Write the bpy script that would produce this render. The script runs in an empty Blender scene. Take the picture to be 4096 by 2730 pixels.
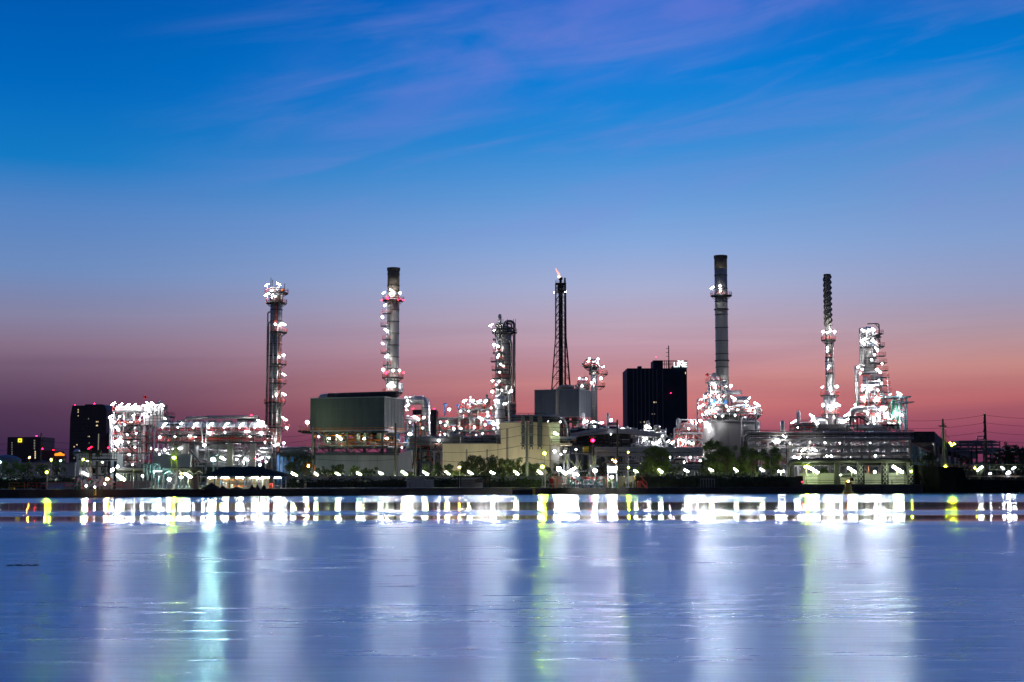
import bpy, math, random
from mathutils import Vector, Matrix
C = bpy.context.scene.collection
S = bpy.context.scene
# ------------------------------------------------------------------ camera
FPX = 5689.0; PITCH = math.radians(5.55); CAMZ = 3.2
SP, CP = math.sin(PITCH), math.cos(PITCH)
cam = bpy.data.objects.new('camera', bpy.data.cameras.new('camera')); C.objects.link(cam)
cam.location = (0, 0, CAMZ); cam.rotation_euler = (math.pi/2 + PITCH, 0, 0)
cam.data.sensor_width = 36; cam.data.lens = 36*FPX/4096; cam.data.clip_end = 20000; cam.data.clip_start = .5
S.camera = cam
S.view_settings.view_transform = 'Standard'; S.view_settings.look = 'None'
S.view_settings.exposure = 0; S.view_settings.gamma = 1
S.cycles.use_denoising = True
S.cycles.max_bounces = 5; S.cycles.diffuse_bounces = 2; S.cycles.glossy_bounces = 3
S.cycles.sample_clamp_indirect = 8; S.cycles.sample_clamp_direct = 0
S.cycles.use_light_tree = True; S.cycles.caustics_reflective = False; S.cycles.caustics_refractive = False

def lin(r, g, b):
    f = lambda c: (c/255/12.92) if c <= 10.3 else ((c/255+.055)/1.055)**2.4
    return (f(r), f(g), f(b), 1)
# ------------------------------------------------------------------ dusk sky
def elev(py): return math.degrees(PITCH + math.atan((1365-py)/FPX))
SKYL = [(90, (4,40,105)), (45, (0,62,140)), (30, (0,76,160)), (elev(0), (0,86,172)), (elev(400), (0,104,190)), (elev(700), (20,122,196)),
        (elev(880), (84,132,196)), (elev(1120), (110,140,190)), (elev(1290), (134,132,164)), (elev(1400), (136,114,138)),
        (elev(1520), (112,87,112)), (elev(1650), (84,58,86)), (elev(1800), (62,42,74)), (-2, (45,32,60)), (-90, (20,16,30))]
SKYM = [(90, (6,44,115)), (45, (2,72,158)), (30, (5,92,190)), (elev(0), (8,108,206)), (elev(300), (0,126,216)), (elev(550), (38,138,216)),
        (elev(790), (100,156,218)), (elev(980), (136,169,220)), (elev(1150), (168,176,211)), (elev(1300), (190,168,188)), (elev(1420), (200,154,168)),
        (elev(1530), (208,138,138)), (elev(1640), (204,118,120)), (elev(1760), (170,86,106)), (elev(1860), (132,58,90)), (-2, (80,45,75)), (-90, (20,16,30))]
SKYR = [(90, (6,44,115)), (45, (2,66,150)), (30, (4,84,178)), (elev(0), (4,100,190)), (elev(300), (4,122,208)), (elev(500), (66,138,208)),
        (elev(750), (104,148,206)), (elev(1000), (130,158,206)), (elev(1200), (152,156,190)), (elev(1350), (176,150,162)), (elev(1480), (196,138,134)),
        (elev(1600), (184,104,108)), (elev(1720), (148,73,98)), (elev(1820), (110,52,84)), (-2, (70,40,70)), (-90, (20,16,30))]
w = bpy.data.worlds.new('World'); S.world = w; w.use_nodes = True
nt = w.node_tree; nt.nodes.clear()
def N(t, **k):
    n = nt.nodes.new(t)
    for a, b in k.items(): setattr(n, a, b)
    return n
def link(a, b): nt.links.new(a, b)
def mth(op, a, b=None, c=None, clamp=False):
    n = N('ShaderNodeMath', operation=op, use_clamp=clamp)
    for i, v in enumerate((a, b, c)):
        if v is None: continue
        if isinstance(v, (int, float)): n.inputs[i].default_value = v
        else: link(v, n.inputs[i])
    return n.outputs[0]
tc = N('ShaderNodeTexCoord'); sep = N('ShaderNodeSeparateXYZ'); link(tc.outputs['Generated'], sep.inputs[0])
el = mth('MULTIPLY', mth('ARCSINE', sep.outputs[2]), 180/math.pi)
az = mth('MULTIPLY', mth('ARCTAN2', sep.outputs[0], sep.outputs[1]), 180/math.pi)
# ramp position: finer near the horizon
def rp(e): return min(1, max(0, (e+6)/40)) if e < 30 else .9+.1*(e-30)/60
pos = mth('MINIMUM', mth('DIVIDE', mth('ADD', el, 6), 40), mth('ADD', .9, mth('MULTIPLY', mth('SUBTRACT', el, 30), .1/60)))
def sky_ramp(tab):
    r = N('ShaderNodeValToRGB'); r.color_ramp.interpolation = 'B_SPLINE' if False else 'LINEAR'
    es = r.color_ramp.elements; tab = sorted(tab)
    es[0].position = rp(tab[0][0]); es[0].color = lin(*tab[0][1]); es[1].position = 1; es[1].color = lin(*tab[-1][1])
    for e, c in tab[1:-1]:
        q = es.new(rp(e)); q.color = lin(*c)
    link(pos, r.inputs[0]); return r.outputs[0]
def mixc(f, a, b):
    n = N('ShaderNodeMix', data_type='RGBA'); link(f, n.inputs[0])
    for i, v in ((6, a), (7, b)):
        if isinstance(v, tuple): n.inputs[i].default_value = v
        else: link(v, n.inputs[i])
    return n.outputs[2]
sL, sM, sR = sky_ramp(SKYL), sky_ramp(SKYM), sky_ramp(SKYR)
def mrange(v, a, b, smooth=True):
    n = N('ShaderNodeMapRange', interpolation_type='SMOOTHSTEP' if smooth else 'LINEAR')
    link(v, n.inputs[0]); n.inputs[1].default_value = a; n.inputs[2].default_value = b
    return n.outputs[0]
base = mixc(mrange(az, -20, 7), sL, sM); base = mixc(mrange(az, 4, 22), base, sR)
# thin wind-drawn clouds: noise on (azimuth, elevation) stretched along a rising diagonal
def skynoise(ang, sx, sy, scale, detail, off):
    ca, sa = math.cos(math.radians(ang)), math.sin(math.radians(ang))
    u = mth('ADD', mth('MULTIPLY', az, ca), mth('MULTIPLY', el, sa)); v = mth('SUBTRACT', mth('MULTIPLY', el, ca), mth('MULTIPLY', az, sa))
    cb = N('ShaderNodeCombineXYZ'); link(mth('MULTIPLY', u, sx), cb.inputs[0]); link(mth('MULTIPLY', v, sy), cb.inputs[1]); cb.inputs[2].default_value = off
    n = N('ShaderNodeTexNoise'); n.inputs['Scale'].default_value = scale; n.inputs['Detail'].default_value = detail; n.inputs['Roughness'].default_value = .55
    n.inputs['Distortion'].default_value = .5
    link(cb.outputs[0], n.inputs['Vector']); return n.outputs[0], v, u
n1, v1, u1 = skynoise(14, .15, .42, 1.0, 8, 3.1)
band = mth('SUBTRACT', 1, mrange(mth('ABSOLUTE', mth('SUBTRACT', v1, 16.6)), .4, 3.4))       # the broad diagonal veil
cf = mth('MULTIPLY', mth('MULTIPLY', mrange(n1, .30, .72), band), .5)
cf = mth('MULTIPLY', cf, mrange(az, -13, 0))
base = mixc(cf, base, lin(116,124,214))
n2, v2, u2 = skynoise(10, .09, .6, 1.0, 6, 8.7)
band2 = mth('MULTIPLY', mrange(el, 8, 12), mth('SUBTRACT', 1, mrange(el, 17, 22)))
cf2 = mth('MULTIPLY', mth('MULTIPLY', mrange(n2, .44, .78), band2), .36)
cf2 = mth('MULTIPLY', cf2, mrange(az, -17, -4))
base = mixc(cf2, base, lin(132,136,214))
n3, v3, u3 = skynoise(2, .05, .7, 1.0, 5, 1.7)
low = mth('MULTIPLY', mrange(el, 0.3, 2), mth('SUBTRACT', 1, mrange(el, 5, 8)))
base = mixc(mth('MULTIPLY', mth('MULTIPLY', mrange(n3, .42, .75), low), .16), base, lin(92,52,92))
# away from the afterglow the sky is dim and greyer
back = mrange(mth('ABSOLUTE', az), 55, 120)
base = mixc(mth('MULTIPLY', back, .8), base, lin(72, 76, 96))
bg = N('ShaderNodeBackground'); link(base, bg.inputs[0]); bg.inputs[1].default_value = 1.0
out = N('ShaderNodeOutputWorld'); link(bg.outputs[0], out.inputs[0])

# ------------------------------------------------------------------ pixel -> world
def den(py): return CP - (1365-py)/FPX*SP
def X(px, Y, py=1850): return (px-2048)/FPX/den(py)*Y
def Z(py, Y): v = (1365-py)/FPX; return CAMZ + Y*(SP+v*CP)/(CP-v*SP)
def P(px, py, Y): return Vector((X(px, Y, py), Y, Z(py, Y)))
def M(npx, Y): return npx/FPX*Y
ZL = 1.4
# ------------------------------------------------------------------ materials
MATS = {}
def mat(name, col, rough=.6, metal=0, var=.25, scale=.6, bump=0, corr=None, streak=0, seams=None, spec=.5):
    m = bpy.data.materials.new(name); m.use_nodes = True; t = m.node_tree; b = t.nodes['Principled BSDF']
    def nn(k): return t.nodes.new(k)
    b.inputs['Roughness'].default_value = rough; b.inputs['Metallic'].default_value = metal; b.inputs['Specular IOR Level'].default_value = spec
    co = nn('ShaderNodeTexCoord'); no = nn('ShaderNodeTexNoise'); no.inputs['Scale'].default_value = scale; no.inputs['Detail'].default_value = 6
    mp = nn('ShaderNodeMapping'); t.links.new(co.outputs['Object'], mp.inputs[0])
    mp.inputs['Scale'].default_value = (1, 1, .18) if streak else (1, 1, 1)
    t.links.new(mp.outputs[0], no.inputs['Vector'])
    r = nn('ShaderNodeValToRGB'); r.color_ramp.elements[0].position = .3; r.color_ramp.elements[1].position = .7
    r.color_ramp.elements[0].color = tuple(c*(1-var) for c in col)+(1,); r.color_ramp.elements[1].color = tuple(min(1, c*(1+var*.5)) for c in col)+(1,)
    t.links.new(no.outputs[0], r.inputs[0]); last = r.outputs[0]
    if streak:      # rust and rain streaks
        n2 = nn('ShaderNodeTexNoise'); n2.inputs['Scale'].default_value = 1; n2.inputs['Detail'].default_value = 4
        m2 = nn('ShaderNodeMapping'); m2.inputs['Scale'].default_value = (1.6, 1.6, .09); t.links.new(co.outputs['Object'], m2.inputs[0]); t.links.new(m2.outputs[0], n2.inputs['Vector'])
        r2 = nn('ShaderNodeMapRange'); r2.inputs[1].default_value = .58; r2.inputs[2].default_value = .78; r2.inputs[4].default_value = streak; t.links.new(n2.outputs[0], r2.inputs[0])
        mx = nn('ShaderNodeMix'); mx.data_type = 'RGBA'; t.links.new(r2.outputs[0], mx.inputs[0]); t.links.new(last, mx.inputs[6])
        mx.inputs[7].default_value = (col[0]*.45, col[1]*.3, col[2]*.22, 1); last = mx.outputs[2]
    if seams:       # horizontal cladding joints every `seams` metres
        sx = nn('ShaderNodeSeparateXYZ'); t.links.new(co.outputs['Object'], sx.inputs[0])
        md = nn('ShaderNodeMath'); md.operation = 'FRACT'; dv = nn('ShaderNodeMath'); dv.operation = 'DIVIDE'; dv.inputs[1].default_value = seams
        t.links.new(sx.outputs[2], dv.inputs[0]); t.links.new(dv.outputs[0], md.inputs[0])
        lt = nn('ShaderNodeMath'); lt.operation = 'LESS_THAN'; lt.inputs[1].default_value = .1; t.links.new(md.outputs[0], lt.inputs[0])
        mu = nn('ShaderNodeMath'); mu.operation = 'MULTIPLY'; mu.inputs[1].default_value = .55; t.links.new(lt.outputs[0], mu.inputs[0])
        mx = nn('ShaderNodeMix'); mx.data_type = 'RGBA'; t.links.new(mu.outputs[0], mx.inputs[0]); t.links.new(last, mx.inputs[6])
        mx.inputs[7].default_value = tuple(c*.35 for c in col)+(1,); last = mx.outputs[2]
    t.links.new(last, b.inputs['Base Color'])
    if corr or bump:
        bp = nn('ShaderNodeBump'); bp.inputs['Strength'].default_value = .6
        if corr:
            wv = nn('ShaderNodeTexWave'); wv.inputs['Scale'].default_value = corr; wv.bands_direction = 'DIAGONAL'
            mm = nn('ShaderNodeMapping'); mm.inputs['Scale'].default_value = (1, 1, 0); t.links.new(co.outputs['Object'], mm.inputs[0]); t.links.new(mm.outputs[0], wv.inputs['Vector'])
            t.links.new(wv.outputs['Fac'], bp.inputs['Height']); bp.inputs['Distance'].default_value = .05
        else:
            t.links.new(no.outputs[0], bp.inputs['Height']); bp.inputs['Distance'].default_value = bump
        t.links.new(bp.outputs[0], b.inputs['Normal'])
    MATS[name] = m; return m
def emis(name, col, strength):
    m = bpy.data.materials.new(name); m.use_nodes = True; t = m.node_tree; t.nodes.clear()
    e = t.nodes.new('ShaderNodeEmission'); e.inputs[0].default_value = tuple(col)+(1,); e.inputs[1].default_value = strength
    o = t.nodes.new('ShaderNodeOutputMaterial'); t.links.new(e.outputs[0], o.inputs[0]); MATS[name] = m
    if name.endswith('_lens'):      # a reflector lens: only its front gives light
        g = t.nodes.new('ShaderNodeNewGeometry'); q = t.nodes.new('ShaderNodeMath'); q.operation = 'MULTIPLY_ADD'; q.inputs[1].default_value = -strength; q.inputs[2].default_value = strength
        t.links.new(g.outputs['Backfacing'], q.inputs[0]); t.links.new(q.outputs[0], e.inputs[1])
        m.cycles.emission_sampling = 'FRONT'
    return m
mat('galv', (.30,.31,.33), .45, .35, .2); mat('white_steel', (.52,.53,.55), .5, 0, .12); mat('dark_steel', (.045,.047,.048), .85, 0, .3, spec=.15)
mat('grey_steel', (.15,.155,.155), .7, 0, .3, spec=.25); mat('red', (.6,.07,.05), .5, 0, .2); mat('orange', (.65,.18,.03), .5, 0, .2); mat('yellow', (.6,.42,.02), .5)
mat('alu', (.43,.43,.42), .33, .75, .25, .5, seams=1.2, streak=.35); mat('alu_dark', (.26,.25,.23), .35, .7, .3, .5, seams=1.2, streak=.5)
mat('stack', (.27,.27,.245), .6, 0, .25, .35, streak=.35); mat('stack_top', (.10,.085,.06), .7, 0, .3, .35, streak=.4)
mat('tank_grey', (.13,.13,.125), .5, .3, .3, .25, streak=.4); mat('box_green', (.088,.104,.096), .75, 0, .22, .3, corr=2.2, streak=.45); mat('box_blue', (.12,.15,.165), .6, 0, .2, .3, corr=2.2, streak=.25)
mat('concrete', (.30,.29,.26), .85, 0, .3, .4, bump=.02, streak=.3); mat('cream', (.66,.58,.38), .85, 0, .2, .25, streak=.35)
mat('pale_wall', (.42,.43,.40), .8, 0, .2, .4, corr=2.6, streak=.3); mat('white_clad', (.5,.5,.5), .6, 0, .15, .4, corr=2.6, streak=.3)
mat('blue', (.05,.22,.5), .5); mat('blue_clad', (.22,.36,.6), .5, 0, .2, .4, corr=2.6); mat('green', (.03,.22,.13), .5); mat('teal_steel', (.18,.3,.33), .5, 0, .2)
mat('tower_black', (.012,.024,.042), .6, 0, .3, .1, spec=.2); mat('tower_brown', (.055,.034,.036), .6, 0, .3, .1); mat('rib', (.10,.09,.11), .6)
mat('glass_dark', (.01,.012,.018), .15); mat('roof_tile', (.02,.025,.025), .95, 0, .3, 1, corr=1.5, spec=.05); mat('hull', (.006,.007,.009), .8, 0, .5, .5, streak=.5, spec=.1)
mat('hull_red', (.06,.014,.012), .6); mat('ship_green', (.10,.12,.05), .5); mat('earth', (.035,.032,.026), .95, 0, .4, .3, bump=.1); mat('quay', (.045,.045,.042), .9, 0, .5, .3, streak=.5)
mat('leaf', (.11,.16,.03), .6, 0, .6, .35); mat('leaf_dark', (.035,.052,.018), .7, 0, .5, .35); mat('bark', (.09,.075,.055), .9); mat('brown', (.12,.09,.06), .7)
mat('coal', (.02,.02,.02), .95, 0, .5, 1, bump=.1); mat('rubber', (.015,.015,.015), .8); mat('wood_pole', (.09,.075,.055), .85, 0, .3, 1); mat('sign_white', (.7,.72,.72), .5)
mat('ink', (.03,.06,.08), .5); mat('pallet', (.4,.25,.14), .8); mat('flag_red', (.6,.03,.03), .7); mat('beacon_paint', (.28,.18,.03), .6, 0, .3, streak=.5)
E0 = 2.0
emis('WW', (1,.95,.72), 60*E0); emis('W', (1,.965,.99), 85*E0); emis('W2', (.88,.93,1), 50*E0); emis('T', (.45,1,.93), 250*E0); emis('YG', (.5,.85,.01), 95*E0); emis('O', (1,.3,.02), 50*E0)
emis('R', (1,.003,.014), 22*E0); emis('F', (.88,1,.55), 75*E0)
for k_, c_, v_ in (('W',(.97,.94,1),1350),('W2',(.88,.93,1),500),('T',(.5,1,.93),8500),('YG',(.55,.82,.01),5200),('O',(1,.28,.02),1500),('R',(1,.002,.02),160),('F',(.95,1,.85),1700),('WW',(1,.95,.72),500)): emis(k_+'_lens', c_, v_)
emis('flame', (1,.42,.36), 1.6); emis('flame_core', (1,.62,.5), 4); emis('win', (1,.78,.45), 1.0); emis('win_dim', (.8,.75,.6), .25); emis('sign_lit', (.8,1,1), 2.2); emis('logo_yellow', (1,.85,.05), 1.6)


# ------------------------------------------------------------------ mesh builder
OFF = {}
class MB:
    def __init__(s): s.v = []; s.f = []
    def quad(s, a, b, c, d):
        n = len(s.v); s.v += [tuple(a), tuple(b), tuple(c), tuple(d)]; s.f.append((n, n+1, n+2, n+3)); return s
    def box(s, x0, x1, y0, y1, z0, z1):
        n = len(s.v); s.v += [(x, y, z) for z in (z0, z1) for x, y in ((x0, y0), (x1, y0), (x1, y1), (x0, y1))]
        s.f += [(n, n+3, n+2, n+1), (n+4, n+5, n+6, n+7)] + [(n+i, n+(i+1) % 4, n+4+(i+1) % 4, n+4+i) for i in range(4)]; return s
    def prism(s, pts, z0, z1):      # vertical prism over a ground polygon (counter-clockwise)
        n = len(s.v); k = len(pts); s.v += [(p[0], p[1], z0) for p in pts] + [(p[0], p[1], z1) for p in pts]
        s.f += [tuple(range(n+k-1, n-1, -1)), tuple(range(n+k, n+2*k))] + [(n+i, n+(i+1) % k, n+k+(i+1) % k, n+k+i) for i in range(k)]; return s
    def ext(s, pts, y0, y1):        # x-z outline pushed through y
        n = len(s.v); k = len(pts); s.v += [(p[0], y0, p[1]) for p in pts] + [(p[0], y1, p[1]) for p in pts]
        s.f += [tuple(range(n, n+k)), tuple(range(n+2*k-1, n+k-1, -1))] + [(n+(i+1) % k, n+i, n+k+i, n+k+(i+1) % k) for i in range(k)]; return s
    def beam(s, p, q, w, h=None):
        p, q = Vector(p), Vector(q); d = q-p
        if d.length < 1e-6: return s
        d.normalize(); up = Vector((0, 0, 1)) if abs(d.z) < .95 else Vector((0, 1, 0)); a = d.cross(up).normalized()*w/2; b = a.cross(d).normalized()*(h or w)/2
        n = len(s.v); s.v += [tuple(c+e) for c in (p, q) for e in (-a-b, a-b, a+b, -a+b)]
        s.f += [(n, n+1, n+2, n+3), (n+7, n+6, n+5, n+4)] + [(n+(i+1) % 4, n+i, n+4+i, n+4+(i+1) % 4) for i in range(4)]; return s
    def tube(s, pts, r, n=8, caps=True, r1=None):
        pts = [Vector(p) for p in pts]; k = len(pts); base = len(s.v); ref = None
        for i, p in enumerate(pts):
            d = (pts[min(i+1, k-1)]-pts[max(i-1, 0)]).normalized()
            if ref is None: ref = Vector((0, 0, 1)) if abs(d.z) < .9 else Vector((0, 1, 0))
            a = (ref - d*ref.dot(d)).normalized(); ref = a; b = d.cross(a)
            rr = r if r1 is None else r + (r1-r)*i/(k-1)
            s.v += [tuple(p + a*rr*math.cos(2*math.pi*j/n) + b*rr*math.sin(2*math.pi*j/n)) for j in range(n)]
        for i in range(k-1):
            for j in range(n): s.f.append((base+i*n+j, base+i*n+(j+1) % n, base+(i+1)*n+(j+1) % n, base+(i+1)*n+j))
        if caps: s.f += [tuple(range(base+n-1, base-1, -1)), tuple(range(base+(k-1)*n, base+k*n))]
        return s
    def rev(s, cx, cy, prof, n=24):     # profile of (r, z)
        base = len(s.v); k = len(prof)
        for r, z in prof: s.v += [(cx+r*math.cos(2*math.pi*j/n), cy+r*math.sin(2*math.pi*j/n), z) for j in range(n)]
        for i in range(k-1):
            for j in range(n): s.f.append((base+i*n+j, base+i*n+(j+1) % n, base+(i+1)*n+(j+1) % n, base+(i+1)*n+j))
        s.f += [tuple(range(base+n-1, base-1, -1)), tuple(range(base+(k-1)*n, base+k*n))]; return s
    def ball(s, c, r, sx=1, sy=1, sz=1, n=10, m=6):
        base = len(s.v)
        s.v.append((c[0], c[1], c[2]-r*sz))
        for i in range(1, m):
            t = -math.pi/2+math.pi*i/m
            s.v += [(c[0]+r*sx*math.cos(t)*math.cos(2*math.pi*j/n), c[1]+r*sy*math.cos(t)*math.sin(2*math.pi*j/n), c[2]+r*sz*math.sin(t)) for j in range(n)]
        s.v.append((c[0], c[1], c[2]+r*sz)); top = len(s.v)-1
        for j in range(n):
            s.f.append((base, base+1+(j+1) % n, base+1+j)); s.f.append((top, top-n+j, top-n+(j+1) % n))
        for i in range(m-2):
            for j in range(n): a = base+1+i*n; s.f.append((a+j, a+(j+1) % n, a+n+(j+1) % n, a+n+j))
        return s
    def build(s, name, m, parent=None, smooth=False):
        off = OFF[parent.name] if parent else Vector((0, 0, 0))
        me = bpy.data.meshes.new(name); me.from_pydata([(a-off[0], b-off[1], c-off[2]) for a, b, c in s.v], [], s.f)
        if smooth:
            me.polygons.foreach_set('use_smooth', [len(p.vertices) == 4 for p in me.polygons])
        me.materials.append(MATS[m] if isinstance(m, str) else m)
        o = bpy.data.objects.new(name, me); C.objects.link(o)
        if parent: o.parent = parent
        OFF[o.name] = off; return o
def tag(o, label=None, cat=None, group=None, kind=None):
    if label: o['label'] = label
    if cat: o['category'] = cat
    if group: o['group'] = group
    if kind: o['kind'] = kind
    return o
def thing(name, label, cat, loc, group=None):
    o = bpy.data.objects.new(name, None); C.objects.link(o); o.location = loc; OFF[o.name] = Vector(loc); o.empty_display_size = .5
    return tag(o, label, cat, group)
def bend(pts, r, n=5):      # round the corners of a polyline
    pts = [Vector(p) for p in pts]; o = [pts[0]]
    for i in range(1, len(pts)-1):
        a, b, c = pts[i-1], pts[i], pts[i+1]; k = min(r, (a-b).length*.49, (c-b).length*.49)
        p, q = b+(a-b).normalized()*k, b+(c-b).normalized()*k
        for j in range(n+1):
            t = j/n; o.append(p*(1-t)**2+b*2*t*(1-t)+q*t*t)
    return o+[pts[-1]]
def pipe(root, pts, r, m='galv', name='pipe', br=None, n=8):
    return MB().tube(bend(pts, br or r*3), r, n).build(name, m, root, True)
# ------------------------------------------------------------------ lamps
GL = {}
LS = .36      # lens size against the nominal lamp size
def glass_mesh(kind, col, r):
    r = r*(LS if kind == 'blob' else .52)
    k = (kind, col, round(r, 2))
    if k not in GL:
        b = MB()
        if kind == 'blob': b.ball((0, 0, 0), r, 1.15, .8, .8, 8, 5)
        else:
            sgn = 1 if kind == '/' else -1 if kind == '\\' else 0
            a = Vector((-r*1.9, 0, -r*1.15*sgn)); q = -a; b.tube([a, q], r*.42, 6)
        nf = len(b.f)
        if kind == 'blob':      # bright reflector lens facing outward, its back closed by the glass body
            q = r*.8; c0 = len(b.v); nr = 10
            for j in range(nr): a_ = 2*math.pi*j/nr; b.v.append((q*math.cos(a_), -r*.8-.03-q*math.sin(a_)*.12, q*math.sin(a_)))
            b.f.append(tuple(range(c0, c0+nr)))
        me = bpy.data.meshes.new('lamp_glass'); me.from_pydata(b.v, [], b.f); me.materials.append(MATS[col]); me.materials.append(MATS[col+'_lens'])
        for p_ in me.polygons[nf:]: p_.material_index = 1
        GL[k] = me
    return GL[k]
def lamp(root, px, py, Y, kind='blob', col='W', r=.55, pole=2.0, m='galv'):
    p = P(px, py, Y); off = OFF[root.name]
    f = MB(); R = r*.5
    if kind == 'blob':
        f.box(-R*.55, R*.55, R*.75, R*1.5, -R*.5, R*.5)
    else:
        sgn = 1 if kind == '/' else -1 if kind == '\\' else 0
        a = Vector((-R*2, R*.5, -R*1.15*sgn+R*.35)); f.beam(a, Vector((-a.x, R*.5, R*1.15*sgn+R*.35)), R*.5, R*.2)
    if pole: f.beam((0, R*1.1, -R*.3), (0, R*1.1, -pole), .12)
    me = bpy.data.meshes.new('floodlight'); me.from_pydata(f.v, [], f.f); me.materials.append(MATS[m])
    o = bpy.data.objects.new('floodlight', me); C.objects.link(o); o.parent = root; o.location = p-off; OFF[o.name] = p.copy()
    g = bpy.data.objects.new('lamp_glass', glass_mesh(kind, col, r)); C.objects.link(g); g.parent = o
    return o
def lamps(root, Y, lst, k=1, **kw):
    for t in lst:
        px, py = t[0], t[1]; kind = t[2] if len(t) > 2 else 'blob'; r = (t[3] if len(t) > 3 else .55)*k; col = t[4] if len(t) > 4 else 'W'
        lamp(root, px, py, Y + (t[5] if len(t) > 5 else 0), kind, col, r, **kw)
def street_lamp(px, py, Y, col, label, r=.45, arm=0, kind='blob', base=ZL, name='lamp_post', m='galv', group=None, cat='street lamp'):
    p = P(px, py, Y); t = thing(name, label, cat, (p.x-arm, Y, base), group)
    b = MB(); b.tube([(p.x-arm, Y, base), (p.x-arm, Y, p.z+.25)], .13, 6, r1=.07)
    if arm: b.beam((p.x-arm, Y, p.z+.2), (p.x, Y, p.z+.35), .09)
    b.build('pole', m, t); b = MB(); b.box(p.x-arm-.22, p.x-arm+.22, Y-.22, Y+.22, base, base+.3); b.build('base', 'concrete', t)
    h = MB().box(p.x-r*.8, p.x+r*.8, Y-r*.3, Y+r*.8, p.z+r*.75, p.z+r*1.05).build('lamp_head', m, t)
    g = bpy.data.objects.new('lamp_glass', glass_mesh(kind, col, r)); C.objects.link(g); g.parent = h; g.location = p-OFF[t.name]
    return t
# ------------------------------------------------------------------ steelwork
def rail_rect(parent, x0, x1, y0, y1, z, m='red', h=1.15, w=.08, step=2.2):
    b = MB()
    for hh in (h, h*.5):
        for a, c in (((x0, y0), (x1, y0)), ((x1, y0), (x1, y1)), ((x1, y1), (x0, y1)), ((x0, y1), (x0, y0))): b.beam((*a, z+hh), (*c, z+hh), w)
    nx = max(1, int((x1-x0)/step)); ny = max(1, int((y1-y0)/step))
    for i in range(nx+1):
        x = x0+(x1-x0)*i/nx
        for y in (y0, y1): b.beam((x, y, z), (x, y, z+h), w)
    for i in range(1, ny):
        y = y0+(y1-y0)*i/ny
        for x in (x0, x1): b.beam((x, y, z), (x, y, z+h), w)
    return b.build('railing', m, parent)
def deck(root, x0, x1, y0, y1, z, m='grey_steel', rail='red', step=3, depth=.45):
    b = MB(); b.box(x0, x1, y0, y1, z-.06, z)
    for y in (y0, (y0+y1)/2, y1): b.box(x0, x1, y-.1, y+.1, z-.07-depth, z-.061)
    n = max(1, int((x1-x0)/step))
    for i in range(n+1):
        x = x0+(x1-x0)*i/n; b.box(x-.08, x+.08, y0+.11, (y0+y1)/2-.11, z-.07-depth*.7, z-.062); b.box(x-.08, x+.08, (y0+y1)/2+.11, y1-.11, z-.07-depth*.7, z-.062)
    d = b.build('deck', m, root)
    if rail: rail_rect(d, x0, x1, y0, y1, z, rail)
    return d
def frame(root, x0, x1, y0, y1, zs, nx, ny, mp='galv', md='grey_steel', rail='red', pw=.32, brace=1, top=None, z0=ZL, name='post', decks=True):
    xs = [x0+(x1-x0)*i/nx for i in range(nx+1)]; ys = [y0+(y1-y0)*j/ny for j in range(ny+1)]; zt = top or max(zs)
    for x in xs:
        for y in ys: MB().box(x-pw/2, x+pw/2, y-pw/2, y+pw/2, z0, zt).build(name, mp, root)
    lv = [z0]+sorted(zs)
    if decks:
        for z in zs: deck(root, x0-.4, x1+.4, y0-.4, y1+.4, z, md, rail)
    else:
        for z in zs:
            b = MB()
            for y in ys: b.box(x0-.3, x1+.3, y-.14, y+.14, z-.3, z)
            for x in xs: b.box(x-.11, x+.11, y0+.15, y1-.15, z-.32, z-.01)
            b.build('beam', md, root)
    if brace:
        b = MB()
        for i in range(nx):
            if brace == 1 and i % 2: continue
            for k in range(len(lv)-1):
                a, c = (xs[i], xs[i+1]) if (k+i) % 2 else (xs[i+1], xs[i]); b.beam((a, y0-.2, lv[k]), (c, y0-.2, lv[k+1]-.4), .2)
        b.build('brace', mp, root)
def stair(root, p, q, wd=1.1, m='grey_steel', rail='red'):
    p, q = Vector(p), Vector(q); b = MB(); h = Vector((q.x-p.x, q.y-p.y, 0)); side = Vector((-h.y, h.x, 0)).normalized()*wd/2
    for s in (-1, 1): b.beam(p+side*s, q+side*s, .1, .32)
    n = max(3, int(abs(q.z-p.z)/.45))
    for i in range(1, n): c = p+(q-p)*i/n; b.beam(c-side, c+side, .3, .06)
    o = b.build('stair', m, root); b = MB(); up = Vector((0, 0, 1.05))
    for s in (-1, 1):
        b.beam(p+side*s+up, q+side*s+up, .08); 
        for i in range(0, n+1, 2): c = p+(q-p)*i/n+side*s; b.beam(c, c+up, .07)
    b.build('handrail', rail, o); return o
CNT = {}; REST = {}
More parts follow.
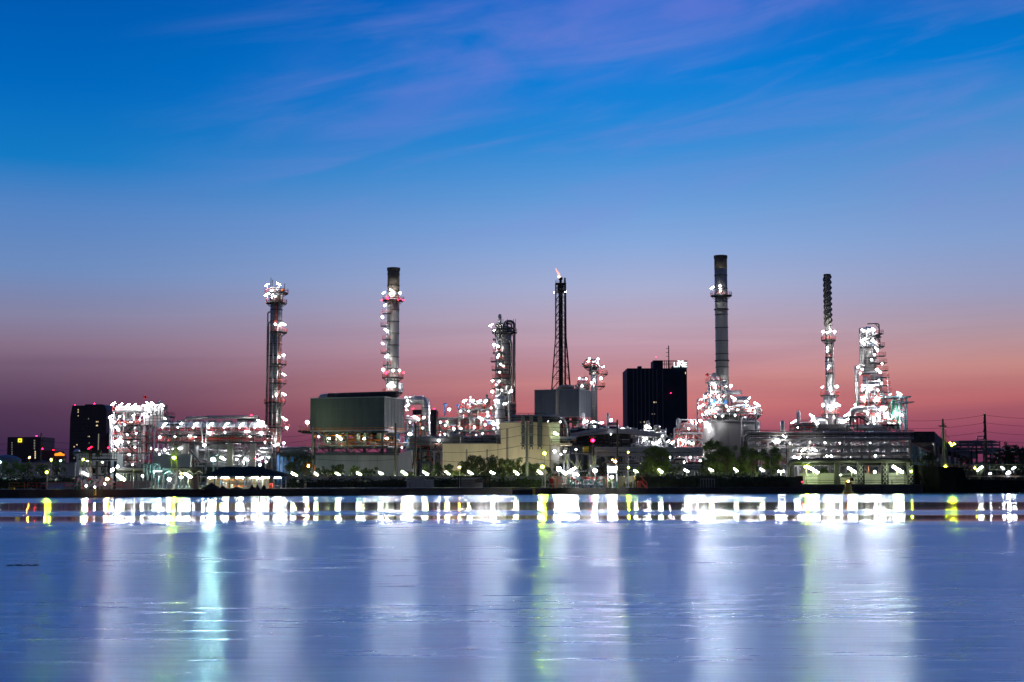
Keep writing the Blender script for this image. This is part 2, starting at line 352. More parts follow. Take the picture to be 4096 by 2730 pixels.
def clutter(root, x0, x1, y0, y1, z0, z1, nv, nh, nd, seed, mats=('galv', 'white_steel', 'alu', 'grey_steel', 'galv', 'red'), rmax=.3):
    R = random.Random(seed)
    def pipe(rt, pts, r, m, n=6):      # up to 90 single pipes a structure; the thin remainder becomes one mass
        CNT[rt.name] = CNT.get(rt.name, 0)+1
        if CNT[rt.name] <= 90: MB().tube(bend(pts, r*3), r, n).build('pipe', m, rt, True)
        else: REST.setdefault(rt.name, (rt, MB()))[1].tube(bend(pts, r*3), r, n)
    for i in range(nv):
        x, y = R.uniform(x0, x1), R.uniform(y0, y1); a = R.uniform(z0, z0+(z1-z0)*.5); c = R.uniform(z0+(z1-z0)*.5, z1); d = R.uniform(-4, 4); r = R.uniform(.09, rmax)
        pts = [(x, y, a), (x, y, c)]
        if R.random() < .6: pts.append((min(x1, max(x0, x+d)), y, c))
        if R.random() < .35: pts.insert(0, (min(x1, max(x0, x-d)), y, a))
        pipe(root, pts, r, R.choice(mats), n=6)
    for i in range(nh):
        a = R.uniform(x0, x0+(x1-x0)*.5); c = R.uniform(x0+(x1-x0)*.5, x1); y = R.uniform(y0, y1); z = R.uniform(z0, z1); r = R.uniform(.09, rmax)
        pipe(root, [(a, y, z-R.uniform(0, 2)), (a, y, z), (c, y, z), (c, y, z+R.uniform(-2, 2))], r, R.choice(mats), n=6)
    for i in range(nd):
        x, y, z = R.uniform(x0+1, x1-1), R.uniform(y0, y1), R.uniform(z0, z1); 
        if R.random() < .5:
            L = R.uniform(1.2, 2.6); r = R.uniform(.5, .95); o = MB().tube([(x-L-.3, y, z), (x-L, y, z), (x+L, y, z), (x+L+.3, y, z)], r, 12).build('drum', R.choice(('white_steel', 'alu', 'galv')), root, True)
        else:
            r = R.uniform(.4, .9); h = R.uniform(2, 4.5); MB().rev(x, y, [(r*.2, z), (r*.8, z+.2), (r, z+.5), (r, z+h), (r*.8, z+h+.3), (r*.2, z+h+.5)], 12).build('vessel', R.choice(('white_steel', 'alu', 'galv')), root, True)
        MB().ball((x+R.uniform(-1, 1), y-.8, z-.3), .35, n=6, m=4).tube([(x-1, y-.8, z-.3), (x+1, y-.8, z-.3)], .12, 6).build('valve', R.choice(('red', 'galv', 'blue')), root)
def ring(root, cx, cy, r0, r1, z, a0=0, a1=360, m='dark_steel', rail='red', h=1.15):
    n = max(4, int(abs(a1-a0)/15)); b = MB(); A = [math.radians(a0+(a1-a0)*i/n) for i in range(n+1)]; full = abs(a1-a0) >= 360
    for i in range(n):
        c0, s0, c1, s1 = math.cos(A[i]), math.sin(A[i]), math.cos(A[i+1]), math.sin(A[i+1])
        b.prism([(cx+r0*c0, cy+r0*s0), (cx+r1*c0, cy+r1*s0), (cx+r1*c1, cy+r1*s1), (cx+r0*c1, cy+r0*s1)], z-.28, z)
        if i % 2 == 0: b.beam((cx+r0*c0, cy+r0*s0, z-1.5), (cx+(r1-.1)*c0, cy+(r1-.1)*s0, z-.3), .12)
    d = b.build('platform', m, root); b = MB()
    for i in range(n+1):
        c, s = math.cos(A[i]), math.sin(A[i]); b.beam((cx+r1*c, cy+r1*s, z), (cx+r1*c, cy+r1*s, z+h), .08)
        if i < n:
            c1, s1 = math.cos(A[i+1]), math.sin(A[i+1])
            for hh in (h, h*.5): b.beam((cx+r1*c, cy+r1*s, z+hh), (cx+r1*c1, cy+r1*s1, z+hh), .08)
    b.build('railing', rail, d); return d
def ladder(root, x, y, z0, z1, m='red', w=.6):
    b = MB()
    for s in (-1, 1): b.beam((x+s*w/2, y, z0), (x+s*w/2, y, z1), .09)
    z = z0
    while z < z1: b.beam((x-w/2, y, z), (x+w/2, y, z), .06); z += .8
    for k in range(int((z1-z0)/1.6)):
        zz = z0+.8+1.6*k; pts = [(x+w*.75*math.cos(t), y-.15-w*.8*math.sin(t), zz) for t in (0, .6, 1.2, 1.9, 2.5, math.pi)]
        for p, q in zip(pts, pts[1:]): b.beam(p, q, .05)
    return b.build('ladder', m, root)
def shell(root, cx, cy, r, z0, z1, m='alu', name='shell', dome=True, bands=0, mb='dark_steel', n=28):
    pr = [(r, z0), (r, z1)]
    if dome: pr += [(r*.92, z1+r*.25), (r*.7, z1+r*.42), (r*.3, z1+r*.5)]
    o = MB().rev(cx, cy, pr, n).build(name, m, root, True)
    if bands:
        k = int((z1-z0)/bands)
        for i in range(1, k+1): z = z1-bands*(i-.5); MB().rev(cx, cy, [(r+.01, z-.12), (r+.14, z-.1), (r+.14, z+.1), (r+.01, z+.12)], n).build('band', mb, o)
    return o
def merge_text(txt, size, name, m, parent, loc, depth=.2, rot=0, bold=0, align='CENTER'):
    cu = bpy.data.curves.new(name, 'FONT'); cu.body = txt; cu.size = size; cu.extrude = depth; cu.align_x = align; cu.offset = bold; cu.resolution_u = 3
    t = bpy.data.objects.new('tmp', cu); me = bpy.data.meshes.new_from_object(t); bpy.data.objects.remove(t); bpy.data.curves.remove(cu)
    me.materials.clear(); me.materials.append(MATS[m]); o = bpy.data.objects.new(name, me); C.objects.link(o); o.rotation_euler = (math.pi/2, 0, rot)
    o.parent = parent; o.location = Vector(loc)-OFF[parent.name]; return o

# ================================================================== SETTING: water, land
def shoreY(x): 
    return 300+.62*x if x < 0 else (300+.27*x if x < 92 else min(346, 325+(x-92)*3))
def water_mat():
    m = bpy.data.materials.new('river_water'); m.use_nodes = True; t = m.node_tree; b = t.nodes['Principled BSDF']; MATS['water'] = m
    nn = t.nodes.new; L = t.links.new
    co = nn('ShaderNodeTexCoord'); 
    def noise(sx, sy, det=4, rough=.55, off=0):
        mp = nn('ShaderNodeMapping'); mp.inputs['Scale'].default_value = (sx, sy, 1); mp.inputs['Location'].default_value = (off, off, 0); L(co.outputs['Object'], mp.inputs[0])
        n = nn('ShaderNodeTexNoise'); n.inputs['Scale'].default_value = 1; n.inputs['Detail'].default_value = det; n.inputs['Roughness'].default_value = rough; L(mp.outputs[0], n.inputs['Vector']); return n.outputs[0]
    def mr(v, a, b_, c, d, sm='SMOOTHSTEP'):
        n = nn('ShaderNodeMapRange'); n.interpolation_type = sm; L(v, n.inputs[0])
        for i, q in enumerate((a, b_, c, d)): n.inputs[i+1].default_value = q
        return n.outputs[0]
    def ma(op, a, b_):
        n = nn('ShaderNodeMath'); n.operation = op
        for i, q in enumerate((a, b_)):
            if isinstance(q, (int, float)): n.inputs[i].default_value = q
            else: L(q, n.inputs[i])
        return n.outputs[0]
    sx = nn('ShaderNodeSeparateXYZ'); L(co.outputs['Object'], sx.inputs[0])
    # wind bands: distance from shore, gently wavering
    d = ma('ADD', sx.outputs[1], ma('MULTIPLY', ma('SUBTRACT', noise(.022, .05, 4), .5), 16))
    d = ma('SUBTRACT', d, ma('MULTIPLY', ma('MINIMUM', sx.outputs[0], 0), .12))
    calm = nn('ShaderNodeValToRGB'); L(mr(d, 60, 320, 0, 1, 'LINEAR'), calm.inputs[0]); es = calm.color_ramp.elements
    def pp(y): return (y-60)/260
    es[0].position = 0; es[0].color = (1, 1, 1, 1); es[1].position = 1; es[1].color = (.55,)*3+(1,)
    for y, v in ((100, 1), (110, .7), (104, .8), (113, .35), (119, .2), (126, .18), (132, .8), (145, .8), (151, .26), (180, .2), (200, .26), (207, .8), (230, .7), (270, .8)):
        q = es.new(pp(y)); q.color = (v, v, v, 1)
    patch = noise(.01, .05, 4, .6, 40)
    rip = noise(.22, 1.7, 7, .68, 21); rough = ma('MULTIPLY', calm.outputs[0], ma('MULTIPLY', mr(patch, .3, .7, .28, .325), mr(rip, .3, .7, .85, 1.15)))
    L(rough, b.inputs['Roughness'])
    ripple_tint = nn('ShaderNodeValToRGB'); L(noise(.3, 2.6, 8, .72, 33), ripple_tint.inputs[0]); se = ripple_tint.color_ramp.elements     # light and dark of ripples painted into the base colour as thin bands
    se[0].position = .36; se[0].color = (.25, .46, .51, 1); se[1].position = .64; se[1].color = (.40, .65, .69, 1); L(ripple_tint.outputs[0], b.inputs['Base Color'])
    b.inputs['Anisotropic'].default_value = .62; tg = nn('ShaderNodeCombineXYZ'); tg.inputs[1].default_value = 1; L(tg.outputs[0], b.inputs['Tangent'])
    b.inputs['Metallic'].default_value = .85; b.inputs['IOR'].default_value = 1.33; b.inputs['Specular IOR Level'].default_value = .7
    n1 = noise(.8, 4.2, 6, .6, 3); n2 = noise(.05, .5, 3, .5, 9); h = ma('ADD', n1, ma('MULTIPLY', n2, .5))
    bp = nn('ShaderNodeBump'); bp.inputs['Distance'].default_value = .13; L(h, bp.inputs['Height'])
    L(ma('MULTIPLY', ma('POWER', calm.outputs[0], 1.6), mr(sx.outputs[1], 15, 110, .2, .06)), bp.inputs['Strength'])
    L(bp.outputs[0], b.inputs['Normal'])
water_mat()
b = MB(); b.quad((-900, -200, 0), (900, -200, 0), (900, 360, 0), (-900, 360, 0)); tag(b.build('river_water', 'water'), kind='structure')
b = MB(); R = random.Random(4); xs = [-4000, -900]+list(range(-200, 260, 5))+[900, 4000]; top = []
for x in xs:
    y = shoreY(max(-260, min(260, x)))+R.uniform(-.6, .6); top.append((x, y))
for (xa, ya), (xb, yb) in zip(top, top[1:]):
    b.quad((xa, ya-.4, -1), (xb, yb-.4, -1), (xb, yb, ZL), (xa, ya, ZL)); b.quad((xa, ya, ZL), (xb, yb, ZL), (xb, 9000, ZL), (xa, 9000, ZL))
tag(b.build('ground', 'earth'), kind='structure')

# ================================================================== FAR BUILDINGS
def far_block(name, label, px0, px1, pyt, Y, depth, m, cat='tower block', win=None, extra=None):
    x0, x1 = X(px0, Y, 1700), X(px1, Y, 1700); t = thing(name, label, cat, ((x0+x1)/2, Y+depth/2, ZL))
    MB().box(x0, x1, Y, Y+depth, ZL, Z(pyt, Y)).build('wall', m, t)
    if win: windows(t, win, Y)
    return t, x0, x1
def windows(t, lst, Y):
    for (px, py, w, h, m) in lst:
        p = P(px, py, Y); f = MB().box(p.x-M(w, Y)/2-.3, p.x+M(w, Y)/2+.3, Y-.12, Y-.002, p.z-M(h, Y)/2-.3, p.z+M(h, Y)/2+.3).build('window', 'glass_dark', t)
        MB().box(p.x-M(w, Y)/2, p.x+M(w, Y)/2, Y-.2, Y-.125, p.z-M(h, Y)/2, p.z+M(h, Y)/2).build('pane', m, f)
# black glass tower with the lit sign
Y = 1100
t, x0, x1 = far_block('office_tower', 'tall black glass tower with vertical ribs and white lit rooftop sign', 2510, 2750, 1474, Y, 45, 'tower_black')
for px in [2534, 2549, 2565, 2581, 2597, 2612, 2628, 2651]:
    x = X(px, Y, 1600); MB().box(x-.35, x+.35, Y-.5, Y-.003, ZL, Z(1478, Y)).build('rib', 'rib', t)
zr = Z(1474, Y)
MB().box(X(2614,Y,1480), X(2651,Y,1480), Y+.4, Y+22, zr, Z(1442,Y)).build('rooftop_block', 'tower_black', t)
MB().box(X(2555,Y,1480), X(2570,Y,1480), Y+6, Y+14, zr, Z(1463,Y)).build('rooftop_block', 'tower_black', t)
MB().box(X(2691,Y,1480), X(2749,Y,1480), Y+1, Y+12, zr, Z(1464,Y)).build('rooftop_block', 'tower_black', t)
b = MB(); za = Z(1442, Y)
for k in range(14):
    x = X(2651+k*7.5, Y, 1450); b.box(x-.2, x+.2, Y+.6, Y+1, zr, za)
for pz in (1442, 1447, 1455, 1459): b.box(X(2651,Y,1450), X(2749,Y,1450), Y+.62, Y+.98, Z(pz,Y)-.25, Z(pz,Y)+.05)
b.build('sign_frame', 'dark_steel', t)
merge_text('LINE', M(19.5,Y)/.72, 'sign_letters', 'sign_lit', t, (X(2721,Y,1462), Y-.4, Z(1469,Y)), .3, bold=.08)
merge_text('THE', M(10,Y)/.72, 'sign_letters', 'sign_lit', t, (X(2722,Y,1448), Y-.4, Z(1453,Y)), .3, bold=.04)
b = MB(); xm = X(2676,Y,1430); b.beam((xm,Y+2,zr), (xm,Y+2,Z(1384,Y)), .7); b.beam((xm+.6,Y+3,zr), (xm,Y+3,Z(1380,Y)), .25)
for pz in (1394,1410,1425): b.beam((xm-2,Y+2,Z(pz,Y)), (xm,Y+2,Z(pz,Y)), .35)
b.build('antenna_mast', 'dark_steel', t)
lamp(t, 2624, 1430, Y+5, 'blob', 'R', .75, 2, 'dark_steel'); lamp(t, 2683, 1573, Y-2, 'blob', 'R', .7, .5, 'dark_steel')
windows(t, [(2742,1493,3,8,'win'),(2616,1610,4,5,'win'),(2624,1610,2,4,'win'),(2609,1657,4,4,'win_dim'),(2618,1657,3,4,'win_dim'),(2562,1690,3,4,'win_dim'),(2577,1689,3,6,'win'),(2601,1698,3,4,'win_dim'),(2684,1737,3,4,'win_dim')], Y)
# brown tower, left, chamfered crown
Y = 1300
xa, xb = X(280,Y,1700), X(425,Y,1700); zt, zm = Z(1618,Y), Z(1670,Y)
t = thing('residential_tower', 'tall dark brown tower behind the bright unit, with few lit windows', 'tower block', ((xa+xb)/2, Y+20, ZL))
MB().ext([(xa,ZL),(xb,ZL),(xb,Z(1640,Y)),(X(419,Y,1625),Z(1624,Y)),(X(408,Y,1620),zt),(X(342,Y,1620),zt),(X(338,Y,1623),Z(1623,Y)),(X(289,Y,1623),Z(1623,Y)),(xa,zm)], Y, Y+42).build('wall', 'tower_brown', t)
MB().box(xb+.01, X(440,Y,1740), Y+3, Y+30, ZL, Z(1733,Y)).build('annex', 'tower_brown', t)
b = MB()
for k in range(30):
    z = Z(1676,Y)-k*3.1
    if z > 20: b.box(xa+1.5, X(312,Y,1700), Y-.1, Y-.003, z-1.1, z); b.box(X(322,Y,1700), X(352,Y,1700), Y-.1, Y-.003, z-1.1, z); b.box(X(366,Y,1700), X(392,Y,1700), Y-.1, Y-.003, z-1.1, z)
b.build('window_band', 'glass_dark', t)
windows(t, [(313,1640,3,5,'win'),(313,1649,3,5,'win'),(313,1664,3,3,'win'),(354,1676,3,5,'win_dim'),(386,1688,3,5,'win'),(392,1688,3,5,'win'),(388,1703,7,5,'win'),(352,1747,3,4,'win_dim'),(357,1747,3,4,'win'),(357,1773,3,4,'win_dim'),(308,1780,4,4,'win'),(297,1788,4,4,'win'),(297,1833,4,6,'win_dim')], Y)
b = MB(); b.box(X(392,Y,1770), X(396,Y,1770), Y-.3, Y-.13, Z(1812,Y), Z(1736,Y)); b.build('stair_window', 'win_dim', t)
lamp(t, 300, 1620, Y+3, 'blob', 'R', .8, 2, 'dark_steel'); lamp(t, 378, 1616, Y+3, 'blob', 'R', 1.0, 2, 'dark_steel'); lamp(t, 432, 1792, Y-4, 'blob', 'R', 1.1, 2, 'dark_steel')
# low block with yellow logo
Y = 1500
t, x0, x1 = far_block('office_building', 'broad dark block at far left with a square yellow lit emblem', 32, 172, 1749, Y, 40, 'tower_brown', 'office block')
p = P(80.5, 1762.5, Y); s = M(15, Y)/2
b = MB()
for (a, c, d, e) in ((-s,s,s*.72,s),(-s,s,-s,-s*.72),(-s,-s*.72,-s*.72,s*.72),(s*.72,s,-s*.72,s*.72)): b.box(p.x+a, p.x+c, Y-.8, Y-.3, p.z+d, p.z+e)
n = 20; q = s*.7
for k in range(n):      # yellow field around a dark disc
    a0, a1 = 2*math.pi*k/n, 2*math.pi*(k+1)/n; e0 = 1/max(abs(math.cos(a0)), abs(math.sin(a0))); e1 = 1/max(abs(math.cos(a1)), abs(math.sin(a1))); r = s*.42
    b.quad((p.x+r*math.cos(a0),Y-.6,p.z+r*math.sin(a0)), (p.x+q*e0*math.cos(a0),Y-.6,p.z+q*e0*math.sin(a0)), (p.x+q*e1*math.cos(a1),Y-.6,p.z+q*e1*math.sin(a1)), (p.x+r*math.cos(a1),Y-.6,p.z+r*math.sin(a1)))
b.build('emblem', 'logo_yellow', t)
windows(t, [(48,1772+k*9,4,4,'win_dim') for k in range(7)]+[(138,1764+k*10,5,7,'win_dim') for k in range(4)]+[(141,1808+k*8,4,6,'win') for k in range(4)], Y)
lamp(t, 147, 1744, Y+3, 'blob', 'R', 1.3, 2, 'dark_steel')
t, x0, x1 = far_block('office_building', 'small dark block right of the yellow emblem block, with glowing orange roof edge', 173, 224, 1803, 1480, 30, 'tower_brown', 'office block')
lamp(t, 214, 1801, 1483, 'blob', 'R', 1.0, 2, 'dark_steel')
q = P(237, 1816, 1479); MB().ext([(q.x-4.5,q.z-2),(q.x+4.5,q.z-2),(q.x+4.5,q.z-.3),(q.x+2.5,q.z+.2),(q.x+1,q.z+1.6),(q.x-2,q.z+.6),(q.x-4.5,q.z)], 1478, 1482).build('roof_sign', emis('roof_orange', (1,.28,.02), 1.6), t)
MB().box(q.x-4, q.x+4, 1480, 1490, ZL, q.z-2.01).build('annex', 'tower_brown', t)
lamp(t, 170, 1796, 1470, 'blob', 'R', 1.3, 2, 'dark_steel')
Y = 900
t, x0, x1 = far_block('office_building', 'dark slab building far behind the big bent duct', 1650, 1745, 1640, Y, 25, 'tower_brown', 'office block')
for px in (1660,1712,1722,1731): MB().box(X(px,Y,1700), X(px+4,Y,1700), Y-.1, Y-.003, Z(1735,Y), Z(1648,Y)).build('window_band', 'glass_dark', t)
lamp(t, 1653, 1636, Y+2, 'blob', 'R', .7, 1.5, 'dark_steel'); lamp(t, 1737, 1636, Y+2, 'blob', 'R', .7, 1.5, 'dark_steel')

# ================================================================== TALL THINGS
# --- distillation column with platforms (left)
Y = 480; cx = X(1098, Y, 1700); r = M(24, Y)
t = thing('distillation_column', 'tall slender silver column with stepped lit platforms, left of the green box', 'column', (cx, Y, ZL))
shell(t, cx, Y, r, ZL, Z(1218,Y), 'alu_dark', bands=3.9); shell(t, cx, Y, r*1.12, Z(1218,Y)+.2, Z(1166,Y), 'alu', 'crown_vessel')
ring(t, cx, Y, r*.9, M(47,Y), Z(1173,Y)); ring(t, cx, Y, r*.9, M(42,Y), Z(1213,Y)); ring(t, cx, Y, r, M(44,Y), Z(1330,Y), -110, 60)
ring(t, cx, Y, r, M(44,Y), Z(1458,Y), -100, 30); ring(t, cx, Y, r, M(44,Y), Z(1534,Y), -110, 20); ring(t, cx, Y, r, M(42,Y), Z(1612,Y), -200, 30)
ring(t, cx, Y, r, M(60,Y), Z(1712,Y), -200, 30); ring(t, cx, Y, r, M(58,Y), Z(1808,Y), -130, 40, rail='red')
ladder(t, cx+.2, Y-r-.3, Z(1330,Y), Z(1213,Y)); ladder(t, cx+r*.8, Y-r*.8, Z(1612,Y), Z(1330,Y)); ladder(t, cx+r*.9, Y-r*.9, Z(1860,Y), Z(1712,Y))
for dx, a, c in ((-M(32,Y),1250,1800), (-M(28,Y),1290,1870), (M(27,Y),1560,1860)): pipe(t, [(cx,Y-1,Z(a,Y)), (cx+dx,Y-1,Z(a,Y)), (cx+dx,Y-1,Z(c,Y))], .26, 'alu_dark')
pipe(t, [(cx-.5,Y-r-.3,Z(1340,Y)), (cx-.5,Y-r-.3,Z(1870,Y))], .2, 'alu'); pipe(t, [(cx+.9,Y-r-.2,Z(1220,Y)), (cx+.9,Y-r-.2,Z(1870,Y))], .22, 'alu')
for px, py in ((1083,1112),(1089,1120),(1138,1134)): MB().beam((X(px,Y,1170),Y,Z(1170,Y)), (X(px,Y,1170),Y,Z(py,Y)), .18).build('vent_pipe', 'dark_steel', t)
pipe(t, [(cx-2,Y-1.5,Z(1172,Y)), (cx-2,Y-1.5,Z(1153,Y)), (cx+1,Y-1.5,Z(1153,Y)), (cx+1,Y-1.5,Z(1172,Y))], .25, 'galv')
for dx in (-1.4, .6, 2.4): MB().ball((cx+dx,Y-1,Z(1163,Y)), .6, n=8, m=5).build('valve', 'orange' if dx > 0 else 'white_steel', t)
lamps(t, Y-3.2, [(1068,1140,'/',.6),(1115,1137,'\\',.6),(1069,1178,'/',.8),(1086,1163),(1102,1186,'blob',.5),(1088,1190,'blob',.45),(1101,1298,'blob',.5),(1122,1300,'blob',.45),(1134,1297,'\\',.65),(1135,1422,'blob',.75),
  (1116,1428,'blob',.35),(1136,1499,'\\',.5),(1106,1582,'blob',.55),(1136,1577,'\\',.6),(1141,1678,'\\',.6),(1133,1672,'\\',.4),(1148,1713,'blob',.85),(1135,1773,'blob',.85),(1112,1778,'blob',.7),(1100,1783,'blob',.5),(1066,1811,'/',.6),(1075,1830,'blob',.5)], pole=1.6)
# --- concrete stack with red beacons
Y = 500; cx = X(1571, Y, 1500); r = M(24, Y)
t = thing('chimney_stack', 'grey stack with glowing red beacons on two lamp-lit ring platforms', 'chimney', (cx, Y, ZL))
shell(t, cx, Y, r, ZL, Z(1170,Y), 'stack', dome=False, bands=4.2); shell(t, cx, Y, r+.02, Z(1170,Y), Z(1074,Y), 'stack_top', 'crown', dome=False, bands=4.2)
MB().rev(cx, Y, [(r-.3,Z(1084,Y)),(r+.2,Z(1084,Y)),(r+.25,Z(1073,Y)),(r-.3,Z(1073,Y)),(r-.5,Z(1100,Y))], 28).build('rim', 'dark_steel', t)
ring(t, cx, Y, r, M(43,Y), Z(1202,Y)); ring(t, cx, Y, r, M(43,Y), Z(1511,Y)); ring(t, cx, Y, r, M(40,Y), Z(1571,Y))
for px, py in ((1546,1254),(1539,1304),(1546,1358),(1539,1412),(1548,1461)):
    p = P(px, py, Y-1); deck(t, p.x-1.3, p.x+1.6, Y-2.3, Y-.2, p.z, 'dark_steel', 'red', 2, .25)
ladder(t, X(1553,Y,1350), Y-2.6, Z(1600,Y), Z(1210,Y), 'galv'); pipe(t, [(X(1548,Y,1400),Y-1.5,Z(1600,Y)),(X(1548,Y,1400),Y-1.5,Z(1240,Y))], .18, 'white_steel')
MB().box(X(1596,Y,1560), X(1612,Y,1560), Y-2, Y+.5, Z(1571,Y)+.02, Z(1534,Y)).build('cabinet', 'white_steel', t)
lamps(t, Y-4, [(1535,1172,'/',.5),(1567,1163,'\\',.65),(1562,1176,'blob',.6),(1600,1173,'blob',.9),(1540,1222,'/',.45),(1530,1270,'blob',.85),(1545,1322,'\\',.6),(1531,1375,'\\',.4),(1547,1425,'/',.6),(1533,1480,'blob',.9),(1573,1482,'blob',.6),(1598,1483,'blob',.75),(1560,1538,'/',.8),(1577,1545,'blob',.5)], pole=1.5)
lamps(t, Y-3.6, [(1527,1202,'blob',.45,'R'),(1551,1194,'blob',.75,'R'),(1612,1201,'blob',.5,'R'),(1544,1494,'blob',.45,'R'),(1551,1488,'blob',.4,'R'),(1615,1491,'blob',.5,'R'),(1592,1200,'blob',.35,'R')], pole=.6)
# --- big bent duct
Y = 495; rr = M(17.5, Y)
t = thing('exhaust_duct', 'fat pale duct elbowing down to the ground right of the green box', 'duct', (X(1705,Y,1740), Y, ZL))
za = Z(1602, Y); MB().tube([(X(1618,Y,1600),Y,za),(X(1652,Y,1600),Y,za),(X(1690,Y,1600),Y,za),(X(1700,Y,1605),Y,Z(1607,Y)),(X(1704,Y,1620),Y,Z(1622,Y)),(X(1705,Y,1700),Y,ZL)], rr, 20).build('duct', 'alu', t, True)
for px in (1655, 1692): MB().tube([(X(px,Y,1600),Y,za),(X(px+3,Y,1600),Y,za)], rr+.2, 20).build('flange', 'white_steel', t, True)
MB().tube([(X(1705,Y,1700),Y,Z(1634,Y)),(X(1705,Y,1700),Y,Z(1631,Y))], rr+.15, 20).build('flange', 'grey_steel', t)
MB().tube([(X(1635,Y,1600),Y-.5,za),(X(1627,Y,1640),Y-.5,Z(1645,Y))], rr*.8, 16, r1=rr*.4).build('branch', 'white_steel', t, True)
lamps(t, Y-3, [(1630,1603,'blob',.5),(1634,1621,'blob',.5),(1695,1672,'blob',.6)], pole=1)
# --- flare tower
Y = 560; cx = X(2243, Y, 1300)
t = thing('flare_tower', 'dark lattice flare tower with a pink flame at its tip', 'flare tower', (cx, Y, ZL))
prof = [(1135,20),(1350,21),(1400,25),(1560,37),(1900,60)]
def hw(py):
    for (a, w0), (c, w1) in zip(prof, prof[1:]):
        if py <= c: return M(w0+(w1-w0)*(py-a)/(c-a), Y)
lv = [1135,1158,1172,1205,1235,1265,1294,1323,1353,1390,1427,1470,1515,1560,1610,1670,1740,1820,1900]
legs = [MB() for _ in range(4)]; br = MB(); sg = [(-1,-1),(1,-1),(1,1),(-1,1)]
for a, c in zip(lv, lv[1:]):
    za, zc = Z(a,Y), max(ZL, Z(c,Y)); ha, hc = hw(a), hw(c)
    for k in range(4):
        p = (cx+sg[k][0]*ha, Y+sg[k][1]*ha, za); q = (cx+sg[k][0]*hc, Y+sg[k][1]*hc, zc); legs[k].beam(p, q, .32)
        j = (k+1) % 4; p2 = (cx+sg[j][0]*ha, Y+sg[j][1]*ha, za); q2 = (cx+sg[j][0]*hc, Y+sg[j][1]*hc, zc); mid = tuple((u+v)/2 for u, v in zip(p, p2))
        br.beam(p, p2, .17); br.beam(mid, q, .17); br.beam(mid, q2, .17)
for k in range(4): legs[k].build('leg', 'dark_steel', t)
br.build('lattice', 'dark_steel', t)
MB().rev(cx, Y, [(.85,ZL),(.85,Z(1175,Y)),(1.3,Z(1170,Y)),(1.3,Z(1140,Y)),(.5,Z(1135,Y)),(.5,Z(1122,Y)),(.85,Z(1118,Y)),(.85,Z(1111,Y))], 14).build('riser', 'dark_steel', t, True)
pipe(t, [(cx+1.7,Y,Z(1600,Y)),(cx+1.7,Y,Z(1112,Y))], .35, 'dark_steel'); ladder(t, cx-1.2, Y-1.8, ZL, Z(1140,Y), 'dark_steel', 1.1)
MB().box(cx-M(20,Y)-.2, cx+M(20,Y)+.2, Y-2.2, Y+2.2, Z(1136,Y)-.25, Z(1136,Y)).build('deck', 'dark_steel', t); rail_rect(t, cx-M(20,Y), cx+M(20,Y), Y-2, Y+2, Z(1136,Y), 'dark_steel')
rail_rect(t, cx-M(20,Y), cx+M(20,Y), Y-2, Y+2, Z(1174,Y), 'dark_steel')
fl = MB(); fx = lambda py: X(2237-(1112-py)*.28, Y, py)
fl.tube([(fx(1111),Y,Z(1111,Y)),(fx(1104),Y,Z(1104,Y)),(fx(1097)+.25,Y,Z(1097,Y)),(fx(1090),Y,Z(1090,Y)),(fx(1083)-.3,Y,Z(1083,Y)),(fx(1074)-.3,Y,Z(1074,Y))], .62, 8, r1=.12); fl.build('flame', 'flame', t, True)
MB().ball((fx(1109),Y-.5,Z(1109,Y)), .55, n=8, m=6).build('flame', 'flame_core', t, True)
lamps(t, Y-3, [(2217,1171,'blob',.3,'W2'),(2262,1168,'blob',.42,'W2')], pole=.6, m='dark_steel')
# --- tall stack (right)
Y = 520; r = M(25.5, Y); cx = X(2889, Y, 1500)
t = thing('chimney_stack', 'tallest plain grey stack with one lit ring platform, above the round tank', 'chimney', (cx, Y, ZL))
shell(t, cx, Y, r*1.0, ZL, Z(1077,Y), 'stack', dome=False, bands=4.85); shell(t, cx, Y, r+.02, Z(1077,Y), Z(1030,Y), 'stack_top', 'crown', dome=False)
MB().rev(cx, Y, [(r-.3,Z(1036,Y)),(r+.15,Z(1036,Y)),(r+.2,Z(1024,Y)),(r-.3,Z(1024,Y)),(r-.5,Z(1060,Y))], 28).build('rim', 'dark_steel', t)
for py in (1237, 1442): MB().rev(cx, Y, [(r,Z(py+4,Y)),(r+.35,Z(py+4,Y)),(r+.35,Z(py,Y)),(r,Z(py,Y))], 28).build('band', 'dark_steel', t)
ring(t, cx, Y, r, M(43,Y), Z(1183,Y)); 
for k in range(12):
    a = math.radians(-160+12*k); MB().beam((cx+(r+.05)*math.cos(a),Y+(r+.05)*math.sin(a),Z(1192,Y)), (cx+(r+1)*math.cos(a),Y+(r+1)*math.sin(a),Z(1184,Y)), .14).build('bracket', 'dark_steel', t)
lamps(t, Y-5.2, [(2848,1152,'/',.5),(2880,1144,'blob',.8),(2880,1155,'blob',.7),(2881,1165,'blob',.6)], pole=1.5)
lamps(t, Y-5.2, [(2903,1546,'blob',.8),(2903,1560,'blob',.6),(2923,1545,'blob',1.1)], pole=1.5)
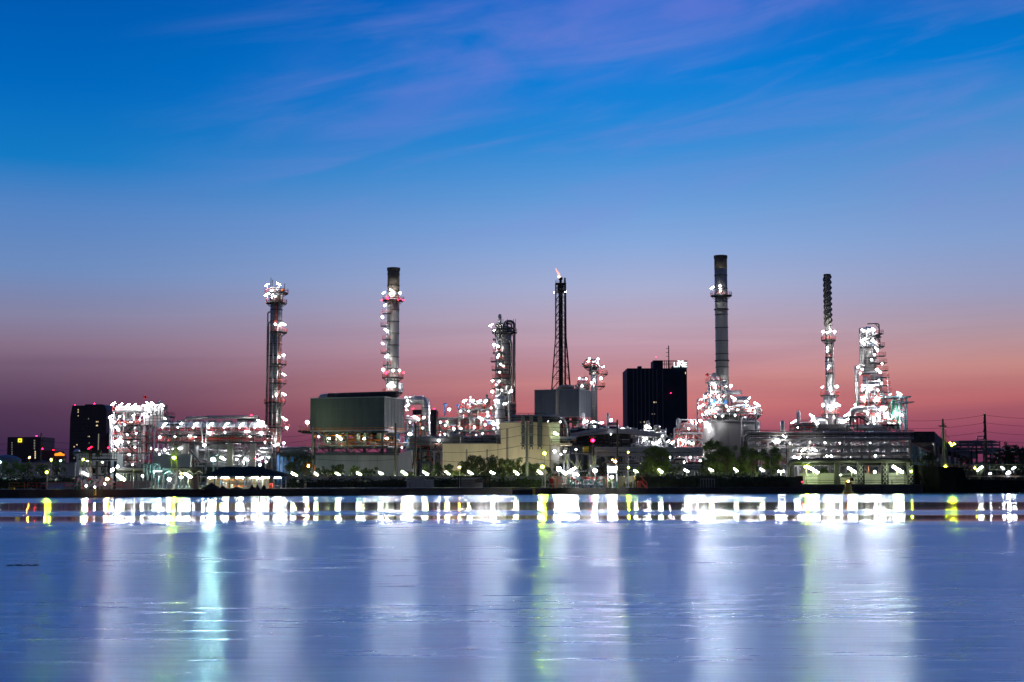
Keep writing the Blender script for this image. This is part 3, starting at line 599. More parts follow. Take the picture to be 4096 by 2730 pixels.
# --- spiral stack
Y = 500; r = M(13, Y); cx = X(3316, Y, 1450)
t = thing('chimney_stack', 'slim stack with spiral strakes round its upper third', 'chimney', (cx, Y, ZL))
shell(t, cx, Y, r, Z(1420,Y), Z(1098,Y), 'stack', dome=False, bands=4.5); shell(t, cx, Y, r*1.15, Z(1560,Y), Z(1421,Y), 'alu', 'middle_shell', dome=False, bands=4.5)
MB().rev(cx, Y, [(r*2,ZL),(r*2,Z(1600,Y)),(r*1.25,Z(1560,Y)),(r*1.15,Z(1560,Y))], 20).build('lower_shell', 'alu', t, True)
MB().rev(cx, Y, [(r-.2,Z(1105,Y)),(r+.12,Z(1105,Y)),(r+.12,Z(1098,Y)),(r-.2,Z(1098,Y)),(r-.3,Z(1110,Y))], 20).build('rim', 'dark_steel', t)
z0, z1 = Z(1302,Y), Z(1104,Y); nturn = 4.1/1.0
for s in range(3):
    b = MB(); n = 90; rs = r+.38; pts = []
    for i in range(n+1):
        a = 2*math.pi*(nturn/1.35*i/n + s/3); z = z0+(z1-z0)*i/n; pts.append((cx+(r+.15)*math.cos(a), Y+(r+.15)*math.sin(a), z))
    b.tube(pts, .3, 5).build('strake', 'stack_top', t)
ring(t, cx, Y, r, M(29,Y), Z(1361,Y)); ring(t, cx, Y, r*1.2, M(36,Y), Z(1582,Y)); ring(t, cx, Y, r*1.2, M(36,Y), Z(1658,Y)); ring(t, cx, Y, r, M(17,Y), Z(1430,Y), -150, -10); ring(t, cx, Y, r, M(17,Y), Z(1492,Y), -150, -10)
pipe(t, [(cx+1.3,Y-1,Z(1700,Y)),(cx+1.3,Y-1,Z(1362,Y))], .3, 'alu'); ladder(t, cx-.7, Y-2, Z(1700,Y), Z(1362,Y), 'galv')
for sx in (-1, 1):
    MB().tube([(cx+sx*r*1.3,Y,Z(1702,Y)),(cx+sx*3,Y,Z(1700,Y)),(cx+sx*6.2,Y,Z(1702,Y)),(cx+sx*6.8,Y,Z(1704,Y))], 3.0, 20, r1=2.5).build('flue_drum', 'alu', t, True)
MB().box(cx-5.2, cx+4.3, Y-4, Y+3, Z(1716,Y), Z(1700,Y)).build('flue_base', 'grey_steel', t)
for s in (-4.5, 4): MB().box(cx+s-.4, cx+s+.4, Y-1, Y+1, ZL, Z(1716,Y)-.01).build('support', 'concrete', t)
lamps(t, Y-3.5, [(3293,1328,'blob',.9),(3308,1330,'blob',.7),(3321,1325,'blob',.7),(3338,1328,'blob',.95),(3310,1392,'blob',.6),(3310,1405,'blob',.5),(3315,1465,'blob',.6),(3311,1475,'blob',.4),(3322,1552,'blob',.7),(3322,1562,'blob',.5),(3347,1547,'blob',1.0),(3290,1549,'/',.35),
 (3292,1621,'blob',1.0),(3321,1625,'blob',.8),(3323,1640,'blob',.6),(3342,1625,'blob',.6),(3352,1619,'\\',.7),(3248,1664,'\\',.75),(3252,1680,'/',.5),(3266,1690,'\\',.6),(3362,1688,'blob',.5),(3388,1680,'/',.6),(3175,1688,'/',.8),(3198,1707,'/',.7),(3212,1702,'blob',.5)], pole=1.6)
# --- dark column group (middle)
Y = 500; cx = X(2018, Y, 1500); r = M(28, Y)
t = thing('distillation_column', 'dark banded column with piping crown and stepped decks, left of flare', 'column', (cx, Y, ZL))
shell(t, cx, Y, r, ZL, Z(1318,Y), 'alu_dark', bands=3.6); shell(t, X(1990,Y,1500), Y-1.5, M(9,Y), ZL, Z(1345,Y), 'alu', 'slim_shell')
shell(t, X(2000,Y,1640), Y-4, M(21,Y), ZL, Z(1592,Y), 'alu', 'lower_vessel', bands=3)
ring(t, cx, Y, r*.9, M(50,Y), Z(1331,Y), m='dark_steel', rail='dark_steel')
for px, py, w in ((1992,1412,20),(1990,1446,26),(2000,1480,32),(2005,1514,34),(1992,1553,24)):
    p = P(px, py, Y-2); d = deck(t, p.x-M(w,Y), p.x+M(w,Y), Y-4.2, Y-1, p.z, 'dark_steel', 'red', 2.5, .3)
pipe(t, [(X(2057,Y,1400),Y-1,ZL+8),(X(2057,Y,1400),Y-1,Z(1287,Y)),(X(2017,Y,1287),Y-1,Z(1287,Y)),(X(2017,Y,1340),Y-1,Z(1340,Y))], M(5.5,Y), 'alu_dark', br=3, n=12)
pipe(t, [(X(2046,Y,1400),Y-2,ZL+8),(X(2046,Y,1400),Y-2,Z(1360,Y)),(X(1972,Y,1360),Y-2.5,Z(1362,Y))], M(4.5,Y), 'alu_dark', br=2, n=12)
for a, c in ((1986,2003),(1993,2010)): pipe(t, [(X(a,Y,1300),Y-2,Z(1350,Y)),(X(a,Y,1300),Y-2,Z(1297,Y)),(X(c,Y,1300),Y-2,Z(1297,Y)),(X(c,Y,1300),Y-2,Z(1325,Y))], .4, 'alu_dark')
clutter(t, X(1980,Y,1300), X(2055,Y,1300), Y-3, Y+2, Z(1330,Y), Z(1295,Y), 6, 5, 2, 5, ('alu_dark', 'grey_steel', 'dark_steel'))
for px in (2012,2030,2054,2062): MB().beam((X(px,Y,1300),Y-2.5,Z(1330,Y)), (X(px,Y,1300),Y-2.5,Z(1280,Y)), .16).build('rod', 'dark_steel', t)
pipe(t, [(X(2003,Y,1600),Y-5,Z(1600,Y)),(X(2003,Y,1600),Y-5,Z(1572,Y)),(X(2036,Y,1600),Y-5,Z(1572,Y)),(X(2040,Y,1600),Y-5,ZL+20)], M(5,Y), 'alu', br=3, n=12)
ladder(t, X(1990,Y,1450), Y-3.6, Z(1553,Y), Z(1340,Y), 'galv')
lamps(t, Y-5, [(1965,1301,'/',.65),(1977,1322,'blob',.6),(1976,1380,'blob',.95),(1990,1385,'\\',.5),(1996,1420,'blob',.55),(1990,1430,'blob',.4),(2003,1458,'blob',.5),(2013,1465,'blob',.4),(1998,1490,'blob',.4),(1970,1524,'/',.35),(1997,1526,'blob',.4),(1969,1568,'blob',.95),(2045,1564,'blob',.95),(1982,1603,'blob',.45),(1996,1606,'blob',.5),(2013,1606,'blob',.5),(2023,1615,'blob',.5),(1984,1540,'blob',.4),(2008,1562,'blob',.4)], pole=1.5)
# --- small bright column behind the blue box
Y = 540; cx = X(2376, Y, 1500)
t = thing('distillation_column', 'short bright silver column standing behind the blue-grey box', 'column', (cx, Y, ZL))
shell(t, cx, Y, M(13,Y), ZL, Z(1500,Y), 'alu'); shell(t, cx, Y, M(20,Y), Z(1500,Y), Z(1480,Y), 'alu_dark', 'crown_vessel')
ring(t, cx-1, Y, 1.2, M(30,Y), Z(1469,Y)); ring(t, cx+2, Y, 1.2, M(34,Y), Z(1497,Y), -110, 40); ring(t, cx+1, Y, 1.2, M(33,Y), Z(1546,Y), -110, 40)
ladder(t, cx+M(30,Y), Y-2, Z(1546,Y), Z(1460,Y)); clutter(t, cx-4, cx+3, Y-3, Y+1, Z(1469,Y), Z(1440,Y), 6, 2, 2, 8)
lamps(t, Y-4, [(2358,1437,'blob',.8),(2352,1446,'blob',.6),(2392,1436,'blob',.8),(2390,1452,'blob',.5),(2404,1514,'blob',1.0),(2366,1532,'blob',.85),(2413,1468,'/',.35),(2376,1520,'blob',.4)], pole=1.5)
Y = 530; t = thing('process_structure', 'small lamp-lit deck rising behind the blue box, left of silver column', 'process structure', (X(2335,Y,1550), Y, ZL))
frame(t, X(2315,Y,1550), X(2352,Y,1550), Y-3, Y+3, [Z(1555,Y), Z(1538,Y)], 1, 1, 'galv'); clutter(t, X(2315,Y,1550), X(2352,Y,1550), Y-3, Y+3, Z(1555,Y), Z(1512,Y), 6, 4, 2, 11)
lamps(t, Y-4, [(2318,1514,'blob',.6),(2345,1516,'blob',.5),(2329,1545,'blob',.5)], pole=1.2)
# --- large column group (right)
Y = 500
t = thing('distillation_column', 'thick multi-stage silver column blazing with lamps, right of the spiral stack', 'column', (X(3487,Y,1600), Y, ZL))
c1 = X(3492,Y,1550); c2 = X(3478,Y,1400)
shell(t, c1, Y, M(39,Y), ZL, Z(1500,Y), 'alu', bands=4); shell(t, c2, Y, M(26,Y), Z(1499,Y), Z(1322,Y), 'alu', 'upper_shell', bands=4); shell(t, X(3515,Y,1600), Y-3, M(22,Y), ZL, Z(1590,Y), 'alu', 'side_vessel', bands=4)
shell(t, X(3425,Y,1550), Y-1, M(9,Y), Z(1640,Y), Z(1470,Y), 'alu', 'downcomer')
for dx, top in ((3436,1318),(3443,1325)): pipe(t, [(X(dx,Y,1400),Y-2,Z(1480,Y)),(X(dx,Y,1400),Y-2,Z(top,Y)),(c2,Y-2,Z(top,Y))], .42, 'alu', br=3)
pipe(t, [(X(3418,Y,1500),Y-2,Z(1530,Y)),(X(3418,Y,1500),Y-2,Z(1464,Y)),(X(3455,Y,1464),Y-2,Z(1464,Y))], .5, 'alu', br=2)
for py, a, c in ((1352,3465,3512),(1393,3435,3520),(1457,3475,3525),(1572,3432,3508),(1614,3430,3535),(1497,3440,3500)):
    deck(t, X(a,Y,py), X(c,Y,py), Y-4.8, Y-1, Z(py,Y), 'dark_steel', 'white_steel', 2.5, .3)
for k, py in enumerate((1340,1390,1428,1455,1485,1513,1545,1572)):
    xa = 3496+k*1.5; deck(t, X(xa,Y,py), X(xa+22+k*3,Y,py), Y-5.5, Y-2.6, Z(py,Y), 'grey_steel', 'red', 2, .25)
pipe(t, [(X(3505,Y,1330),Y-4,Z(1390,Y)),(X(3505,Y,1330),Y-4,Z(1301,Y)),(X(3459,Y,1301),Y-4,Z(1301,Y))], .22, 'dark_steel', 'davit'); MB().beam((X(3490,Y,1301),Y-4,Z(1302,Y)), (X(3504,Y,1315),Y-4,Z(1318,Y)), .2).build('davit', 'dark_steel', t)
pipe(t, [(X(3395,Y,1690),Y-5,Z(1690,Y)),(X(3395,Y,1650),Y-5,Z(1642,Y)),(X(3460,Y,1640),Y-5,Z(1640,Y))], M(14,Y), 'alu', 'transfer_duct', 4, 16)
clutter(t, X(3445,Y,1400), X(3512,Y,1400), Y-4.6, Y-2.6, Z(1455,Y), Z(1320,Y), 8, 5, 3, 21, ('white_steel','alu','galv','alu_dark'))
clutter(t, X(3440,Y,1600), X(3540,Y,1600), Y-6, Y-4, Z(1700,Y), Z(1500,Y), 14, 9, 5, 22, ('white_steel','alu','galv','white_steel','red'))
lamps(t, Y-5.5, [(3454,1322,'\\',.6),(3470,1325,'blob',.6),(3494,1318,'\\',.6),(3452,1362,'/',.8),(3456,1378,'blob',.6),(3490,1362,'blob',.8),(3500,1370,'blob',.7),(3506,1395,'\\',.5),(3498,1420,'blob',.7),(3486,1440,'blob',.5),(3510,1405,'blob',.5),(3528,1456,'blob',.5),(3432,1470,'blob',.6),(3448,1478,'blob',.6),(3440,1495,'blob',.5),
 (3508,1478,'blob',.8),(3520,1490,'blob',.8),(3515,1525,'blob',.8),(3525,1535,'blob',.7),(3455,1543,'-',.7),(3450,1556,'blob',.8),(3485,1543,'-',.7),(3482,1556,'blob',.7),(3512,1562,'blob',.6),(3453,1590,'-',.7),(3458,1604,'blob',.8),(3510,1586,'-',.7),(3506,1600,'blob',.9),(3455,1632,'blob',.7),(3520,1640,'blob',.8),(3534,1633,'\\',.7),(3553,1655,'\\',.65),(3512,1664,'\\',.7),(3422,1668,'blob',.9),(3495,1680,'blob',.8),(3387,1660,'/',.75),(3437,1705,'/',.7),(3552,1670,'blob',.6),(3420,1620,'blob',.4),(3470,1655,'blob',.5)], pole=1.3)
# --- steel tower with blue-grey roof frame
Y = 495; t = thing('process_structure', 'blue-grey steel tower with canopy decks and green pipes at right end', 'process structure', (X(3585,Y,1700), Y, ZL))
x0, x1 = X(3545,Y,1700), X(3612,Y,1700)
frame(t, x0, x1, Y-4, Y+5, [Z(1687,Y), Z(1648,Y)], 2, 1, 'teal_steel', 'grey_steel', 'red'); 
for a, c, pt, pb in ((3530,3628,1588,1594),(3565,3640,1610,1614)): MB().box(X(a,Y,1590), X(c,Y,1590), Y-5, Y+5, Z(pb,Y), Z(pt,Y)).build('canopy', 'teal_steel', t)
for px in (3584,3600,3612): MB().box(X(px,Y,1650)-.25, X(px,Y,1650)+.25, Y-4.8, Y-4.3, ZL, Z(1594,Y)-.01).build('post', 'teal_steel', t)
for a, pa, c, pc in ((3584,1612,3598,1596),(3612,1630,3632,1612),(3584,1625,3572,1612)): MB().beam(P(a,pa,Y-4.9), P(c,pc,Y-4.9), .22).build('brace', 'teal_steel', t)
for k, px in enumerate((3556,3566,3574)): pipe(t, [(X(px,Y,1600),Y-4.4,Z(1720,Y)),(X(px,Y,1600),Y-4.4,Z(1608+k*6,Y)),(X(px+14,Y,1600),Y-4.4,Z(1608+k*6,Y)),(X(px+14,Y,1600),Y-4.4,Z(1635,Y))], .4, 'green' if k != 1 else 'galv')
clutter(t, x0, x1, Y-4.2, Y+3, Z(1720,Y), Z(1600,Y), 14, 8, 5, 31, ('galv','green','white_steel','red','alu','green'))
lamps(t, Y-5.5, [(3598,1575,'\\',.6),(3582,1655,'blob',.7),(3591,1655,'blob',.7),(3603,1658,'\\',.6),(3570,1668,'blob',.6),(3557,1693,'blob',.5),(3600,1690,'blob',.5),(3561,1578,'/',.25)], pole=1)
lamp(t, 3595, 1571, Y-5, 'blob', 'R', .45, 1)
# ================================================================== LEFT UNIT
Y = 470
t = thing('process_structure', 'brightest multi-deck steel unit at far left, with red railings and stairs', 'process structure', (X(545,Y,1800), Y, ZL))
x0, x1 = X(452,Y,1800), X(575,Y,1800)
frame(t, x0, x1, Y, Y+14, [Z(p,Y) for p in (1855,1810,1768,1742,1700,1644)], 3, 2, 'white_steel', 'grey_steel', 'red', pw=.35)
frame(t, X(577,Y,1700), X(656,Y,1700), Y+1, Y+13, [Z(1660,Y)], 2, 1, 'galv', 'grey_steel', 'red', brace=0)
MB().box(X(583,Y,1680), X(655,Y,1680), Y+.2, Y+8, Z(1700,Y), Z(1664,Y)).build('wall_panel', 'white_clad', t)
b = MB()
for px in (598,612,628,642): b.box(X(px,Y,1680)-.15, X(px,Y,1680)+.15, Y+.02, Y+.199, Z(1700,Y), Z(1664,Y))
for py in (1676,1688): b.box(X(583,Y,1680), X(655,Y,1680), Y-.03, Y+.018, Z(py,Y)-.12, Z(py,Y)+.12)
b.build('stiffener', 'grey_steel', t)
MB().tube([(X(462,Y,1636),Y+1,Z(1637,Y)),(X(570,Y,1636),Y+1,Z(1635,Y))], 1.1, 14).build('drum', 'white_steel', t, True)
for px in (590,606,620,636,650):
    h = 1618 if px in (606,650) else 1622; pipe(t, [(X(px,Y,1640),Y,Z(1662,Y)),(X(px,Y,1640),Y,Z(h,Y)),(X(px-9,Y,1640),Y,Z(h,Y)),(X(px-9,Y,1640),Y,Z(1645,Y))], .42, 'white_steel', br=1.5, n=10)
clutter(t, x0, x1, Y+1, Y+11, Z(1870,Y), Z(1700,Y), 58, 24, 12, 41, ('white_steel','galv','red','alu','white_steel','white_steel'), .42)
clutter(t, x0, x1, Y-.3, Y+8, Z(1700,Y), Z(1648,Y), 18, 8, 4, 42, ('white_steel','galv','red','alu'), .3)
clutter(t, X(578,Y,1650), X(655,Y,1650), Y+1, Y+8, Z(1662,Y), Z(1620,Y), 16, 7, 3, 43, ('white_steel','alu','red'), .3)
shell(t, X(500,Y,1800), Y+2.5, 1.6, Z(1868,Y), Z(1795,Y), 'alu', 'vessel'); shell(t, X(470,Y,1800), Y+1.5, .8, ZL, Z(1692,Y), 'alu', 'vessel')
for px in (443,449): pipe(t, [(X(px,Y,1750),Y-1,ZL),(X(px,Y,1750),Y-1,Z(1675,Y))], .25, 'white_steel')
lamps(t, Y-1.5, [(453,1616,'/',.95),(484,1619,'/',.75),(511,1621,'/',.85),(537,1622,'/',1.0),(443,1667,'/',.95),(478,1667,'blob',.6),(575,1663,'\\',.9),(590,1613,'\\',.8),(611,1615,'\\',.8),(651,1621,'\\',.7),(572,1622,'blob',.6),(582,1640,'blob',.5),(622,1640,'blob',.4),(466,1710,'blob',1.0),(475,1720,'blob',.9),
 (462,1770,'blob',1.1),(475,1764,'blob',1.3),(487,1768,'blob',1.2),(470,1778,'blob',1.1),(480,1757,'blob',1.0),(517,1820,'blob',1.1),(515,1770,'blob',.9),(540,1790,'blob',.5),(470,1833,'blob',.8),(484,1838,'blob',.6),(455,1690,'blob',.4),(500,1700,'blob',.5),(510,1740,'blob',.4),(545,1735,'blob',.4),(530,1860,'blob',.5),(605,1795,'blob',.3),(660,1675,'\\',.4),(555,1640,'blob',.4),(560,1680,'blob',.5),(533,1662,'/',.5)], pole=1.4, k=.72)
for px, py in ((505,1770),(540,1720),(480,1850),(550,1845),(460,1800),(525,1690),(600,1650)): lamp(t, px, py, Y+5, 'blob', 'W', .6, 1)
for px in (500,540,575,620): MB().beam((X(px,Y,1650),Y+.3,Z(1705,Y)), (X(px,Y,1650),Y+.3,Z(1640,Y)), .22).build('standpipe', 'red', t)
# stair tower in front of it
Y = 464; t = thing('stair_tower', 'grey zigzag stair tower in front of the bright left unit', 'stairs', (X(526,Y,1800), Y, ZL))
x0, x1 = X(498,Y,1800), X(555,Y,1800)
for x in (x0, x1):
    for y in (Y-1, Y+1.5): MB().box(x-.2, x+.2, y-.2, y+.2, ZL, Z(1702,Y)).build('post', 'galv', t)
lv = [1872,1812,1757,1730,1702]; lv = [1872,1840,1812,1784,1757,1730,1702]
for k, py in enumerate(lv[1:]): 
    MB().box(x0-.3, x1+.3, Y-1.2, Y+1.7, Z(py,Y)-.3, Z(py,Y)).build('landing', 'dark_steel', t); rail_rect(t, x0, x1, Y-1.1, Y+1.6, Z(py,Y), 'red' if k % 2 else 'grey_steel')
for k in range(len(lv)-1):
    a, c = (x0+1, x1-1) if k % 2 else (x1-1, x0+1); stair(t, (a,Y-1.6,Z(lv[k],Y)), (c,Y-1.6,Z(lv[k+1],Y)), 1.0, 'grey_steel', 'red')
# windsock
Y = 478; t = thing('windsock', 'red windsock on a thin pole above the left unit', 'windsock', (X(583,Y,1640), Y, Z(1618,Y)))
MB().beam((X(583,Y,1640),Y,Z(1660,Y)), (X(582,Y,1590),Y,Z(1584,Y)), .14).build('pole', 'dark_steel', t); MB().tube([P(583,1586,Y), P(581,1589,Y), P(578,1596,Y)], .75, 10, r1=.35).build('sock', 'flag_red', t, True)
# ================================================================== AIR COOLERS
Y = 462
t = thing('cooler_structure', 'long dark elevated steel deck carrying the row of white air coolers', 'process structure', (X(850,Y,1800), Y, ZL))
x0, x1 = X(632,Y,1800), X(1062,Y,1800)
frame(t, x0, x1, Y, Y+13, [Z(1768,Y), Z(1740,Y)], 9, 1, 'grey_steel', 'dark_steel', 'red', pw=.3, brace=0, top=Z(1741,Y))
deck(t, x0-.5, x1+.5, Y-.6, Y+13.6, Z(1726,Y), 'grey_steel', 'red'); 
for i in range(10):
    x = x0+(x1-x0)*i/9; MB().box(x-.15, x+.15, Y-.1, Y+.2, Z(1741,Y)+.01, Z(1726,Y)-.55).build('post', 'galv', t)
    if i < 9: MB().beam((x,Y-.2,Z(1741,Y)), (x+(x1-x0)/18,Y-.2,Z(1728,Y)-.3), .16).beam((x+(x1-x0)/9,Y-.2,Z(1741,Y)), (x+(x1-x0)/18,Y-.2,Z(1728,Y)-.3), .16).build('brace', 'white_steel', t)
clutter(t, x0, x1, Y+.5, Y+10, Z(1766,Y), Z(1730,Y), 46, 24, 12, 51, ('white_steel','red','galv','white_steel','alu'))
clutter(t, x0, x1, Y+1, Y+9, Z(1868,Y), Z(1772,Y), 46, 40, 8, 52, ('galv','grey_steel','alu_dark','galv','grey_steel','brown'), .4)
for px in (742,921,1012): MB().box(X(px,Y,1800)-.9, X(px,Y,1800)+.9, Y-.9, Y+.9, ZL, Z(1769,Y)-.5).build('pier', 'concrete', t)
for px, q in ((760,30),(690,30),(990,-34),(1012,-40)): MB().beam(P(px,1800,Y-.5), P(px+q*1.3,1850,Y-.5), .5).build('brace', 'grey_steel', t)
pipe(t, [P(745,1690,Y+2), P(745,1674,Y+2), P(830,1672,Y+2), P(830,1670,Y+2), P(1030,1669,Y+2)], .55, 'alu_dark', br=1.5)
for a in (808,825): pipe(t, [P(a,1770,Y-1), P(a,1690,Y-1), P(a-8,1687,Y-1)], .32, 'galv', br=1)
pipe(t, [P(1040,1800,Y), P(1060,1802,Y), P(1090,1802,Y)], 1.0, 'alu', br=1)
lamps(t, Y-1, [(839,1733,'blob',1.0),(1044,1732,'blob',1.0),(988,1727,'-',.7),(900,1731,'blob',.35),(817,1782,'blob',1.05),(626,1800,'blob',.5),(660,1800,'blob',.8),(720,1793,'-',.6),(890,1833,'blob',.8),(898,1838,'blob',.6),(1050,1690,'blob',1.1),(1038,1686,'\\',.7),(1048,1735,'blob',.6),(947,1838,'blob',.5),(1042,1835,'/',.7),(1065,1848,'blob',.5),(975,1850,'blob',.5),(985,1838,'\\',.6),(1060,1770,'blob',.4),(640,1748,'blob',.5),(700,1748,'blob',.4),(760,1745,'-',.5)], pole=1.2)
for px, py in ((640,1820),(670,1815),(700,1745),(850,1750),(930,1745),(1000,1745),(1020,1835),(960,1830),(930,1855),(1040,1860),(800,1800),(690,1800),(870,1840),(780,1745),(640,1750)): lamp(t, px, py, Y+6, 'blob', 'W', .9, 1)
lamp(t, 1006, 1662, Y+2, 'blob', 'R', .5, 1); lamp(t, 1023, 1836, Y-1, 'blob', 'R', .35, 1)
lamp(t, 884, 1831, Y-5, 'blob', 'YG', .6, 3)
MB().box(X(620,Y,1840), X(770,Y,1840), Y-3, Y-1.2, ZL, Z(1820,Y)).build('screen_wall', 'pale_wall', t)
MB().box(X(937,Y,1670), X(1010,Y,1670), Y+5, Y+12, Z(1680,Y), Z(1663,Y)).build('plenum_roof', 'dark_steel', t)
cool = [652, 714, 775, 837, 899, 961, 1022]
def cooler():
    hw_ = M(29, Y); t = thing('air_cooler', 'x', 'air cooler', (0, Y, Z(1726,Y)), 'air coolers in a row on the dark deck')
    z0, z1, z2, z3 = Z(1726,Y)+.05, Z(1720,Y), Z(1712,Y), Z(1688,Y); y0, y1 = Y-.1, Y+9
    MB().box(-hw_, hw_, y0, y1, z0+1.2, z2).build('tube_bundle', 'grey_steel', t)
    for sx in (-1, 1):
        for y in (y0+.3, y1-.3): MB().box(sx*(hw_-.3)-.15, sx*(hw_-.3)+.15, y-.15, y+.15, z0-.04, z0+1.19).build('leg', 'galv', t)
    b = MB(); a = hw_*.99; c = hw_*.72; n = len(b.v)
    b.v += [(-a,y0,z2+.01),(a,y0,z2+.01),(a,y1,z2+.01),(-a,y1,z2+.01),(-c,y0+1.6,z3),(c,y0+1.6,z3),(c,y1-1.6,z3),(-c,y1-1.6,z3)]; b.f += [(n,n+1,n+5,n+4),(n+1,n+2,n+6,n+5),(n+2,n+3,n+7,n+6),(n+3,n,n+4,n+7),(n+4,n+5,n+6,n+7),(n+3,n+2,n+1,n)]
    b.build('hood', 'white_steel', t); MB().rev(0, (y0+y1)/2, [(1.6,z3+.01),(1.7,z3+.6),(1.5,z3+.6),(1.4,z3+.02)], 16).build('fan_ring', 'grey_steel', t); rail_rect(t, -hw_, hw_, y0-.6, y1, z2, 'galv')
    return t
def copy_tree(o, parent=None):
    c = o.copy(); C.objects.link(c); OFF[c.name] = OFF.get(o.name, Vector((0,0,0))).copy()
    if parent: c.parent = parent
    for ch in list(o.children): copy_tree(ch, c)
    return c
proto = cooler(); names = ['leftmost of the row', 'second from the left unit', 'third from the left unit', 'middle of the row', 'fifth from the left unit', 'second from the tall silver column', 'last, next to the tall silver column']
cl = []
for i, px in enumerate(cool):
    o = proto if i == 0 else copy_tree(proto); cl.append(o); o.location = (X(px,Y,1700), Y, Z(1726,Y)); OFF[o.name] = Vector(o.location)
    o['label'] = 'white tapered air cooler hood on the long deck, ' + names[i]
for o, px in zip(cl, cool):
    b = lamp(o, px+8, 1697, Y-1.5, '/', 'W2', .55, 1.6); lamp(o, px-2, 1711, Y-1.2, 'blob', 'W', .28, .3)
# ================================================================== GREEN BOX HEATER
def rot_box(c, ang, L, W, z0, z1):      # corner c nearest; long side to the left, short side to the right
    a = math.radians(ang); u = Vector((-math.cos(a), math.sin(a))); v = Vector((math.sin(a), math.cos(a))); c = Vector(c)
    return [c, c+v*W, c+v*W+u*L, c+u*L], u, v
def joints(t, pts, z0, z1, step):
    b = MB()
    for p, q in ((pts[0],pts[1]),(pts[3],pts[0])):
        d = (q-p); L = d.length; d.normalize(); nrm = Vector((d.y,-d.x))
        if nrm.y > 0: nrm = -nrm
        n = int(L/step)
        for i in range(1, n): c = p+d*(L*i/n)+nrm*.03; b.beam((c.x,c.y,z0+.1), (c.x,c.y,z1-.1), .07)
        for f_ in (.34, .67): a, c = p+nrm*.03, q+nrm*.03; zz = z0+(z1-z0)*f_; b.beam((a.x,a.y,zz), (c.x,c.y,zz), .05)
    b.build('panel_joint', 'grey_steel', t)
Y = 430; cxn = X(1538,Y,1650); pts, u, v = rot_box((cxn, Y), 20, 25.2, 14.6, 0, 0); z0, z1 = Z(1722,Y), Z(1588,Y)
t = thing('fired_heater', 'big green-grey corrugated box heater raised on a steel frame', 'furnace', (cxn-12, Y+8, ZL))
MB().prism(pts, z0, z1).build('casing', 'box_green', t)
joints(t, pts, z0, z1, 2.1)
b = MB(); 
for p, q in ((pts[0],pts[1]),(pts[3],pts[0])): b.beam((p.x,p.y-.05,z1), (q.x,q.y-.05,z1), .2, .25); b.beam((p.x,p.y-.05,z0), (q.x,q.y-.05,z0), .25, .4)
b.beam((cxn,Y-.08,z0), (cxn,Y-.08,z1), .18); b.build('edge_trim', 'galv', t)
ctr = (pts[0]+pts[2])/2
def hp(s, w_, z): q = pts[0]+u*s+v*w_; return (q.x, q.y, z)
zz = Z(1577,Y); pipe(t, [hp(24.2,5,z1-1), hp(24.2,5,zz), hp(21,5,zz)], .85, 'alu', 'header', 2, 14)
MB().tube([hp(21.5,5,zz), hp(-1.5,5,zz+.15), hp(-2,5,zz+.15)], 1.0, 14).build('header', 'dark_steel', t, True)
for k in range(24): pipe(t, [hp(21-k*.93,4.2,z1-.02), hp(21-k*.93,4.2,zz)], .16, 'dark_steel', 'riser', n=5)
# support frame and floors
gx0, gx1 = X(1240,440,1760), X(1625,440,1760)
for s in (1, 7, 13, 19, 24):
    for w_ in (1, 13): q = hp(s,w_,0); MB().box(q[0]-.35, q[0]+.35, q[1]-.35, q[1]+.35, ZL, z0-.01).build('post', 'grey_steel', t)
fl = [pts[0]-u*2-v*1.5, pts[1]-u*2+v*1, pts[2]+u*2+v*1, pts[3]+u*2-v*1.5]
for py, m in ((1727,'dark_steel'),(1786,'grey_steel')):
    zf = Z(py,Y); d = MB().prism([fl[0],fl[1],fl[2],fl[3]], zf-.35, zf).build('deck', m, t); b = MB()
    for p, q in ((fl[3],fl[0]),(fl[0],fl[1])):
        for hh in (.6, 1.15): b.beam((p.x,p.y,zf+hh), (q.x,q.y,zf+hh), .08)
        n = int((p-q).length/2)
        for i in range(n+1): w_ = p+(q-p)*i/n; b.beam((w_.x,w_.y,zf), (w_.x,w_.y,zf+1.15), .08)
    b.build('railing', 'orange', d)
b = MB(); za, zb = Z(1812,Y), Z(1790,Y)
for s in (1, 7, 13, 19): b.beam(hp(s,.5,za), hp(s+3,.5,zb), .25); b.beam(hp(s+6,.5,za), hp(s+3,.5,zb), .25)
b.beam(hp(-2,.5,za), hp(26,.5,za), .4); b.build('brace', 'grey_steel', t)
for s in (3, 7, 11, 15, 19, 22): MB().rev(hp(s,3,0)[0], hp(s,3,0)[1], [(.6,z0-2.6),(.9,z0-2.4),(.9,z0-.5)], 10).build('burner', 'grey_steel', t)
for s in (5, 10, 16, 21): q = hp(s,5,0); MB().box(q[0]-1.3, q[0]+1.3, q[1]-.5, q[1]+.5, z0-3.5, z0-.02).build('burner_box', 'dark_steel', t)
clutter(t, gx0+2, gx1-2, Y+4, Y+12, Z(1784,Y), Z(1732,Y), 18, 14, 3, 61, ('galv','grey_steel','dark_steel','white_steel','orange'))
clutter(t, X(1580,Y,1760), X(1650,Y,1760), Y+6, Y+14, Z(1800,Y), Z(1720,Y), 14, 8, 3, 62, ('galv','blue','white_steel','grey_steel'))
for a, pa, c, pc in ((1265,1725,1350,1783),(1370,1785,1430,1815),(1420,1815,1350,1858),(1350,1858,1400,1880)): stair(t, P(a,pa,Y+1), P(c,pc,Y+1), 1.1, 'galv', 'orange')
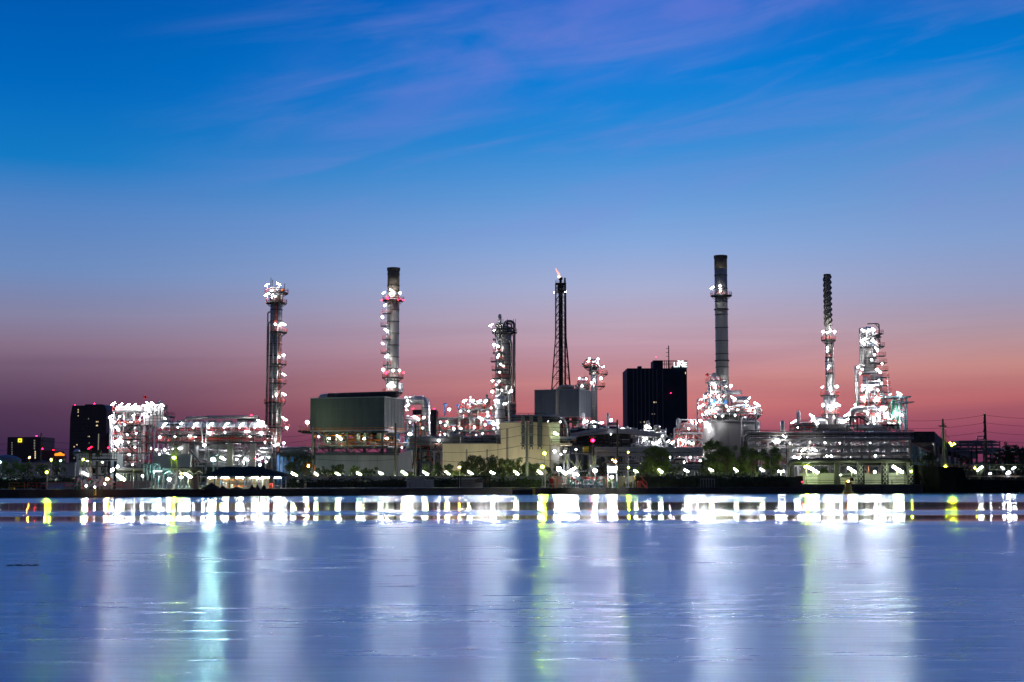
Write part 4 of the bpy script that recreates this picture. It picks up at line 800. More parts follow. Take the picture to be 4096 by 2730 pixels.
lamps(t, Y+2, [(1229,1690,'blob',1.25,'F'),(1353,1747,'\\',.5,'F',3),(1364,1757,'blob',.7,'F'),(1457,1756,'blob',.7,'F'),(1549,1754,'blob',.7,'F'),(1313,1755,'-',.5,'F',5),(1500,1746,'-',.6,'F',5),(1640,1738,'blob',1.3,'W',3),(1336,1817,'/',1.0,'F',-3),(1408,1855,'\\',.9,'F',-2),(1275,1748,'blob',.3,'F'),(1607,1791,'blob',.35)], pole=1.2)
Yd = 452; deck(t, X(1215,Yd,1728), X(1262,Yd,1728), Yd-12, Yd-6, Z(1728,Yd), 'dark_steel', 'orange', 2)
# shed under it
Y = 424; t = thing('warehouse', 'long grey corrugated shed beneath the green box, white gable at its right', 'shed', (X(1450,Y,1850), Y+8, ZL))
x0, x1, x2 = X(1262,Y,1850), X(1593,Y,1850), X(1645,Y,1850)
MB().box(x0, x1, Y, Y+14, ZL, Z(1822,Y)).build('wall', 'pale_wall', t); MB().ext([(x0-.5,Z(1822,Y)+.02),(x1+.3,Z(1822,Y)+.02),(x1+.3,Z(1819,Y)),(x0+5,Z(1806,Y)),(x0-.5,Z(1819,Y))], Y-.6, Y+14.5).build('roof', 'grey_steel', t)
MB().ext([(x1+.01,ZL),(x2,ZL),(x2,Z(1802,Y)),(x1+.01,Z(1815,Y))], Y-.5, Y+12).build('gable_wall', 'white_clad', t)
b = MB()
for px in (1430,1510,1593): b.box(X(px,Y,1850)-.1, X(px,Y,1850)+.1, Y-.15, Y-.003, ZL, Z(1822,Y))
b.build('downpipe', 'galv', t)
# ================================================================== JUNCTION RIGHT OF HEATER
Y = 475; t = thing('process_structure', 'blue-lit cluster of decks and pipes between green box and bent duct', 'process structure', (X(1650,Y,1750), Y, ZL))
frame(t, X(1624,Y,1750), X(1700,Y,1750), Y, Y+8, [Z(p,Y) for p in (1790,1745,1705,1678)], 2, 1, 'galv', 'grey_steel', 'red'); clutter(t, X(1624,Y,1750), X(1690,Y,1750), Y, Y+6, Z(1800,Y), Z(1660,Y), 26, 14, 6, 71, ('white_steel','galv','blue','alu','orange'))
lamps(t, Y-1, [(1657,1668,'blob',.7),(1666,1672,'blob',.6),(1675,1678,'blob',.5),(1640,1690,'blob',.4),(1691,1713,'blob',.35),(1645,1730,'blob',.4),(1626,1640,'blob',.4),(1626,1625,'/',.4)], pole=1)
# ================================================================== MIDDLE UNIT
Y = 500; t = thing('process_structure', 'open concrete frame holding silver domed tanks, left of dark column', 'process structure', (X(1860,Y,1700), Y, ZL))
frame(t, X(1750,Y,1700), X(1968,Y,1700), Y, Y+12, [Z(1757,Y), Z(1720,Y), Z(1670,Y)], 5, 1, 'concrete', 'grey_steel', 'red', pw=.7, brace=0)
deck(t, X(1835,Y,1640), X(1968,Y,1640), Y-.5, Y+10, Z(1636,Y), 'grey_steel', 'red')
for px in (1835,1912,1966): MB().box(X(px,Y,1650)-.3, X(px,Y,1650)+.3, Y, Y+.6, Z(1670,Y)+.01, Z(1636,Y)-.5).build('post', 'concrete', t)
shell(t, X(1808,Y,1700), Y+4, M(22,Y), Z(1757,Y), Z(1692,Y), 'alu', 'tank', bands=3); shell(t, X(1890,Y,1700), Y+4, M(21,Y), Z(1757,Y), Z(1652,Y), 'alu', 'tank', bands=3); shell(t, X(1842,Y,1700), Y+5, M(12,Y), Z(1720,Y), Z(1655,Y), 'white_steel', 'tank')
MB().tube([P(1888,1622,Y+3), P(1892,1622,Y+3), P(1946,1622,Y+3), P(1950,1622,Y+3)], 1.6, 14).build('drum', 'alu', t, True)
MB().rev(X(1947,Y,1600), Y+3, [(1.1,Z(1630,Y)),(1.1,Z(1600,Y)),(1.7,Z(1597,Y)),(.35,Z(1591,Y)),(.35,Z(1576,Y))], 12).build('cyclone', 'alu', t, True)
for px, a, c in ((1780,1665,1615),(1832,1640,1620)): MB().rev(X(px,Y,1650), Y+1, [(.35,Z(a,Y)),(.35,Z(c+6,Y)),(.75,Z(c+4,Y)),(.75,Z(c,Y)),(.3,Z(c-2,Y))], 10).build('valve_actuator', 'blue', t)
clutter(t, X(1752,Y,1700), X(1966,Y,1700), Y+1, Y+9, Z(1757,Y), Z(1672,Y), 34, 18, 8, 81, ('white_steel','red','galv','alu')); clutter(t, X(1840,Y,1640), X(1966,Y,1640), Y, Y+8, Z(1660,Y), Z(1612,Y), 18, 8, 3, 82, ('white_steel','galv','alu','red'))
stair(t, P(1757,1757,Y-1), P(1790,1720,Y-1)); stair(t, P(1765,1720,Y-1), P(1748,1672,Y-1))
lamps(t, Y-1.5, [(1797,1638,'blob',.9),(1858,1604,'/',.65),(1892,1604,'blob',.9),(1912,1608,'blob',.6),(1922,1604,'blob',.6),(1945,1603,'blob',.5),(1940,1608,'blob',.6),(1815,1715,'blob',.7),(1844,1715,'blob',.6),(1897,1710,'blob',.7),(1924,1675,'\\',.7),(1762,1690,'blob',.5),(1782,1702,'blob',.4),(1842,1645,'blob',.5),(1905,1740,'blob',.4),(1821,1742,'blob',.4),(1760,1742,'blob',.3),(1950,1665,'blob',.5),(1875,1645,'blob',.4)], pole=1.2)
for px, py in ((1780,1735),(1860,1735),(1930,1735),(1790,1690),(1880,1660),(1940,1700)): lamp(t, px, py, Y+8, 'blob', 'W', 1.0, 1)
Y = 496; t = thing('process_structure', 'steel bay with blue cladding and purple-lit pumps below the dark column', 'process structure', (X(2000,Y,1700), Y, ZL))
frame(t, X(1972,Y,1700), X(2060,Y,1700), Y, Y+8, [Z(p,Y) for p in (1722,1680,1642,1620)], 2, 1, 'galv', 'grey_steel', 'red'); MB().box(X(1953,Y,1700), X(2068,Y,1700), Y-1, Y-.6, Z(1700,Y), Z(1680,Y)-.6).build('cladding', 'blue_clad', t)
clutter(t, X(1960,Y,1700), X(2060,Y,1700), Y-.4, Y+6, Z(1722,Y), Z(1600,Y), 30, 12, 5, 91, ('white_steel','galv','alu','red','blue'))
lamps(t, Y-3, [(1973,1694,'blob',1.0),(1984,1697,'blob',.7),(1985,1602,'-',.6),(1965,1633,'blob',.35),(1993,1712,'blob',.5),(1975,1715,'blob',.4,'W2'),(1950,1650,'blob',.5)], pole=1)
# ================================================================== BLUE-GREY BOX HEATER
Y = 480; cxn = X(2317,Y,1620); pts, u, v = rot_box((cxn, Y), 22, 16.2, 12.5, 0, 0); z0, z1 = Z(1668,Y), Z(1557,Y)
t = thing('fired_heater', 'blue-grey corrugated box heater with a pipe bent over its top', 'furnace', (cxn-6, Y+8, ZL))
MB().prism(pts, z0, z1).build('casing', 'box_blue', t); joints(t, pts, z0, z1, 2.2)
b = MB(); b.beam((cxn,Y-.08,z0), (cxn,Y-.08,z1), .22)
for p, q in ((pts[0],pts[1]),(pts[3],pts[0])): b.beam((p.x,p.y-.05,z1), (q.x,q.y-.05,z1), .15, .2); b.beam((p.x,p.y-.05,z0), (q.x,q.y-.05,z0), .2, .35)
b.build('edge_trim', 'galv', t)
xp = X(2232,Y,1600); pipe(t, [(xp,Y+3.2,ZL+12), (xp,Y+3.2,Z(1543,Y)), (cxn-1.5,Y+3.2,Z(1548,Y))], .75, 'stack', 'header', 2.6, 14)
for s in (.8, 8, 15.4):
    for w_ in (.8, 11.5): q = pts[0]+u*s+v*w_; MB().box(q.x-.3, q.x+.3, q.y-.3, q.y+.3, ZL, z0-.01).build('post', 'grey_steel', t)
for py in (1682, 1712):
    zf = Z(py,Y); d = MB().prism([pts[0]-u*1.5-v*1.2, pts[1]-u*1.5+v, pts[2]+u+v, pts[3]+u-v*1.2], zf-.3, zf).build('deck', 'dark_steel', t); b = MB(); 
    for p, q in ((pts[3]-v*1.2,pts[0]-v*1.2-u*1.5),(pts[0]-u*1.5-v*1.2,pts[1]-u*1.5)):
        for hh in (.6, 1.15): b.beam((p.x,p.y,zf+hh), (q.x,q.y,zf+hh), .08)
    b.build('railing', 'red', d)
for s in (3, 6, 9, 12): q = pts[0]+u*s+v*4; MB().box(q.x-.9, q.x+.9, q.y-.5, q.y+.5, z0-3, z0-.02).build('burner_box', 'dark_steel', t)
clutter(t, X(2310,Y,1700), X(2405,Y,1700), Y+1, Y+8, Z(1740,Y), Z(1685,Y), 22, 14, 4, 101, ('galv','white_steel','grey_steel','red','white_steel'))
lamps(t, Y-1.5, [(2343,1685,'-',.7),(2373,1689,'-',.7),(2406,1692,'-',.6),(2379,1719,'blob',.9),(2379,1708,'blob',.5),(2425,1713,'blob',.9),(2445,1682,'blob',1.0),(2401,1718,'blob',.4),(2192,1685,'blob',.4),(2241,1688,'blob',.45),(2356,1712,'blob',.4)], pole=1.4)
# ================================================================== CREAM BUILDING
Y = 400
t = thing('process_building', 'cream windowless concrete building stepping up to a tall block with black hanging ducts', 'building', (X(2000,Y,1850), Y+10, ZL))
def bx(name, a, c, pt, y0, y1, m, pb=None): return MB().box(X(a,Y,1800), X(c,Y,1800), y0, y1, ZL if pb is None else Z(pb,Y), Z(pt,Y)).build(name, m, t)
bx('wall', 1769, 2003, 1776, Y+2, Y+16, 'cream'); bx('wall', 2003.3, 2201, 1692, Y, Y+18, 'cream'); bx('wall', 1993, 2003, 1697, Y+.2, Y+10, 'cream', 1714)
bx('wall', 2201.3, 2240, 1693, Y+1.5, Y+16, 'pale_wall'); bx('canopy', 2201.6, 2287, 1775, Y-3, Y+10, 'cream', 1783); bx('doorway', 2206, 2238, 1787, Y-1, Y-.8, 'white_clad', 1852); bx('wall', 2240.4, 2280, 1786, Y+3, Y+9, 'pale_wall')
for a in (1863, 1945, 2027, 2197): bx('pilaster', a, a+6, 1797 if a < 2000 else 1716, Y-.7 if a > 2000 else Y+1.3, Y-.01 if a > 2000 else Y+1.99, 'concrete')
bx('parapet', 1766, 1992, 1773, Y+1.7, Y+16.5, 'concrete', 1775.7); bx('parapet', 2001, 2242, 1689.5, Y-.3, Y+18.5, 'concrete', 1691.7)
for a, c in ((1991,1995),(2025,2028)): bx('downpipe', a, a+1.5, 1716, Y-.8, Y-.6, 'brown')
for k, (a, c) in enumerate(((2086,2099),(2117,2132),(2149,2168))):
    xa, xc = X(a,Y,1700), X(c,Y,1700); w_ = xc-xa
    MB().ext([(xa,Z(1782,Y)),(xa+w_*.2,Z(1789,Y)),(xc-w_*.2,Z(1789,Y)),(xc,Z(1782,Y)),(xc,Z(1664,Y)),(xc-.3,Z(1661,Y)),(xa+.3,Z(1661,Y)),(xa,Z(1664,Y))], Y-2.2, Y-.7).build('duct', 'box_green', t)
    b = MB()
    for q in (.15,.85): b.beam((xa+w_*q,Y-1.5,Z(1789,Y)), (xa+w_*q,Y-1.5,Z(1798,Y)), .25); b.beam((xa+w_*q,Y-1.5,Z(1797,Y)), (xa+w_*q,Y,Z(1797,Y)), .2)
    b.build('bracket', 'dark_steel', t); bx('clamp', a-2, c+4, 1715, Y-.68, Y-.02, 'grey_steel', 1718)
lamps(t, Y-1, [(2219,1732,'blob',.7,'F'),(2218,1806,'blob',.6,'W'),(2257,1807,'blob',.6,'W'),(2244,1818,'blob',.4,'W',-1)], pole=0)
lamps(t, Y-1, [(2226,1737,'-',.5,'F')], pole=.5)
rail_rect(t, X(2206,Y,1775), X(2284,Y,1775), Y-2.9, Y+1, Z(1775,Y), 'dark_steel')
# pipes over it
t = thing('pipe_rack', 'bundle of pipes passing over the cream building and bending down at its right', 'pipe rack', (X(2150,Y+8,1700), Y+8, ZL))
for k in range(6):
    yy = Y+4+k*.9; o = k*2.2; pipe(t, [P(2043+o,1664+o*1.6,yy), P(2262+o*1.0,1664+o*1.6,yy), P(2274-o*1.6,1780,yy)], .3, ('galv','grey_steel','alu_dark')[k%3], br=3, n=7)
for px in (2050, 2075, 2105, 2140, 2175, 2210, 2245): MB().box(X(px,Y+9,1680)-.15, X(px,Y+9,1680)+.15, Y+9.5, Y+9.9, ZL, Z(1660,Y+9)).build('post', 'grey_steel', t)
rail_rect(t, X(2045,Y,1665), X(2185,Y,1665), Y+4, Y+9, Z(1667,Y), 'dark_steel')
clutter(t, X(2242,Y,1750), X(2285,Y,1750), Y+4, Y+9, Z(1780,Y), Z(1690,Y), 12, 5, 1, 103, ('grey_steel','brown','galv','alu_dark'))
lamps(t, Y+3, [(2241,1689,'blob',.35)], pole=.5)
# ================================================================== PIPE RACKS
def rack(label, px0, px1, rows, Y, depth, nb, m_post='grey_steel', seed=1, mats=('galv','grey_steel','alu_dark'), per=4, rr=.24, postw=.4, top=None, loc='pipe_rack'):
    R = random.Random(seed); t = thing(loc, label, 'pipe rack', (X((px0+px1)/2,Y,1800), Y+depth/2, ZL)); x0, x1 = X(px0,Y,1800), X(px1,Y,1800); zt = Z(top or min(rows)-3, Y)
    for i in range(nb+1):
        x = x0+(x1-x0)*i/nb
        for y in (Y, Y+depth): MB().box(x-postw/2, x+postw/2, y-postw/2, y+postw/2, ZL, zt).build('post', m_post, t)
        b = MB()
        for py in rows: z = Z(py,Y); b.box(x-.16, x+.16, Y+.25, Y+depth-.25, z-.35, z)
        b.build('beam', m_post, t)
    for py in rows:
        z = Z(py,Y)
        for y in (Y-.25, Y+depth+.25): MB().box(x0, x1, y-.12, y+.12, z-.45, z-.02).build('beam', m_post, t)
        for k in range(per):
            y = Y+.6+(depth-1.2)*k/max(1,per-1)+R.uniform(-.2,.2); r = rr*R.uniform(.6,1.4); a = x0+R.choice((0,0,0,.2))*(x1-x0)*R.random(); c = x1-R.choice((0,0,0,.2))*(x1-x0)*R.random()
            pts_ = [(a,y,z+r), (c,y,z+r)]
            if R.random() < .4: m_ = a+(c-a)*R.uniform(.3,.7); h = R.uniform(.8,2); pts_ = [(a,y,z+r),(m_,y,z+r),(m_,y,z+r+h),(m_+3,y,z+r+h),(m_+3,y,z+r),(c,y,z+r)]
            pipe(t, pts_, r, R.choice(mats), n=7)
    return t
t = rack('dark pipe rack between green box and cream building, with elbowed pipes', 1640, 2012, [1753,1763,1774], 424, 8, 9, 'grey_steel', 5, top=1742); Y = 424
for a in (1845, 1852, 1990, 1998): pipe(t, [P(a-60,1745,Y-.8), P(a,1745,Y-.8), P(a,1774,Y-.8)], .4, 'alu_dark', br=1.6)
lamps(t, Y-1.5, [(1755,1763,'blob',.75)], pole=1.5); clutter(t, X(1645,Y,1780), X(1770,Y,1780), Y, Y+6, Z(1850,Y), Z(1765,Y), 20, 18, 4, 104, ('grey_steel','dark_steel','brown','alu_dark','red'))
frame(t, X(1738,Y,1830), X(1766,Y,1830), Y-3, Y-.6, [Z(1805,Y)], 1, 1, 'white_steel', 'white_steel', None, brace=0); stair(t, P(1742,1835,Y-3.5), P(1756,1806,Y-3.5), 1, 'grey_steel', 'orange'); stair(t, P(1730,1862,Y-3.5), P(1712,1835,Y-3.5), 1, 'grey_steel', 'orange')
deck(t, X(1735,Y,1792), X(1768,Y,1792), Y-3, Y-1, Z(1793,Y), 'grey_steel', 'orange')
t = rack('dark curved pipe rack right of cream building under the red lamp', 2275, 2520, [1722,1735,1750,1762,1775], 430, 8, 7, 'dark_steel', 6, ('galv','grey_steel','dark_steel','dark_steel'), 5); Y = 430
for k in range(6): pipe(t, [P(2280,1738+k*3,Y-1), P(2330,1728+k*3,Y-1), P(2380,1718+k*4,Y-1), P(2480,1715+k*3,Y-1), P(2640,1735+k*3,Y-1)], .22, 'galv', br=6, n=6)
lamps(t, Y+9, [(2300,1770,'blob',.5),(2400,1765,'blob',.5,),(2460,1755,'blob',.5),(2500,1745,'blob',.4)], pole=1)
lamps(t, Y-2, [(2443,1738,'blob',.25)], pole=.6)
t = rack('grey trestle of stacked pipes left of the green tree, on a braced steel portal', 2385, 2810, [1793,1803,1813,1818], 400, 6, 10, 'galv', 7, ('galv','galv','grey_steel','alu'), 3, .18, .22, top=1787); Y = 400
MB().box(X(2385,Y,1822), X(2600,Y,1822), Y-.6, Y-.3, Z(1824,Y), Z(1820,Y)).build('girder', 'galv', t)
for a, pa, c, pc in ((2408,1824,2380,1838),(2410,1824,2450,1855),(2532,1825,2512,1850)): MB().beam(P(a,pa,Y-.5), P(c,pc,Y-.5), .25).build('brace', 'galv', t)
MB().box(X(2507,Y,1850)-.35, X(2507,Y,1850)+.35, Y-1, Y-.3, ZL, Z(1818,Y)).build('post', 'galv', t)
b = MB()
for k, px in enumerate((2536,2545,2552,2560,2580,2590)): b.beam(P(px,1826,Y), P(px+(-1)**k*6,1850,Y), .16)
b.build('truss', 'galv', t)
lamps(t, Y+8, [(2340,1870,'blob',.7,'O'),(2520,1872,'blob',.6,'W'),(2570,1872,'blob',.6,'O'),(2450,1840,'blob',.4,'O'),(2600,1840,'blob',.5,'W'),(2680,1830,'blob',.6,'W'),(2760,1830,'blob',.6,'W'),(2500,1870,'blob',.35,'R')], pole=1)
t = rack('low dark pipe rack behind the wall lamps in the middle', 2390, 2830, [1857,1868,1880], 392, 5, 8, 'galv', 8, ('galv','grey_steel','brown'), 3, .2, .22)
# steel frames left of tank, with platforms
Y = 470; t = thing('process_structure', 'white steel portal frames and red railings left of the round tank', 'process structure', (X(2760,Y,1800), Y, ZL))
frame(t, X(2712,Y,1700), X(2808,Y,1700), Y, Y+10, [Z(p,Y) for p in (1860,1830,1795,1758,1730)], 3, 1, 'white_steel', 'galv', 'red'); 
b = MB(); b.box(X(2711,Y,1690), X(2808,Y,1690), Y-.2, Y+.1, Z(1682,Y), Z(1678,Y)); b.box(X(2711,Y,1690), X(2714,Y,1690), Y-.2, Y+.1, Z(1730,Y)+.02, Z(1673,Y)); b.beam(P(2718,1728,Y-.3), P(2750,1688,Y-.3), .3); b.beam(P(2758,1688,Y-.3), P(2800,1728,Y-.3), .3); b.build('portal', 'galv', t)
deck(t, X(2730,Y,1710), X(2806,Y,1710), Y, Y+8, Z(1714,Y), 'galv', 'red'); stair(t, P(2690,1775,Y-1), P(2730,1732,Y-1))
MB().box(X(2745,Y,1700), X(2795,Y,1700), Y+4, Y+8, Z(1713,Y)+.02, Z(1690,Y)).build('exchanger_box', 'white_steel', t)
clutter(t, X(2700,Y,1800), X(2810,Y,1800), Y+.3, Y+8, Z(1870,Y), Z(1690,Y), 44, 24, 8, 111, ('white_steel','galv','alu','red','white_steel','teal_steel'))
lamps(t, Y-2, [(2755,1716,'blob',.55),(2764,1683,'blob',.5),(2730,1763,'\\',.7),(2756,1770,'blob',.6),(2718,1796,'blob',1.1),(2801,1684,'blob',1.1),(2770,1690,'blob',.6),(2785,1693,'blob',.6),(2716,1825,'blob',.4),(2801,1844,'blob',.5),(2690,1771,'/',.5),(2672,1766,'/',.5),(2745,1800,'blob',.4),(2718,1872,'blob',.8),(2740,1840,'blob',.35)], pole=1.2)
for px, py in ((2725,1780),(2770,1775),(2790,1820),(2740,1850)): lamp(t, px, py, Y+7, 'blob', 'W', 1.0, 1)
# pumps and pipes, black tower foot
Y = 455; t = thing('process_structure', 'low cluster of elbowed pipes and a small vessel in front of the black tower', 'process structure', (X(2590,Y,1760), Y, ZL))
frame(t, X(2555,Y,1750), X(2660,Y,1750), Y, Y+8, [Z(1782,Y), Z(1745,Y)], 3, 1, 'galv', 'grey_steel', 'white_steel'); clutter(t, X(2545,Y,1750), X(2670,Y,1750), Y, Y+6, Z(1790,Y), Z(1715,Y), 26, 16, 4, 112, ('galv','white_steel','grey_steel','alu'))
shell(t, X(2631,Y,1720), Y+2, 1.0, Z(1745,Y), Z(1706,Y), 'alu_dark', 'vessel'); pipe(t, [P(2645,1770,Y), P(2645,1735,Y), P(2656,1735,Y), P(2658,1770,Y)], .4, 'galv', br=1.5)
lamps(t, Y-2, [(2587,1710,'blob',1.1),(2596,1708,'\\',.6),(2580,1758,'/',.6),(2630,1772,'/',.8),(2638,1762,'blob',.4),(2560,1740,'blob',.35),(2650,1745,'blob',.3),(2612,1773,'blob',.4)], pole=1.3)
Y = 470; t = thing('process_structure', 'mid-distance pipes and lamp posts under the blue-grey box', 'process structure', (X(2440,Y,1740), Y, ZL))
frame(t, X(2330,Y,1750), X(2545,Y,1750), Y, Y+8, [Z(1745,Y), Z(1728,Y)], 5, 1, 'grey_steel', 'grey_steel', 'white_steel', brace=0); clutter(t, X(2330,Y,1750), X(2545,Y,1750), Y, Y+6, Z(1745,Y), Z(1702,Y), 22, 20, 4, 113, ('galv','white_steel','grey_steel','alu'))
lamps(t, Y-1, [(2420,1727,'blob',.4),(2466,1718,'blob',.4),(2490,1715,'-',.4),(2520,1722,'blob',.4)], pole=1)
# ================================================================== ROUND TANK UNIT
Y = 470; cx = X(2926,Y,1750); r = M(114,Y)
t = thing('storage_tank', 'large round grey tank crowned with piping, decks and lamps', 'tank', (cx, Y, ZL))
MB().rev(cx, Y, [(r,ZL),(r,Z(1690,Y)),(r*.97,Z(1688,Y)),(r*.7,Z(1673,Y)),(r*.35,Z(1664,Y)),(r*.05,Z(1661,Y))], 48).build('shell', 'tank_grey', t, True)
MB().rev(cx, Y, [(r+.02,Z(1691,Y)),(r+.25,Z(1691,Y)),(r+.25,Z(1688,Y)),(r+.02,Z(1688,Y))], 48).build('rim', 'galv', t)
ring(t, cx, Y, r*.93, r*1.08, Z(1659,Y), m='galv'); ring(t, cx, Y, r*.2, r*.62, Z(1630,Y), m='grey_steel')
b = MB()
for k in range(36):
    a = math.radians(-180+10*k*.5*2); b.beam((cx+r*1.02*math.cos(a),Y+r*1.02*math.sin(a),Z(1662,Y)), (cx+r*.86*math.cos(a),Y+r*.86*math.sin(a),Z(1684,Y)), .16)
b.build('strut', 'dark_steel', t)
MB().beam((cx,Y,Z(1662,Y)), (cx,Y,Z(1630,Y)), 4).build('centre_column', 'alu', t)
for k in range(10):
    a = math.radians(-165+15*k); q = (cx+r*1.03*math.cos(a), Y+r*1.03*math.sin(a)); pipe(t, [(q[0],q[1],Z(1659,Y)),(q[0],q[1],Z(1632+k%3*4,Y)),(cx+r*.4*math.cos(a),Y+r*.4*math.sin(a),Z(1632+k%3*4,Y))], .22, ('galv','white_steel','dark_steel')[k%3], br=1)
b = MB()
for hh in (1640, 1650):
    n = 40
    for k in range(n): a0, a1 = 2*math.pi*k/n, 2*math.pi*(k+1)/n; R_ = r*1.05; b.beam((cx+R_*math.cos(a0),Y+R_*math.sin(a0),Z(hh,Y)), (cx+R_*math.cos(a1),Y+R_*math.sin(a1),Z(hh,Y)), .2)
b.build('ring_pipe', 'galv', t)
for px, pt, pe in ((3024,1632,1790),(2790,1598,1720)): pipe(t, [P(px,pe,Y-10.2), P(px,pt,Y-10.2), P(px+(20 if px < 2900 else -15),pt,Y-9)], .3, 'galv', br=1.4)
pipe(t, [P(2966,1780,Y-10.3), P(2966,1672,Y-10.3), P(2985,1670,Y-9.5)], .22, 'white_steel', br=1)
clutter(t, cx-r*.95, cx+r*.95, Y-8, Y, Z(1659,Y), Z(1628,Y), 40, 22, 8, 121, ('white_steel','galv','alu','white_steel','red','orange')); 
MB().tube([P(2922,1608,Y-3), P(2927,1608,Y-3), P(2985,1607,Y-3), P(2992,1607,Y-3)], 1.7, 16).build('drum', 'alu', t, True); pipe(t, [P(2890,1572,Y-2), P(2960,1571,Y-2), P(2965,1571,Y-2)], .7, 'white_steel', n=12); pipe(t, [P(2818,1620,Y-4), P(2820,1573,Y-4), P(2850,1573,Y-4)], .5, 'alu', br=2)
lamps(t, Y-9.5, [(2804,1626,'/',.85),(3028,1618,'\\',.9),(2825,1650,'blob',1.1),(2849,1641,'blob',.7),(2819,1589,'blob',1.0),(2934,1593,'\\',.7),(2985,1607,'blob',.8),(3000,1637,'blob',.8),(2913,1643,'blob',.6),(2846,1610,'-',.5),(2980,1670,'blob',.4),(2890,1665,'blob',.5),(2940,1662,'blob',.45),(2860,1668,'blob',.45),(2870,1635,'blob',.4),(2890,1620,'blob',.4),(2950,1640,'blob',.5),(3020,1650,'blob',.4),(2810,1660,'blob',.4),(2997,1593,'/',.3)], pole=1.3)
Y = 462; t = thing('reactor_tower', 'ornate stepped reactor tower on the tank roof, beside the tallest stack', 'process tower', (X(2862,Y,1550), Y, Z(1660,Y)))
xc = X(2862,Y,1550); shell(t, xc, Y+2, 2.4, Z(1640,Y), Z(1575,Y), 'alu', 'vessel'); shell(t, xc, Y+2, 1.7, Z(1574,Y), Z(1515,Y), 'white_steel', 'vessel', bands=2)
for py, a, c in ((1625,2822,2905),(1595,2828,2900),(1562,2836,2885),(1527,2830,2884)): deck(t, X(a,Y,py), X(c,Y,py), Y-2, Y+4.5, Z(py,Y), 'grey_steel', 'red', 2, .3)
for a in (2838,2852,2872,2884):
    MB().box(X(a,Y,1600)-.14, X(a,Y,1600)+.14, Y-1.8, Y-1.5, Z(1660,Y), Z(1527,Y)-.4).build('post', 'galv', t)
MB().tube([P(2826,1505,Y), P(2833,1497,Y), P(2834,1499,Y)], .55, 8, r1=.3).build('davit_head', 'flag_red', t); pipe(t, [P(2848,1527,Y-1), P(2848,1502,Y-1), P(2834,1502,Y-1)], .22, 'white_steel'); pipe(t, [P(2856,1527,Y-1), P(2856,1506,Y-1), P(2874,1508,Y-1), P(2874,1527,Y-1)], .3, 'white_steel', br=1)
MB().box(X(2838,Y,1605), X(2858,Y,1605), Y-2.5, Y-1, Z(1622,Y), Z(1600,Y)).build('cabinet', 'blue', t); MB().box(X(2893,Y,1605), X(2903,Y,1605), Y-2.5, Y-1, Z(1617,Y), Z(1602,Y)).build('cabinet', 'blue', t)
clutter(t, X(2832,Y,1570), X(2900,Y,1570), Y-2, Y+1, Z(1625,Y), Z(1530,Y), 22, 12, 6, 122, ('white_steel','galv','alu','red','white_steel'))
lamps(t, Y-3.5, [(2850,1535,'blob',.6),(2860,1541,'blob',.8),(2864,1570,'blob',.7),(2850,1570,'blob',.5),(2872,1587,'blob',.6),(2846,1603,'blob',.6),(2862,1555,'blob',.4),(2880,1600,'blob',.5),(2840,1585,'blob',.4),(2895,1585,'blob',.4),(2856,1620,'blob',.4),(2905,1625,'blob',.5)], pole=1)
# ================================================================== RIGHT RACK AND UNITS BEHIND
t = rack('broad brown-lit pipe rack of many horizontal pipes at right, in front of the silver column', 2990, 3640, [1737,1757,1787,1814], 385, 9, 8, 'concrete', 9, ('galv','brown','grey_steel','galv','alu_dark'), 5, .18, .55, top=1745, ); Y = 385
b = MB(); x0, x1 = X(2975,Y,1720), X(3640,Y,1720)
for i in range(24):
    x = x0+(x1-x0)*i/23; b.beam((x,Y-.6,Z(1757,Y)), (x,Y-.6,Z(1722,Y)), .13)
for py in (1722, 1733): b.beam((x0,Y-.6,Z(py,Y)), (x1,Y-.6,Z(py,Y)), .14)
b.build('railing', 'brown', t)
for k in range(5): pipe(t, [P(2968+k*6,1790,Y-1-k*.5), P(2968+k*6,1722+k*8,Y-1-k*.5), P(3100,1722+k*8,Y-1-k*.5), P(3655,1722+k*8,Y-1-k*.5)], .12+.015*k, ('brown','galv','dark_steel')[k%3], br=2)
for i in range(15):
    x = x0+6+(x1-x0-10)*i/15
    for py in (1777, 1805): MB().beam((x,Y-.5,Z(py,Y)), (x+1.8,Y-.5,Z(py-14,Y)), .35).build('knee_brace', 'galv', t)
lamps(t, Y-1.5, [(3101,1767,'blob',.7),(3115,1768,'blob',.5),(3138,1747,'\\',.5),(3213,1801,'/',.6),(3258,1800,'\\',.6)], pole=1)
Y = 440; t = thing('process_structure', 'deep tangle of lit pumps and pipes behind the right-hand pipe rack', 'process structure', (X(3370,Y,1800), Y, ZL))
frame(t, X(3060,Y,1750), X(3640,Y,1750), Y, Y+12, [Z(p,Y) for p in (1860,1825,1770)], 9, 1, 'white_steel', 'grey_steel', 'red', brace=1)
clutter(t, X(3060,Y,1750), X(3640,Y,1750), Y, Y+9, Z(1870,Y), Z(1725,Y), 80, 46, 16, 131, ('white_steel','galv','alu','red','white_steel','teal_steel','white_steel'))
MB().box(X(3465,Y,1830), X(3477,Y,1830), Y-3, Y-1.5, ZL, Z(1815,Y)).build('panel', 'orange', t)
sg_ = MB().box(X(3443,Y,1825), X(3462,Y,1825), Y-3, Y-2.6, Z(1838,Y), Z(1815,Y)).build('sign_board', 'sign_white', t); pc = P(3453,1827,Y-3.1)
b = MB(); b.ext([(pc.x-1.1,pc.z-.3),(pc.x-.3,pc.z-1.1),(pc.x+.8,pc.z-.4),(pc.x+1.2,pc.z+1.1),(pc.x-.2,pc.z+.9)], Y-2.75, Y-2.61); b.build('leaf_emblem', 'teal_steel', sg_)
